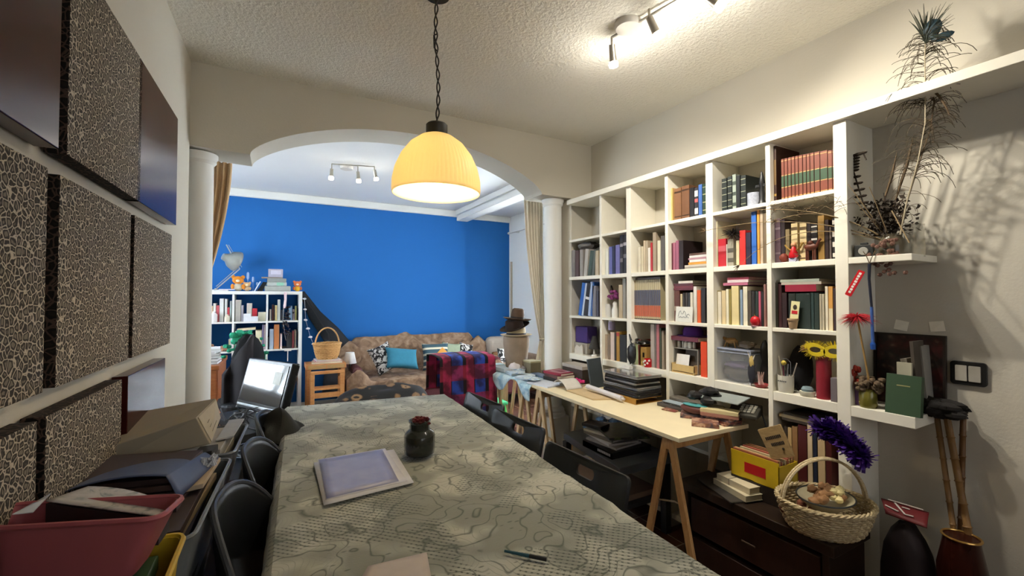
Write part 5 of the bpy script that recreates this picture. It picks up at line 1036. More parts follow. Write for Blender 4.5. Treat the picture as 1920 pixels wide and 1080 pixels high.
# open sketch pad & roll
o = thing('sketch_pad', 'open sketch pad with beige sheets at the table edge', 'sketch pad', (0, 0, 0)); A = [Vector((1.70, 2.34, ZT)), Vector((1.69, 2.06, ZT)), Vector((1.83, 2.00, ZT)), Vector((1.83, 2.34, ZT))]; c_ = sum(A, Vector()) / 4; o.location = c_; A = [a - c_ for a in A]
MB().hexa([a + Vector((0, 0, .001)) for a in A] + [a + Vector((0, 0, .008)) for a in A]).build('page_block', mat('c4ac84', .7), o)
q = MB(); B0, B1 = A[0], A[3]; q.grid(lambda a, b: tuple(B0.lerp(B1, a) + Vector((.0 + .01 * b, .17 * b, .010 + .045 * math.sin(PI * min(1, b * .9)) + .006 * b))), 8, 12); q.build('turned_pages', mat('d5d0c8', .7), o, solid=.004, smooth=True)
p0 = put(1092, 716); 
a = Vector((1.815, 2.27, ZT + .035)); b = Vector((1.80, 1.93, ZT + .026)); c_ = (a + b) / 2
o = thing('paper_roll', 'white roll of paper beside the sketch pad', 'paper roll', c_); MB().tube([a - c_, b - c_], .015, 16).build('outer_roll', mat('d0ccd0', .6), o, smooth=True); dd = (b - a).normalized(); MB().tube([b - c_ - dd * .01, b - c_ + dd * .022], .007, 12).build('inner_roll', mat('c4beb8', .6), o, smooth=True)
# white sheets on the middle of the boards
rr_ = random.Random(12)
k = 0
for (x, y, w, l, t, a, hc, ds) in ((1.70, 2.60, .16, .22, .010, 10, 'd4dae4', 'white paper stack near the joint of the two trestle tables'), (1.84, 2.53, .14, .12, .018, -20, 'cfd4dc', 'white notebook next to the slate folder'), (1.67, 2.82, .10, .14, .014, 15, 'c4d2de', 'bluish white magazine on the far trestle table, front edge'),
    (1.68, 3.02, .10, .13, .02, -8, 'b4c8d8', 'light blue magazine pile in the middle of the far trestle table'), (1.70, 3.22, .12, .16, .03, 6, 'c9d8dc', 'pale folded shirts stack near the hats'), (1.69, 3.36, .13, .10, .036, 0, 'b8d4d6', 'pale turquoise folded cloth at the far end'), (1.83, 2.86, .07, .2, .012, 0, '5a6c84', 'small navy magazine in front of the column'), (1.74, 2.92, .12, .12, .008, 30, 'd8e4e8', 'glossy white leaflet on the far trestle table')):
    flat_book('magazine', ds, x - w / 2, x + w / 2, y - l / 2, y + l / 2, ZT + .008 if y > 2.7 else ZT + .001, t, hc, rz=R(a), cat='magazine', side='d4d8dc')
s = NT('leaflet'); s.base(s.ramp(s.noise(30, 3), [(.35, '6a94c0'), (.5, 'd4e0e4'), (.64, 'c8d8d0'), (.72, 'c05070')]), .4); m_leaf = s.m
for k, (x, y, a) in enumerate(((1.655, 2.72, 20), (1.70, 2.98, -30), (1.76, 3.10, 10))): tag(MB().box(-.05, .05, -.07, .07, 0, .003).build('leaflet', m_leaf, loc=(x, y, ZT + .026 + .004 * k), rot=(0, 0, R(a))), ['colourful leaflet at the joint of the two trestle tables', 'colourful leaflet in front of the hat stand', 'colourful leaflet against the hat stand base'][k], 'leaflet')
# books near the column
p = Vector((1.87, 2.66, ZT))
z_ = ZT + .002
for k, (lb, w, l, t, hc, a) in enumerate((('dark thick book at the bottom beneath the crimson framed book', .16, .2, .03, '2a2624', 5), ('brown book beneath the crimson framed book', .16, .19, .022, '5c3c38', -5), ('crimson book with pale framed cover near the column', .16, .19, .016, '8c1e38', 8))):
    o = flat_book('book', lb, p.x - w / 2, p.x + w / 2, p.y - l / 2, p.y + l / 2, z_, t, hc, rz=R(a)); z_ += t + .001
MB().box(-.05, .05, -.06, .06, .016, .0165).build('cover_picture', mat('b8a0a8', .5), o); MB().box(-.035, .035, -.045, .045, .0165, .017).build('cover_inset', mat('7a2c40', .5), o)
o = thing('cardboard_box', 'flat grey white box on a dark base beside the first bay', 'box', (1.985, 2.60, ZT + .001)); MB().box(-.055, .055, -.13, .11, .0, .10).build('dark_base', mat('3a3028', .6), o); MB().box(-.06, .06, -.135, .115, .10, .125).build('lid', mat('a59e94', .6), o, bevel=.003)
q = MB(); [q.ball((rr_.gauss(0, .02), rr_.gauss(0, .03), .018 + abs(rr_.gauss(0, .01))), (.015, .02, .012), 7, lump=.6) for k in range(14)]; tag(q.build('pink_bow', mat('d0307c', .5), loc=(1.86, 2.44, ZT + .01), smooth=True), 'bright pink ribbon bow in front of the slate folder', 'ribbon')
# keyboard, black bag, sandals, games, phone
o = thing('printer_tray', 'grey laser printer lid and keyboard pile against the bookcase', 'printer', (2.04, 1.665, ZT + .001)); o.name = 'keyboard_pile'
MB().box(-.11, .10, -.12, .12, 0, .02).build('lower_tray', mat('4a4440', .5), o, bevel=.003); MB().box(-.02, .10, -.11, .11, .02, .045).build('upper_tray', mat('6c665e', .4), o, bevel=.003); q = MB(); [q.box(-.1 + .017 * i, -.087 + .017 * i, -.12 + .02 * j, -.104 + .02 * j, .02, .027) for i in range(4) for j in range(11)]; q.build('keys', mat('3a3834', .5), o)
MB().box(-.09, -.03, -.05, .10, .028, .030).build('white_sheet', mat('9aa8b0', .5), o)
o['label'] = 'grey keyboard and tray pile against the bookcase on the plywood board'; o['category'] = 'keyboard'
q = MB(); [q.ball((rr_.gauss(0, .03), rr_.gauss(0, .04), .02 + abs(rr_.gauss(0, .018))), (.035, .04, .022), 10, lump=.5) for k in range(12)]; tag(q.build('black_bag', mat('17171a', .45), loc=(1.96, 1.475, ZT + .075), smooth=True), 'shiny crumpled black bag on the plywood board below the fifth bay', 'bag')
o = thing('shoe', 'brown leather shoe lying on its side with turquoise lining', 'shoe', (1.895, 1.50, ZT + .024), R(15)); q = MB(); q.ball((0, 0, .025), (.035, .075, .024), 18, lump=.1); q.build('upper', mat('5c3430', .5), o, smooth=True); MB().lathe([(.03, .043), (.032, .047), (.028, .049)], 24, sx=.95, sy=2.0).build('lining_rim', mat('4a9498', .5), o, smooth=True)
tag(MB().box(-.06, .06, -.12, .12, 0, .006).build('grey_plastic_lid', mat('8a9290', .35), loc=(1.985, 1.42, ZT + .115), rot=(0, R(-8), R(6)), bevel=.002), 'pale grey plastic lid lying on top of the black bag', 'lid')
m_game = []
for cset in (('8c5c48', 'c4a088', '4a3c48'), ('6c4a3c', 'b08468', '8c4444'), ('5c4c54', 'a87c6c', '2c2c3c')):
    s = NT('comic_cover'); s.base(s.ramp(s.noise(28, 4, dist=1), [(.35, cset[2]), (.5, cset[0]), (.62, cset[1])]), .35); m_game.append(s.m)
G = [(1330, 768, .09, .13, .005, 20, 'flat comic with orange cover lying apart on the board', 0), (1262, 768, .11, .08, .006, 15, 'open comic leaflet nearest the middle of the plywood board', 1), (1300, 782, .09, .12, .022, 35, 'thick comic book with dark spine, left one on the board', 2), (1322, 797, .10, .12, .020, 38, 'comic book with navy spine at the front of the pile', 0), (1345, 786, .11, .13, .026, 30, 'comic album under the cream book', 1)]
for u, v, w, l, t, a, lb, mi_ in G:
    p = put(u, v); z0_ = ZT + .001
    o = MB().box(-w / 2, w / 2, -l / 2, l / 2, 0, t, mi=0).build('comic_book', m_game[mi_], loc=(min(p.x, 2.0), p.y, z0_), rot=(0, 0, R(a)), bevel=.001); tag(o, lb, 'comic')
for k in range(4):
    o = MB().box(-.055, .055, -.075, .075, 0, .008).build('comic_book', m_game[k % 3], loc=(1.965, 1.40, ZT + .001 + k * .0085), rot=(0, 0, R(8 * k - 10)), bevel=.001); tag(o, '%s comic from the bottom of the pile at the board corner' % ORD[k], 'comic')
p = Vector((1.955, 1.395, ZT + .053)); o = flat_book('book', 'cream paperback lying on the comics', p.x - .06, p.x + .06, p.y - .085, p.y + .085, p.z, .016, 'cfc092', rz=R(25)); flat_book('book', 'pinkish paperback directly under the cream one', p.x - .062, p.x + .058, p.y - .085, p.y + .085, p.z - .0165, .016, 'a87868', rz=R(28))
o = thing('telephone', 'dark grey desk telephone with pale keys by the bookcase', 'telephone', (2.03, 1.335, ZT + .04), R(20)); MB().hexa([(-.07, -.08, 0), (.07, -.08, 0), (.07, .08, 0), (-.07, .08, 0), (-.07, -.08, .02), (.06, -.08, .05), (.06, .08, .05), (-.07, .08, .02)]).build('phone_body', mat('3c3a34', .4), o, bevel=.006)
q = MB(); [q.box(-.05 + .022 * i, -.036 + .022 * i, -.065 + .018 * j, -.052 + .018 * j, .028 + .005 * i, .034 + .005 * i) for i in range(4) for j in range(4)]; q.build('keys', mat('a8a496', .4), o)
q = MB(); q.tube([(-.05, .055, .05), (-.0, .055, .065), (.05, .055, .07)], [.018, .012, .018], 10); q.build('handset', mat('4a463c', .4), o, smooth=True)
MB().tube([(.04, -.08, .01), (.0, -.11, -.05), (-.01, -.12, -.18), (.02, -.10, -.30)], .004, 6).build('cable', m_blk, o, smooth=True)
# ---------------------------------------------------------------- hat stand on the far table
hx, hy = 1.80, 3.20; zh = ZT + .009
o = thing('plaster_bust', 'grey brown rough cylindrical head form carrying hats', 'bust', (hx, hy, zh)); MB().lathe([(.085, 0), (.09, .03), (.098, .12), (.108, .22), (.108, .27), (.09, .30), (.02, .315)], 36, wob=lambda a, z: 1 + .03 * math.sin(2 * a + z * 9)).build('form_body', mat('8c7a68', .85, var=.3, scale=14, bump=.4), o, smooth=True)
MB().ball((-.05, -.06, .03), (.05, .05, .05), 16, lump=.2).build('white_cloth', mat('dcd4d4', .8), o, smooth=True)
def hat(label, z, m_, rim=.13, r0=.075, h=.085, tilt=(0, 0, 0), band=None, dx=0, dy=0, brim_d=0):
    o = thing('hat', label, 'hat', (hx + dx, hy + dy, z), rot=tilt)
    MB().lathe([(r0 * .9, .004), (rim * .8, 0), (rim, .012 + brim_d), (rim, .016 + brim_d), (rim * .8, .005), (r0 * .9, .009)], 40, sx=1, sy=.9, wob=lambda a, zz: 1 + .03 * math.cos(2 * a)).build('brim', m_, o, smooth=True)
    MB().lathe([(r0, .004), (r0 * .98, h * .5), (r0 * .84, h * .9), (r0 * .6, h), (r0 * .2, h * .86), (0.001, h * .84)], 36, sx=.95, sy=.88, cap0=False).build('crown', m_, o, smooth=True)
    if band: MB().lathe([(r0 + .001, .006), (r0 + .001, .028)], 36, sx=.96, sy=.89, cap0=False, cap1=False).build('hat_band', band, o, smooth=True)
    return o
hat('straw hat with dark navy band, lowest of the three', zh + .285, mat('b8a888', .8, bump=.2), rim=.135, r0=.088, h=.105, band=mat('20202c'))
hat('dark brown hat tilted in the middle of the hat stack', zh + .355, mat('2e201a', .85), rim=.13, r0=.085, h=.08, tilt=(R(4), R(-17), 0), dx=-.012)
hat('brown felt hat on top of the hat stack', zh + .42, mat('54402e', .85), rim=.12, r0=.062, h=.10, tilt=(R(2), R(5), 0), band=mat('221812'), dx=.01)
o = thing('orange_pot', 'terracotta coloured vase behind the hat stand', 'vase', (1.87, 3.33, ZT + .006)); MB().lathe([(.04, 0), (.06, .05), (.065, .15), (.05, .24), (.04, .26)], 24).build('vase_body', mat('a0583c', .6), o, smooth=True)
o = MB(); rr_ = random.Random(14); tuft(o, (0, 0, .03), 60, .06, .002, .3, 6); o.tube([(0, 0, .03), (0, 0, .13)], .0015, 5); tag(o.build('tinsel_ornament', mat('b0a8ac', .3, metal=.5), loc=(1.80, 3.05, ZT + .008)), 'spiky silver tinsel ornament before the hat stand', 'ornament')
q = MB(); q.box(-.06, .06, -.10, .10, 0, .10); q.box(-.062, .062, -.102, .102, .09, .102, mi=1); tag(q.build('olive_box', [mat('6a6048', .6), mat('a09878', .6)], loc=(1.905, 2.995, ZT + .003), rot=(0, 0, 0)), 'x', 'x'); o = COL.objects['olive_box']; o['label'] = 'olive patterned box with pale lid beside the column'; o['category'] = 'box'; o.location = (1.845, 3.02, ZT + .006); o.scale = (.8, .6, 1)
# ---------------------------------------------------------------- low black unit under the board
o = thing('low_black_table', 'low black coffee table with shelf beneath the trestle table', 'coffee table', (1.8, 2.13, 0))
tp = [P(u, v, z=.45) for u, v in ((1037, 797), (1157, 873))]
MB().hexa([(x, y, z_) for z_ in (.405, .45) for x, y in ((-.20, -.39), (.22, -.39), (.22, .25), (-.10, .25))]).build('tabletop', mat('484b4e', .35), o, bevel=.004)  # black top coloured greyer than the legs: light falling on it is painted in
MB().box(-.16, .2, -.36, .22, .2, .225).build('shelf', mat('26282a', .4), o, bevel=.003); 
for x, y in ((-.15, -.35), (.19, -.35), (.19, .21), (-.1, .21)): MB().box(x - .02, x + .02, y - .02, y + .02, 0, .405).build('leg', mat('222426', .4), o)
slabq('brown cardboard sheets on the shelf of the black coffee table', [(1.62, 1.80, .226), (1.95, 1.80, .226), (1.95, 2.3, .226), (1.66, 2.3, .226)], .03, '7c6450', 'cardboard', 'cardboard')
z_ = .4505; rr_ = random.Random(15)
M5 = [('black flat case with pale lettering at the bottom of the magazine pile', .30, .26, .035, '101012', 0), ('thin grey magazine on the black case', .22, .24, .012, '8c8884', 6), ('white magazine in the pile on the black table', .21, .25, .012, 'b8b4ae', -8), ('grey brown magazine in the pile on the black table', .22, .24, .014, '6c6458', 5), ('cream magazine in the pile on the black table', .21, .23, .012, 'a8a08c', 12)]
for k, (lb, w, l, t, hc, a) in enumerate(M5):
    dx = 0 if k == 0 else (-.01 + .006 * k); ob = flat_book('magazine' if k else 'black_case', lb, 1.80 - w / 2 + dx, 1.80 + w / 2 + dx, 1.98 - l / 2 + .02 * k, 1.98 + l / 2 + .02 * k, z_, t, hc, rz=R(a), cat='magazine' if k else 'case', side='b0aca4', pages=k > 0); z_ += t + .001
    if k == 0: q = MB(); [q.box(-.1505 , -.1498, -.115 + .014 * j, -.105 + .014 * j, .012, .026) for j in range(8)]; q.build('pale_lettering', mat('a8a8ac'), ob); MB().box(-.15, .15, -.13, .13, .002, .033).build('case_body', mat('101012', .4), ob)
s = NT('green_cover'); s.base(s.ramp(s.noise(16, 3, dist=1), [(.5, '15191b'), (.62, '3c4a28'), (.75, '5c6a3c')]), .3); m_gc = s.m
tag(MB().box(-.12, .12, -.15, .15, 0, .012).build('magazine', m_gc, loc=(1.84, 1.99, z_), rot=(0, 0, R(-22)), bevel=.001), 'dark magazine with green foliage cover on top of the pile', 'magazine'); z_ += .013
tag(MB().box(-.05, .05, -.07, .07, 0, .02).build('small_box', mat('2a2c2c', .4), loc=(1.75, 2.11, z_), rot=(0, 0, .3), bevel=.002), 'small dark box on the green covered magazine', 'box')
q = MB(); [q.ball((rr_.gauss(0, .04), rr_.gauss(0, .05), .0 + abs(rr_.gauss(0, .015))), (.04, .05, .02), 9, lump=.5) for k in range(9)]; tag(q.build('plastic_bag', mat('5c7c9c', .15, var=.5, scale=20), loc=(1.92, 2.22, .50), smooth=True), 'glossy blue plastic bag behind the magazine pile', 'bag')
# small light box between the chairs
tag(MB().box(-.07, .07, -.09, .09, 0, .28).box(-.072, .072, -.092, .092, .28, .30).build('pale_wooden_box', mat('c8b498', .6), loc=(1.32, 2.0, 0), bevel=.002), 'pale wooden box on the floor behind the middle right chair', 'box')
# coloured clothes, green chair beyond
q = MB(); q.grid(lambda a, b: (1.62 + .02 * math.sin(b * 9) + .03 * a, 3.50 + .22 * a, .05 + .64 * b), 12, 16); tag(q.build('navy_clothes', mat('20263c', .8, var=.3), solid=.03, smooth=True), 'navy and blue clothes hanging below the far trestle table', 'clothes')
s = NT('kid_green'); s.base(s.ramp(s.noise(7, 1), [(.48, '4fc43a'), (.56, 'd6d24a')]), .5)
o = thing('green_toy_slide', 'bright green and yellow plastic play frame beyond the trestle', 'toy', (1.62, 3.62, 0)); o.name = 'green_play_frame'
q = MB(); q.prism([(-.06, .1), (.06, .1), (.05, .35), (.08, .5), (.02, .68), (-.05, .66), (-.03, .45), (-.07, .3)], -.02, .02, M=Matrix.Rotation(R(-15), 4, 'Z') @ Matrix.Rotation(R(90), 4, 'X')); q.build('side_frame', s.m, o, bevel=.006)
MB().box(.05, .32, -.02, .2, .34, .37).build('seat', mat('52c888', .5), o, bevel=.01); MB().tube([(.1, 0, .35), (.05, -.02, 0)], .018, 8).build('leg', mat('52c888', .5), o, smooth=True); MB().tube([(.28, 0, .35), (.34, -.02, 0)], .018, 8).build('leg', mat('52c85a', .5), o, smooth=True)
MB().box(.04, .07, -.02, .2, 0.0, .35).build('leg', mat('3cb45a', .5), o)
tag(MB().box(-.14, .14, -.02, .02, 0, .62).build('wooden_slat_panel', wood('8c6c4c', 'b89470', .6, (30, 3, 2)), loc=(1.95, 3.92, 0), rot=(0, 0, R(-10))), 'brown slatted wooden panel standing beyond the far trestle legs', 'panel')
# ================================================================ FAR ROOM
YS = 5.50; YSB = 5.82
m_kal = mat('e4e4e0', .45, var=.02)
k_ = thing('white_shelf_unit', 'white cube shelf unit against the blue wall', 'shelf unit', (-.38, 5.66, 0))
xs_ = [-1.03, -.705, -.387, -.07, .25]; zs_ = [1.40, 1.08, .765, .445, .13]
def kp(nm, a): return MB().box(a[0] + .38, a[1] + .38, a[2] - 5.66, a[3] - 5.66, a[4], a[5]).build(nm, m_kal, k_, bevel=.002)
kp('top_board', (-1.05, .28, YS, YSB, 1.385, 1.42)); kp('bottom_board', (-1.05, .28, YS, YSB, .06, .10)); kp('side_panel', (.245, .28, YS, YSB, .06, 1.385)); kp('side_panel', (-1.05, -1.015, YS, YSB, .06, 1.385))
for x in xs_[1:4]: kp('upright', (x - .009, x + .009, YS + .005, YSB, .1, 1.385))
for z in zs_[1:4]:
    for i in range(4): kp('shelf', (xs_[i] + .009, xs_[i + 1] - .009, YS + .005, YSB, z - .009, z + .009))
def fb(u0, u1, vt, row, hc, label, depth=.14, cat='book', group=None, y=YS + .03, band=None):
    z0 = zs_[row] + .0095; a = P(u0, vt, y=y); b = P(u1, vt, y=y); z1 = min(a.z, zs_[row - 1] - .012 if row > 0 else 9); w = b.x - a.x - .001
    o = MB().box(-w / 2, w / 2, 0, depth, 0, z1 - z0).build('book' if cat == 'book' else cat.replace(' ', '_'), mat(hc, .6), loc=((a.x + b.x) / 2, y, z0))
    if band: MB().box(-w / 2, w / 2, -.001, 0, band[0] * (z1 - z0), band[1] * (z1 - z0)).build('label_band', mat(band[2]), o)
    return tag(o, label, cat, group)
Z = lambda x: 380 + x / 7.715
def row_items(row, col, items):
    nm = {1: 'top row', 2: 'second row'}[row]; cn = {1: 'left cube', 2: 'middle cube', 3: 'right cube'}[col]; cnt = {}
    tot = [i[4] for i in items]
    for x0, x1, y, hc, d in items:
        if tot.count(d) > 1: cnt[d] = cnt.get(d, 0) + 1; d2 = '%s %s from the left' % (ORD[cnt[d] - 1], d)
        else: d2 = d
        fb(Z(x0), Z(x1), 530 + y / 7.715, row, hc, '%s in the %s, %s, white shelf unit' % (d2, cn, nm), cat=d.split()[-1])
row_items(1, 1, [(62, 140, 340, 'd8b48c', 'buff box'), (145, 185, 300, 'e0dcd4', 'white carton'), (190, 235, 330, 'c86068', 'pink carton'), (240, 300, 230, 'e4e4e2', 'tall white bottle'), (315, 350, 235, 'dcdcd8', 'tall white bottle'), (352, 385, 360, 'b84048', 'red carton'), (388, 415, 265, '9caca8', 'greenish book')])
row_items(1, 2, [(470, 550, 250, 'dad6d0', 'wide white box'), (555, 585, 330, 'b8b4c0', 'grey carton'), (635, 710, 300, 'cfc8bc', 'beige carton'), (715, 785, 375, 'c0303c', 'red carton'), (800, 912, 430, 'd4d0b8', 'cream box')])
row_items(1, 3, [(968, 992, 390, 'd2d2c4', 'slim white book'), (1000, 1035, 320, '5a3c38', 'brown book'), (1045, 1080, 330, 'd8c890', 'cream book'), (1085, 1125, 245, 'ccd0c8', 'tall white book'), (1130, 1160, 400, '3a3c44', 'dark book'), (1250, 1300, 340, '7c94a8', 'blue grey book'), (1305, 1335, 390, '98888c', 'grey book'), (1340, 1362, 340, 'b0ac6c', 'olive book')])
row_items(2, 1, [(40, 62, 745, 'c8b4a0', 'beige book'), (70, 100, 785, 'b8a8a0', 'grey book'), (375, 400, 820, 'c8c49c', 'cream book'), (400, 418, 765, 'b4c4cc', 'pale blue book')])
row_items(2, 2, [(468, 488, 700, 'd4d0cc', 'white book'), (492, 530, 730, '3a4440', 'dark green book'), (550, 610, 725, '2a3438', 'dark book'), (635, 675, 725, 'a83048', 'red book'), (680, 735, 735, '34444a', 'slate book'), (765, 855, 690, 'd0c8a8', 'thick cream book'), (860, 885, 610, '8880a0', 'lilac book'), (888, 912, 610, 'a89898', 'grey book')])
row_items(2, 3, [(940, 962, 790, '303440', 'navy book'), (968, 1025, 675, 'a8b8cc', 'pale blue book'), (1032, 1110, 608, 'c07c4c', 'thick orange book'), (1122, 1150, 740, 'd0b8b4', 'pink book'), (1215, 1290, 730, '222224', 'black book'), (1295, 1328, 700, '6c2c30', 'maroon book'), (1330, 1355, 690, '8c8474', 'taupe book')])
o = flat_book('book', 'cream book lying on the row in the middle cube', Z(495) * 0, 0.1, 0, .1, 0, .02, 'd4c8a4') ; a = P(Z(500), 612, y=YS + .03); b = P(Z(765), 612, y=YS + .03); bpy.data.objects.remove(o.children[0]); bpy.data.objects.remove(o)
o = tag(MB().box(-.5 * (b.x - a.x), .5 * (b.x - a.x), 0, .13, 0, .024).build('book', mat('dccfae', .6), loc=((a.x + b.x) / 2, YS + .03, P(450, Z(0) * 0 + 530 + 697 / 7.715, y=YS + .03).z + .003), rot=(0, R(-4), 0)), 'cream book lying on the upright books in the middle cube', 'book')
def simple(name, label, cat, u, v, y, prof, m_, seg=16, **k): p = P(u, v, y=y); return tag(MB().lathe(prof, seg, **k).build(name, m_, loc=p, smooth=True), label, cat)
zt1 = zs_[1] + .0095; tp_ = 1.4205
def onx(u, y): return P(u, 560, y=y).x
for k, (u, hc, h_, r_) in enumerate(((Z(70), 'dcdcd8', .09, .022), (Z(165), 'e0dcdc', .115, .03), (Z(355), 'dcd4c0', .08, .025))):
    tag(MB().lathe([(r_, 0), (r_, h_ * .7), (r_ * .5, h_ * .85), (r_ * .5, h_)], 16).build('white_pot', mat(hc, .4), loc=(onx(u, YS + .01), YS - .0 + .026 if r_ > .2 else YS + .012 + r_ * 0, zt1), smooth=True), ['small', 'wide', 'round'][k] + ' white pot at the front of the top left cube', 'pot')
for o in [o for o in COL.objects if o.name.startswith('white_pot')]: o.location.y = YS - .0 + .03; 
for o in [o for o in COL.objects if o.get('label', '').endswith('top row, white shelf unit')]: o.location.y += .04
a = P(Z(590), 600, y=YS + .03); b = P(Z(800), 600, y=YS + .03)
tag(MB().box(0, b.x - a.x, -.01, .03, 0, .055).box(0, (b.x - a.x) * .5, -.01, .03, .055, .085).build('paper_box', mat('e0e2e8', .6), loc=(a.x, YS + .015, zt1)), 'white folded paper box in the top middle cube', 'box')
q = MB(); rr_ = random.Random(31); [q.ball((rr_.gauss(0, .05), rr_.gauss(0, .02), .01 + abs(rr_.gauss(0, .02))), (.022, .018, .016), 8, lump=.5) for k in range(14)]; tag(q.build('toy_heap', mat('b08468', .7, var=.5, scale=30), loc=(onx(Z(230), YS + .05), YS + .05, zs_[2] + .012), smooth=True), 'heap of small brown toys in the second row left cube', 'toys')
# necklaces hanging on the right cube front
q = MB(); xn = onx(Z(1195), YS - .01)
for k in range(40): q.ball((rr_.gauss(.02, .02), rr_.gauss(0, .004), -.30 + rr_.uniform(-.16, .16)), .011, 6, lump=.3)
q.tube([(0, 0, 0), (-.015, 0, -.15), (-.02, 0, -.3), (.0, 0, -.46), (.012, 0, -.52)], .006, 6); tag(q.build('necklaces', mat('23202c', .4, var=.5), loc=(xn, YS - .014, 1.385), smooth=True), 'bunch of dark bead necklaces hanging before the right cubes', 'necklaces')
q = MB(); q.tube([(0, 0, 0), (.002, 0, -.08), (-.005, 0, -.16)], [.014, .012, .014], 8); q.ball((-.006, 0, -.17), .012, 8); tag(q.build('ribbon_charm', mat('e0c8cc', .5), loc=(xn - .0, YS - .022, 1.41), smooth=True), 'white and pink charm hanging from the top of the shelf unit', 'charm')
tag(MB().box(-.035, .035, -.02, .01, -.015, .012).tube([(0, 0, -.01), (0, 0, -.13)], .006, 6).build('white_clip_light', m_wh, loc=(onx(Z(1240), YS - .01), YS - .003, zs_[2] + .0)), 'small white clip lamp hanging under the second row right cube', 'lamp')
# ---- on top of the shelf unit
px_ = lambda x: 380 + x / 8; py_ = lambda y: 440 + y / 8
yt = YS + .1
def T(x, y, yy=yt): return P(px_(x), py_(y), y=yy)
bs = T(200, 760); bs.z = tp_
o = thing('desk_lamp', 'grey metal architect lamp on top of the white shelf unit', 'lamp', bs)
m_met = mat('a8aaa8', .35, metal=.4)
MB().lathe([(.04, 0), (.04, .015), (.012, .02), (.012, .03)], 20).build('base', m_met, o, smooth=True)
e1 = T(555, 515) - bs; e2 = T(355, 150) - bs
MB().bar((0, -.008, .02), e1, .012, .012).bar((.0, .01, .05), e1 + Vector((-.03, 0, .0)), .006, .006).build('lower_arm', m_met, o); MB().bar(e1, e2, .012, .012).bar(e1 + Vector((.02, 0, .02)), e2 + Vector((.02, 0, -.0)), .005, .005).build('upper_arm', m_met, o)
hc_ = T(430, 370) - bs; Ml = Matrix.Rotation(R(-70), 4, 'Y') @ Matrix.Rotation(R(25), 4, 'X')
MB().lathe([(.11, -.065), (.108, -.04), (.085, .012), (.045, .05), (.034, .09), (.001, .095)], 32, M=Ml, c=hc_ + Vector((0, .03, 0)), cap0=False).build('lamp_shade', mat('9c9e98', .3, metal=.3), o, smooth=True, solid=.003); MB().ball(hc_ + Vector((-.03, .02, 0)), .025, 12).build('bulb', m_wh, o, smooth=True)
m_or = mat('d08a2c', .8, var=.3)
def plush(label, x, y, sc, col, col2):
    p = T(x, y); p.z = tp_; o = thing('plush_toy', label, 'plush toy', p); c = mat(col, .9, var=.2); c2 = mat(col2, .9)
    MB().ball((0, 0, .045 * sc), (.045 * sc, .04 * sc, .045 * sc), 16).build('body', c2, o, smooth=True)
    q = MB(); q.ball((0, 0, .12 * sc), (.055 * sc, .05 * sc, .045 * sc), 18); q.build('head', c, o, smooth=True)
    for s_ in (-1, 1): MB().ball((s_ * .045 * sc, 0, .155 * sc), (.02 * sc, .012 * sc, .02 * sc), 10).build('ear', c, o, smooth=True); MB().ball((s_ * .05 * sc, -.02 * sc, .05 * sc), (.018 * sc, .018 * sc, .03 * sc), 10).build('arm', c, o, smooth=True)
    MB().ball((0, -.05 * sc, .112 * sc), (.02 * sc, .012 * sc, .014 * sc), 10).build('muzzle', mat('e4d4b4', .9), o, smooth=True)
plush('orange plush toy with pale body on the shelf unit beside the lamp', 530, 840, 1.0, 'd8862c', 'c4bca8'); plush('small cream plush toy on the shelf unit', 665, 840, .6, 'dcb484', 'dcc09c'); plush('yellow and pink plush toy at the right end of the shelf unit', 1420, 855, .72, 'd07040', 'dca82c')
for k, (x, y, h_) in enumerate(((655, 545, .21), (735, 620, .16), (800, 690, .1))):
    p = T(x + 20, 840); p.z = tp_; tag(MB().lathe([(.014, 0), (.003, .012), (.003, h_ * .6), (.014, h_ * .7), (.012, h_ * .95), (.008, h_)], 14).build('glass_ornament', mat('9cb4dc', .1, alpha=.6, var=0), loc=p, smooth=True), ['tall', 'medium', 'short'][k] + ' blue glass ornament on the shelf unit', 'ornament')
tag(MB().hexa([T(*q_) for q_ in ((765, 830), (800, 840))] and [Vector(v_) for v_ in ((0, 0, 0), (.012, 0, 0), (.012, .1, 0), (0, .1, 0), (.055, 0, .11), (.065, 0, .108), (.065, .1, .108), (.055, .1, .11))]).build('white_folder', mat('c8d8e8', .5), loc=(T(770, 830).x, yt - .05, tp_)), 'white folder leaning on the black file on the shelf unit', 'folder')
tag(MB().hexa([Vector(v_) for v_ in ((0, 0, 0), (.05, 0, 0), (.05, .1, 0), (0, .1, 0), (.06, 0, .105), (.10, 0, .10), (.10, .1, .10), (.06, .1, .105))]).build('black_file', m_blk, loc=(T(815, 830).x, yt - .05, tp_)), 'black file box leaning right on the shelf unit', 'file box')
q0 = T(1140, 850); o = thing('gadget_pile', 'grey printer carrying a small grey device on the shelf unit', 'printer', (q0.x, yt, tp_)); o.name = 'grey_printer'
MB().box(-.14, .12, -.06, .1, 0, .06).build('printer_body', mat('a0a29c', .5), o, bevel=.01); MB().box(-.12, .08, -.05, .08, .06, .105).build('printer_top', mat('b0b4b0', .5), o, bevel=.01); MB().box(-.02, .05, -.052, -.05, .065, .1).build('green_panel', mat('8cc0a8', .4), o)
MB().box(-.17, .04, -.05, .06, .146, .16).build('cardboard_sheet', mat('8c8478', .7), o)
MB().box(-.115, .075, -.05, .08, .105, .146).build('middle_tray', mat('8c908c', .5), o, bevel=.003)
tag(MB().box(-.075, .07, -.05, .05, 0, .09).box(-.05, .05, -.051, -.05, .03, .075, mi=1).build('grey_device', [mat('a8a4b4', .4), mat('c4c0d0', .3)], loc=(q0.x - .03, yt, tp_ + .161), bevel=.004), 'small grey device on top of the grey printer', 'device')
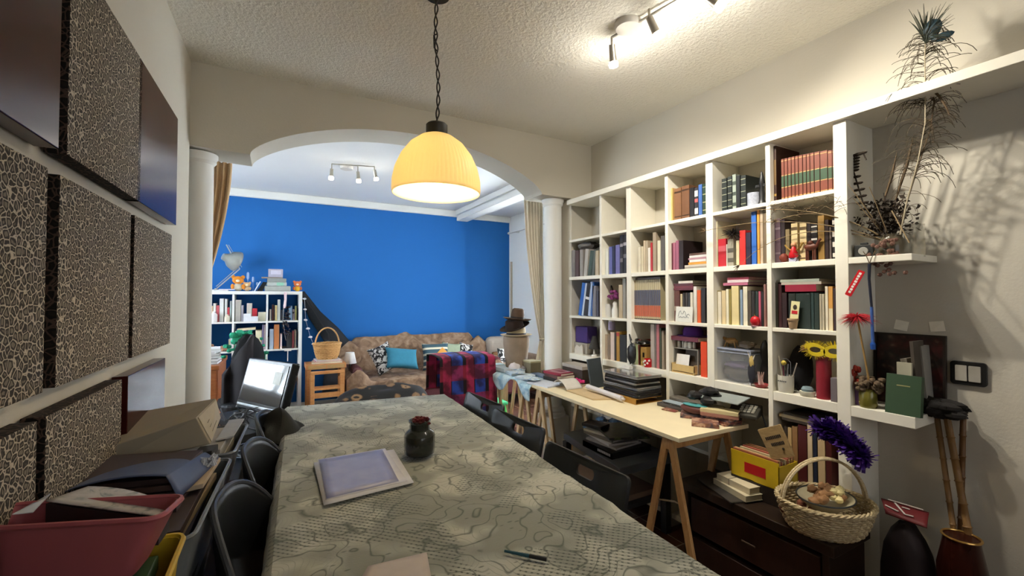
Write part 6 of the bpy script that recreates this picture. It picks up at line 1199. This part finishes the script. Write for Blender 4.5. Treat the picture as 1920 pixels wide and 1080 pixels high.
tag(MB().box(-.12, .06, -.05, .05, 0, .012).box(-.02, .12, -.06, .04, .0125, .02).build('paper_pile', mat('dcdce0', .6), loc=(T(290, 800).x, yt - .03, tp_)), 'loose white papers at the foot of the architect lamp', 'paper')
# ---- guitar bag + garland
a = P(572, 560, y=5.78); b = P(655, 660, y=5.55)
o = thing('gig_bag', 'black fabric instrument bag leaning between shelf unit and sofa', 'bag', (b.x, 5.6, 0)); pb = Vector((b.x, 5.6, 0))
pts = [P(566, 548, y=5.78), P(590, 590, y=5.76), P(620, 625, y=5.7), P(640, 655, y=5.66), P(640, 700, y=5.6), P(630, 740, y=5.55)]
q = MB(); q.tube([p - pb for p in pts], [.03, .075, .11, .15, .19, .16], 18); q.build('bag_body', mat('191a1f', .8, bump=.2), o, smooth=True)
MB().tube([pts[0] - pb + Vector((-.01, -.04, 0)), pts[2] - pb + Vector((-.04, -.13, 0)), pts[4] - pb + Vector((-.1, -.2, .05))], .006, 6).build('strap', mat('0e0e10', .6), o)
q = MB(); gp = [P(u, v, y=5.48) for u, v in ((571, 560), (573, 600), (582, 632), (588, 645))]; q.tube(gp, .0015, 5)
for g in gp + [gp[0].lerp(gp[1], .5), gp[1].lerp(gp[2], .5)]: q.ball(g, (.02, .008, .012), 8, lump=.6)
g0 = gp[-1].copy(); q.bm.transform(Matrix.Translation(-g0)); tag(q.build('paper_bird_garland', mat('c8ccd4', .6), loc=g0), 'string of small white paper birds beside the black bag', 'garland')
# ---- wooden stool with basket
sx0 = P(573, 690, y=4.95).x; sx1 = P(648, 690, y=4.95).x; zt_ = P(610, 683, y=4.9).z
o = thing('wooden_side_table', 'honey coloured wooden side table with step stool front', 'side table', ((sx0 + sx1) / 2, 5.05, 0)); hw_ = (sx1 - sx0) / 2; m_hon = wood('a86c3c', 'c48a54', .45, (3, 3, 14))
MB().box(-hw_, hw_, -.15, .15, zt_ - .05, zt_).build('tabletop', m_hon, o, bevel=.004); MB().box(-hw_ + .02, -.005, -.155, -.15, zt_ - .045, zt_ - .005).box(.005, hw_ - .02, -.155, -.15, zt_ - .045, zt_ - .005).build('drawer_front', wood('9c7c50', 'b4915f', .5, (3, 3, 14)), o)
for x in (-hw_ + .03, hw_ - .03):
    for y in (-.12, .12): MB().box(x - .02, x + .02, y - .02, y + .02, 0, zt_ - .05).build('leg', m_hon, o)
o = thing('step_stool', 'small wooden step stool standing before the side table', 'stool', ((sx0 + sx1) / 2 + .0, 4.82, 0)); m_ho2 = wood('b87844', 'd09a62', .45, (3, 3, 14)); zz = zt_ - .085
for x in (-.14, .14): MB().box(x - .02, x + .02, -.03, .01, 0, zz).build('leg', m_ho2, o, bevel=.003); MB().box(x - .02, x + .02, .06, .1, 0, zz - .05).build('leg', m_ho2, o)
MB().box(-.16, .16, -.03, .01, zz, zz + .03).build('top_rail', m_ho2, o, bevel=.003); MB().box(-.12, .12, -.025, .1, zz - .16, zz - .14).build('step', m_ho2, o); MB().box(-.12, .12, -.025, .0, zz - .24, zz - .19).build('front_rail', m_ho2, o)
xb = (sx0 + sx1) / 2
z_ = zt_ + .0005
for k, (lb, w, hc, t) in enumerate((('cream book under the small wicker basket', .30, 'c8b89c', .016), ('pink magazine under the small wicker basket', .26, 'c88c98', .01), ('white magazine right under the small wicker basket', .24, 'c9c4c8', .01))):
    flat_book('book', lb, xb - w / 2 + .02, xb + w / 2 + .02, 4.95, 5.14, z_, t, hc, rz=R(5 * k - 5)); z_ += t + .001
o = thing('small_wicker_basket', 'round honey wicker basket with hoop handle on the side table', 'basket', (xb + .02, 5.05, z_)); m_w2 = wicker('a07040', 'd8ac70')
woven(o, .095, .095, .135, .12, .15, 11, .0065, m_w2, 20)
MB().tube([(.12 * math.cos(PI * k / 20), 0, .14 + .19 * math.sin(PI * k / 20)) for k in range(21)], .008, 8).build('handle', m_w2, o, smooth=True)
o = thing('small_white_lamp', 'small white lampshade behind the wicker basket', 'lamp', (P(658, 660, y=5.1).x - .01, 5.1, .0)); MB().lathe([(.07, .62), (.045, .74)], 24, cap0=False).build('lamp_shade', mat('e4e4e4', .6), o, smooth=True, solid=.002); MB().lathe([(.07, 0), (.07, .015), (.012, .03), (.012, .66)], 20).build('stand', m_blk, o, smooth=True)
# ---- sofa with throw
s = NT('brown_throw'); s.base(s.ramp(s.noise(9, 5, dist=1.2), [(.3, '5c4636'), (.5, '80654e'), (.72, '9c8470')]), .95); s.bump(s.noise(25, 4), .5, .015); m_thr = s.m
m_sofa = mat('4c1a20', .55, var=.15)
X0, X1 = .72, 2.56
o = thing('sofa', 'dark red sofa covered by a brown throw before the blue wall', 'sofa', (1.64, 5.3, 0))
MB().box(-.90, .90, -.42, .42, .08, .38).build('seat_base', m_sofa, o, bevel=.04, bseg=3)
for s_ in (-1, 1): MB().box(s_ * .90 - .11 * (s_ > 0) * 1 - .0, s_ * .90 + .11 * (s_ < 0), -.42, .38, .1, .60).build('armrest', m_sofa, o, bevel=.05, bseg=3)
MB().box(-.88, .88, .22, .44, .3, .78).build('back_rest', m_sofa, o, bevel=.06, bseg=3)
def thr(a, b):
    # b: 0 front hanging -> seat -> back -> top ; a: across
    x = -.96 + 1.92 * a; path = [(-.44, .30), (-.43, .43), (-.1, .44), (.16, .47), (.20, .72), (.30, .86), (.44, .84), (.47, .6)]
    t = b * 7; i = min(int(t), 6); f_ = t - i; y = path[i][0] * (1 - f_) + path[i + 1][0] * f_; z = path[i][1] * (1 - f_) + path[i + 1][1] * f_
    n = mnoise.noise(Vector((x * 3, b * 7, 1))); n2 = mnoise.noise(Vector((x * 9, b * 16, 3)))
    edge = max(0, abs(x) - .74) / .22
    z += .012 * n + .008 * n2
    if i <= 1: z -= .05 * max(0, n) * (1 - b * 3.5)
    z2 = min(z, .66 + .02 * n) if edge > 0 and i < 4 else z
    if edge > 0:
        z2 = z - .34 * edge ** 1.3 if i >= 4 else (z + (.15 * (1 - abs(edge - .45) * 1.4) if i >= 1 else .0))
    if .38 < a < .46 and i >= 4: z2 += .035 * math.sin((a - .38) / .08 * PI)
    return (x, y + .01 * n2, z2)
q = MB(); q.grid(thr, 70, 56); q.build('throw', m_thr, o, smooth=2, solid=.01)
def cushion(label, loc, w, h, t, m_, rot, parts=None, cat='cushion'):
    o = MB()
    def side(s_): return lambda a, b: ((a - .5) * w * (1 - .1 * (1 - (2 * b - 1) ** 2) * abs(2 * a - 1) ** 3), s_ * t * .5 * (max(0, (1 - (2 * a - 1) ** 4) * (1 - (2 * b - 1) ** 4))) ** .5, (b - .5) * h * (1 - .1 * (1 - (2 * a - 1) ** 2) * abs(2 * b - 1) ** 3))
    o.grid(side(-1), 16, 16); o.grid(side(1), 16, 16); bmesh.ops.remove_doubles(o.bm, verts=o.bm.verts, dist=.0005)
    return tag(o.build('cushion', m_, loc=loc, rot=rot, smooth=2), label, cat)
leoB = leopard(14, 'cfc8bc', '191614', '8c8074'); s = NT('bw_print'); s.base(s.ramp(s.noise(16, 3, dist=2), [(.47, '1c1b1d'), (.52, 'd0ccc8')], 'CONSTANT' if 0 else 'LINEAR'), .9); m_bw = s.m
s = NT('striped'); xyz = s.sep(); st = s.ramp(s.math('SINE', s.math('MULTIPLY', xyz[2], 85)), [(.42, '33505c'), (.5, 'c4bda4'), (.9, 'cfc8b0')]); dm = s.ramp(s.math('ADD', s.math('ABSOLUTE', s.math('SUBTRACT', xyz[0], .08)), s.math('ABSOLUTE', xyz[2])), [(.10, 1.0), (.105, 0.0)]); s.base(s.mix(dm, st, 'c88a3c'), .9); m_str = s.m
def C(u, v, y): return P(u, v, y=y)
cushion('black and white printed cushion at the left end of the sofa', C(719, 672, 5.16), .26, .34, .11, m_bw, (R(-20), R(-22), 0))
cushion('teal cushion lying against the black and white one', C(754, 672, 5.08), .40, .26, .12, mat('2c7088', .9, bump=.2), (R(-30), R(8), R(8)))
cushion('striped cushion with orange diamond on the sofa', C(817, 668, 5.2), .34, .34, .1, m_str, (R(-18), 0, R(-6)))
cushion('sage green cushion behind the striped one', C(846, 664, 5.27), .26, .3, .1, mat('8c9880', .9), (R(-16), R(8), 0))
cushion('black and white spotted cushion at the right end of the sofa', C(872, 663, 5.28), .2, .28, .1, m_bw, (R(-16), R(15), 0))
# ---- armchair
o = thing('armchair', 'cream armchair with brown seat cover right of the sofa', 'armchair', (2.86, 5.2, 0)); MB().box(-.26, .26, .2, .38, .2, .80).build('back_rest', mat('a89c90', .8), o, bevel=.08, bseg=4); MB().box(-.26, .26, -.3, .25, .1, .42).build('seat', m_sofa, o, bevel=.04)
for s_ in (-1, 1): MB().box(s_ * .27 - .05, s_ * .27 + .05, -.3, .3, .1, .58).build('armrest', mat('9c8470', .8), o, bevel=.04, bseg=3)
MB().box(-.22, .22, .14, .2, .42, .60).build('brown_cover', mat('805c38', .9), o, bevel=.02)
cushion('small black and white cushion on the cream armchair', C(944, 668, 4.95), .16, .22, .08, m_bw, (R(-14), 0, 0))
# ---- desk at left with papers, office chair, green cloth
o = thing('wooden_desk', 'orange brown wooden desk beside the left column', 'desk', (-.715, 4.9, 0)); m_dk2 = wood('94502a', 'b06a3a', .4, (3, 3, 14))
MB().box(-.35, .30, -.38, .4, .72, .76).build('desktop', m_dk2, o, bevel=.004); MB().box(.18, .28, -.37, -.3, 0, .72).build('leg', m_dk2, o); MB().box(.27, .29, -.36, .38, .1, .72).build('side_panel', m_dk2, o); MB().box(-.33, -.31, -.36, .38, 0, .72).build('side_panel', m_dk2, o)
z_ = .761; rr_ = random.Random(33)
for k in range(6):
    w = rr_.uniform(.2, .28); t = rr_.uniform(.012, .028); flat_book('magazine', '%s from the bottom of the paper stack on the wooden desk' % ORD[k], -.55 - w / 2 + rr_.uniform(-.02, .02), -.55 + w / 2, 4.62, 4.84, z_, t, ['8c8c90', '3c3c40', 'c8c8c8', '9c9c98', 'dcdcdc', 'e4e4e4'][k], rz=R(rr_.uniform(-8, 8)), cat='paper stack', side='d8d8d8'); z_ += t + .001
p = P(466, 665, y=4.35)
o = thing('office_chair', 'black high back office chair before the shelf unit', 'office chair', (p.x, 4.35, 0), R(10))
q = MB(); q.ball((0, 0, .74), (.13, .05, .30), 20, lump=.08); q.build('backrest', mat('0d0e12', .9), o, smooth=True); MB().prism(rrect(.42, .42, .1), .42, .49).build('seat', mat('14151a', .6), o, bevel=.02); MB().lathe([(.025, .08), (.025, .42)], 12).build('column', m_blk, o)
for k in range(5): a_ = 2 * PI * k / 5; MB().tube([(0, 0, .1), (.26 * math.cos(a_), .26 * math.sin(a_), .05)], .016, 8).ball((.26 * math.cos(a_), .26 * math.sin(a_), .03), .028, 8).build('caster_leg', m_blk, o, smooth=True)
q = MB(); rr_ = random.Random(51)
for (x, z, r, n) in ((-.09, .99, .045, 7), (-.14, .90, .03, 5), (.0, 1.045, .028, 6), (.10, .95, .025, 4), (.135, .84, .025, 5), (.145, .74, .025, 5)):
    q.tube([(x, .06, z), (x * .6, .06, z + .01 * (x < 0)), (.02, .06, .97)], .012, 6)
    for k in range(n): q.ball((x + rr_.gauss(0, r * .6), .06 + rr_.gauss(0, .01), z + rr_.gauss(0, r * .8)), (r * .6, .018, r * .55), 8, lump=.5)
tag(q.build('green_scarf', mat('2c9c78', .9, var=.3), loc=(p.x, 4.35, 0), rot=(0, 0, R(10)), smooth=True), 'mint green scarf draped over the office chair back', 'scarf')
q = MB(); q.grid(lambda a, b: (-.36 + .20 * a - .0 * b, 4.25 + .05 * math.sin(a * 6) - .1 * b, .72 + .0 * a + .32 * a - (.65 * b) * (1)), 12, 14); tag(q.build('dark_coat', mat('1b171a', .9), smooth=True, solid=.03), 'long dark coat hanging beside the office chair', 'coat')
# ---- television on low black stand
TL = Vector((-.235, 3.50, .945)); TR = Vector((.03, 3.05, .945)); ex = (TR - TL).normalized(); ctr = (TL + TR) / 2; ctr.z = .575; ang = math.atan2(ex.y, ex.x); W_ = (TR - TL).length
o = thing('television', 'glossy black television with white sticker left of the table end', 'television', ctr, rot=(R(-15), 0, ang)); m_tv = mat('141619', .25)
MB().box(-W_ / 2, W_ / 2, 0, .055, .03, .37).build('casing', m_tv, o, bevel=.014, bseg=3); MB().box(-W_ / 2 + .03, W_ / 2 - .03, -.004, .0, .085, .345).build('screen', mat('0a0c12', .06, coat=1, var=0), o, bevel=.001)
MB().box(-W_ / 2 + .02, W_ / 2 - .08, -.006, .0, .055, .068).build('silver_strip', mat('b0b4b8', .25, metal=.7), o, bevel=.001); MB().box(W_ / 2 - .16, W_ / 2 - .08, -.006, -.0045, .22, .30).build('white_sticker', mat('d4d6d0', .6), o)
MB().box(-.12, .12, .0, .1, .0, .035).build('foot', m_tv, o, bevel=.004)
q = MB(); q.box(-.3, .3, -.17, .17, .53, .565); [q.box(x, x + .04, y, y + .04, 0, .53) for x in (-.29, .25) for y in (-.16, .12)]; tag(q.build('black_stand', mat('1a1a1c', .5), loc=(ctr.x + .02, ctr.y + .06, 0), rot=(0, 0, ang), bevel=.003), 'low black stand carrying the television', 'stand')
q = MB(); rr_ = random.Random(41)
for k in range(14): a_ = Vector((rr_.uniform(-.10, .08), rr_.uniform(-.08, .08), rr_.uniform(0, .05))); q.tube(curve(a_, Vector((rr_.uniform(-.12, .1), rr_.uniform(-.1, .1), rr_.uniform(.02, .22))), Vector((rr_.uniform(-.10, .12), rr_.uniform(-.06, .08), rr_.uniform(-.0, .14)))), [.004] * 11, 6)
tag(q.build('cable_tangle', mat('4c4e52', .35, var=.5), loc=(-.18, 3.02, .57), smooth=True), 'tangle of grey and black cables left of the television', 'cables')
tag(MB().box(-.10, .10, -.09, .09, 0, .565).build('black_carton', mat('161616', .6), loc=(-.20, 2.99, 0), rot=(0, 0, ang), bevel=.004), 'black box below the cable tangle', 'box')
q = MB(); [q.bar((rr_.uniform(-.1, .1), rr_.uniform(-.1, .1), .01 + .008 * k), (rr_.uniform(-.1, .1), rr_.uniform(-.1, .1), .02 + .008 * k), .012, .006) for k in range(8)]; tag(q.build('metal_rods', mat('7a7c80', .3, metal=.5), loc=(-.19, 2.35, .60)), 'heap of grey metal rods behind the archive box', 'rods')
tag(MB().box(-.27, -.12, 2.12, 2.62, 0, .60).build('dark_chest', mat('1a1614', .6), bevel=.004), 'dark chest in the gap behind the farther grey tub', 'chest')
# ---- leopard pouffe
leoC = leopard(11, 'a3825c', '15100e', '6c5238'); s = NT('leopard_patch'); s.base(s.mix(s.ramp(s.noise(3.5, 2), [(.5, 0.0), (.56, 1.0)]), s.ramp(s.vor(9, vec=s.warp(.06, 12)), [(.12, '17110e'), (.22, '8c6c48'), (.34, '7a5a38'), (.42, '17110e'), (.7, '120e0c')]), s.ramp(s.vor(45), [(.15, '17110e'), (.35, '6c5034')])), .9); m_lp = s.m
q = MB(); q.grid(lambda a, b: (.42 + .86 * a, 3.72 + .42 * b, .30 + .265 * (max(0, 1 - (2 * a - 1) ** 4)) ** .5 * (.6 + .4 * math.sin(PI * b)) + .03 * mnoise.noise(Vector((a * 5, b * 5, 0)))), 40, 20)
tag(q.build('leopard_blanket', m_lp, smooth=True, solid=.012), 'leopard print blanket heaped on the footstool beyond the table', 'blanket')
tag(MB().box(.48, 1.22, 3.74, 4.10, .0, .40).build('footstool', mat('33201a', .8), bevel=.05, bseg=3), 'dark upholstered footstool under the leopard blanket', 'footstool')
# ---- plaid blanket over a chair
s = NT('plaid'); xyz = s.sep()
def band(ch, k, w, ph=0): return s.ramp(s.math('ABSOLUTE', s.math('SINE', s.math('MULTIPLY_ADD', xyz[ch], k, ph))), [(w, 0.0), (w + .03, 1.0)])
c = s.mix(band(0, 16, .72), '191a22', '2b4cb0'); c = s.mix(s.math('MULTIPLY', band(2, 14, .66, .5), .8), c, '9c2440'); c = s.mix(s.math('MULTIPLY', band(0, 16, .85, 1.4), .7), c, 'c03060'); c = s.mix(s.ramp(s.noise(9, 3), [(.42, 0.0), (.56, .75)]), c, '231218'); s.base(c, .95); m_pl = s.m
pc = P(862, 700, y=3.42); o = thing('draped_chair', 'wooden chair hidden beneath the plaid blanket', 'chair', (pc.x, 3.45, 0))
MB().box(-.19, .19, -.19, .19, .42, .45).build('seat', wood('5c3c24', '7a5232'), o); MB().box(-.19, .19, -.2, -.17, .6, .84).build('backrest', wood('5c3c24', '7a5232'), o)
for x in (-.17, .17): MB().box(x - .015, x + .015, -.2, -.17, 0, .6).build('leg', wood('5c3c24', '7a5232'), o); MB().box(x - .015, x + .015, .15, .18, 0, .42).build('leg', wood('5c3c24', '7a5232'), o)
q = MB()
def plaid(a, b):
    x = -.24 + .48 * a; t = b * 1.0
    if t < .55: z = .87 - (.55 - t) / .55 * .60; y = -.215 - .05 * (.55 - t) - .02 * abs(math.sin(x * 22)) * (1 - t / .55)
    elif t < .68: z = .87 + .012 * math.sin((t - .55) / .13 * PI); y = -.215 + (t - .55) / .13 * .34
    else: z = .87 - (t - .68) / .32 * .3; y = .125 + .03 * (t - .68)
    z += .012 * mnoise.noise(Vector((x * 8, t * 6, 0))) - .05 * max(0, abs(x) - .17)
    return (x * (1 + .10 * (.55 - t if t < .55 else 0)), y, z)
q.grid(plaid, 40, 50); tag(q.build('plaid_blanket', m_pl, loc=(pc.x, 3.45, 0), rot=(0, 0, 0), smooth=2, solid=.008), 'red blue and black plaid blanket draped over a chair behind the table', 'blanket')
# ---- curtains
def curtain(label, top, bot, zt, zb, rz, m_, amp=.018, nf=6, mid=.6):
    o = thing('curtain', label, 'curtain', top); top = Vector(top); bot = Vector(bot); q = MB()
    def f(a, b):
        wT, wB = .19, .05; w = wT + (wB - wT) * (b ** 1.6); c_ = (Vector((0, 0, 0)).lerp(bot - top, b ** 1.8)); s_ = (a - .5) * w
        return (c_.x + s_ * math.cos(rz), c_.y + s_ * math.sin(rz) + amp * math.sin(a * nf * 2 * PI) * (1 - .4 * b), -(zt - zb) * b)
    q.grid(f, 60, 30); q.build('drape', m_, o, smooth=2, solid=.002)
    return o
m_cur = mat('e2d8c4', .9, var=.06)
c = curtain('cream curtain gathered beside the right column', (1.93, 3.13, 2.20), (2.02, 3.13, 2.20), 2.20, .98, R(5), m_cur)
MB().tube([(.09 + .03 * math.cos(k), .03 * math.sin(k), -1.20) for k in range(7)], .006, 6, closed=True).build('tie_back', m_cur, c); q = MB(); q.grid(lambda a, b: (.09 + (.03 + .06 * b) * (a - .5) * 2, .01 * math.sin(a * 20), -1.22 - .25 * b), 30, 8); q.build('tail', m_cur, c, smooth=True, solid=.002)
curtain('tan curtain drawn behind the left column', (-.33, 3.12, 2.17), (-.43, 3.12, 2.17), 2.17, 1.25, R(0), mat('c8a67c', .9, var=.06))
a = P(958, 436, x=XFR - .1); 
o = thing('curtain_rod', 'white curtain rod near the far right corner', 'curtain rod', (XFR - .09, 5.55, a.z)); MB().tube([(0, .2, 0), (0, -.95, 0)], .012, 10).build('rod', m_wh, o, smooth=True); MB().ball((0, .21, 0), .02, 10).build('finial', m_wh, o, smooth=True)
for y in (.05, -.85): MB().tube([(0, y, 0), (.09, y, 0)], .008, 8).build('bracket', m_wh, o)
tag(MB().box(0, .02, -.0, .03, 0, 1.9).build('door_jamb_strip', mat('b8a890', .6), loc=(XFR - .025, 5.80, .0)), 'thin tan strip in the far right corner', 'strip')
# ================================================================ LAMPS
pl = Vector((.565, 1.655, 0)); zr = 1.765
o = thing('pendant_lamp', 'cream ribbed glass pendant lamp hanging over the dining table', 'pendant lamp', (pl.x, pl.y, H))
s = NT('ribbed_shade'); s.base('eee0b8', .35); s.b.inputs['Emission Color'].default_value = lin('f2d690'); s.b.inputs['Emission Strength'].default_value = .2
s.b.inputs['Transmission Weight'].default_value = 0; tr = s.n('ShaderNodeBsdfTranslucent', Color='f4e6c0'); mx = s.n('ShaderNodeMixShader'); mx.inputs[0].default_value = .45
s.t.links.new(s.b.outputs[0], mx.inputs[1]); s.t.links.new(tr.outputs[0], mx.inputs[2]); s.t.links.new(mx.outputs[0], s.t.nodes['Material Output'].inputs[0])
prof = [(.172, 0), (.174, .012), (.171, .05), (.160, .10), (.138, .15), (.105, .195), (.066, .225), (.042, .235)]
n = 192; q = MB(); rings = []
for r, z in prof:
    q_r = []
    for k in range(n):
        a = 2 * PI * k / n; rb = 1 + (.012 * math.cos(a * 64) if z > .012 else 0); q_r.append(q.bm.verts.new((r * rb * math.cos(a), r * rb * math.sin(a), z + zr - H)))
    rings.append(q_r)
for i in range(len(rings) - 1):
    for k in range(n): q.face([rings[i][k], rings[i][(k + 1) % n], rings[i + 1][(k + 1) % n], rings[i + 1][k]])
q.build('lamp_shade', s.m, o, smooth=2, solid=.003)
q = MB(); q.lathe([(.04, 0), (.043, .005), (.043, .045), (.038, .05), (.01, .052)], 28, c=(0, 0, zr - H + .232)); q.build('socket_cap', mat('2c2a24', .5), o, smooth=True)
q = MB(); n = 60; z0_ = zr - H + .28
for s_ in (0, PI): q.tube([(.006 * math.cos(k * .55 + s_) + .006 * math.sin(k * .11), .006 * math.sin(k * .55 + s_), z0_ + (-z0_) * k / n) for k in range(n + 1)], .003, 6)
q.tube([(0, 0, z0_ + .30), (-.012, 0, z0_ + .31), (-.014, 0, z0_ + .36), (0, 0, z0_ + .37)], .003, 6); q.build('twisted_cord', mat('2f2a22', .7), o)
MB().ball((0, 0, zr - H + .13), .03, 16).build('bulb', mat('ffe0a0', .4, emit=3, var=0), o, smooth=True)
MB().lathe([(.05, -.03), (.045, -.005), (.02, 0)], 24).build('ceiling_rose', mat('3a362e', .5), o, smooth=True)
def point(name, loc, e, c, r=.02, par=None):
    l = bpy.data.lights.new(name, 'POINT'); l.energy = e; l.color = c; l.shadow_soft_size = r; ob = bpy.data.objects.new(name, l); COL.objects.link(ob); ob.location = loc; return ob
point('pendant_light', (pl.x, pl.y, zr + .07), 6.5, (1, .80, .50), .03)
def spot(name, loc, target, e, c, ang=100, blend=.7, r=.02):
    l = bpy.data.lights.new(name, 'POINT'); l.energy = e; l.color = c; l.shadow_soft_size = r; ob = bpy.data.objects.new(name, l); COL.objects.link(ob); ob.location = loc; ob.rotation_euler = (Vector(target) - Vector(loc)).to_track_quat('-Z', 'Y').to_euler(); return ob
m_glow = mat('fff4dc', .3, emit=14, var=0)
def fixture(label, base, heads, on=True, e=20, sc=1):
    o = thing('ceiling_spot_bar', label, 'ceiling light', (*base[:2], H)); b = Vector((*base[:2], H))
    MB().lathe([(.055 * sc, -.028), (.06 * sc, -.02), (.06 * sc, 0)], 28).build('canopy', mat('c4c0b8', .4), o, smooth=True)
    a0 = Vector(heads[0][0]) - b; a1 = Vector(heads[-1][0]) - b; a0.z = a1.z = -.022; MB().tube([a0, a1], .006, 8).build('bar', mat('c4c0b8', .3, metal=.5), o, smooth=True)
    for k, (p, tg) in enumerate(heads):
        d = (Vector(tg) - Vector(p)).normalized(); p0 = Vector(p) - b; hd = MB().tube([p0, p0 + d * .07 * sc], [.014 * sc, .017 * sc], 14).build('spot_head', mat('a8a296', .35, metal=.6), o, smooth=True)
        MB().tube([Vector((p0.x, p0.y, -.02)), p0], .005, 6).build('swivel', mat('a8a296', .35, metal=.6), o)
        MB().lathe([(.001, .0), (.02 * sc, .004), (.023 * sc, .018 * sc), (.02 * sc, .03 * sc), (.001, .034 * sc)], 14, M=d.to_track_quat('Z', 'Y').to_matrix().to_4x4(), c=p0 + d * .07 * sc).build('bulb', m_glow, o, smooth=True)
        if on:
            ee = e if isinstance(e, (int, float)) else e[k]; q0 = Vector(p) + d * (.12 * sc)
            spot('bulb_glow', q0, q0 + d, ee * .19, (1, .95, .86), 0, 0, .022)
            l = bpy.data.lights.new('spot_beam', 'SPOT'); l.energy = ee * 2.2; l.color = (1, .93, .80); l.spot_size = R(125); l.spot_blend = .9; l.shadow_soft_size = .022; ob = bpy.data.objects.new('spot_beam', l); COL.objects.link(ob); ob.location = q0; ob.rotation_euler = d.to_track_quat('-Z', 'Y').to_euler()
hA = P(1147, 83, z=2.545); hB = P(1217, 32, z=2.545); hC = P(1318, -12, z=2.545)
fixture('three-armed ceiling spotlight above the trestle table', P(1178, 47, z=2.59), [(hA, (2.1, 2.1, 1.0)), (hB, (2.2, 1.1, 1.0)), (hC, (2.3, .3, 1.4))], e=[14.5, 14.5, 12.5])
g0 = P(650, 314, z=2.59); fixture('three-armed ceiling spotlight in the far room', g0, [(P(622, 317, z=2.53), (.3, 4.0, 0)), (P(671, 322, z=2.53), (.9, 4.2, 0)), (P(702, 318, z=2.55), (1.4, 4.8, .3))], e=1.2, sc=1.0)
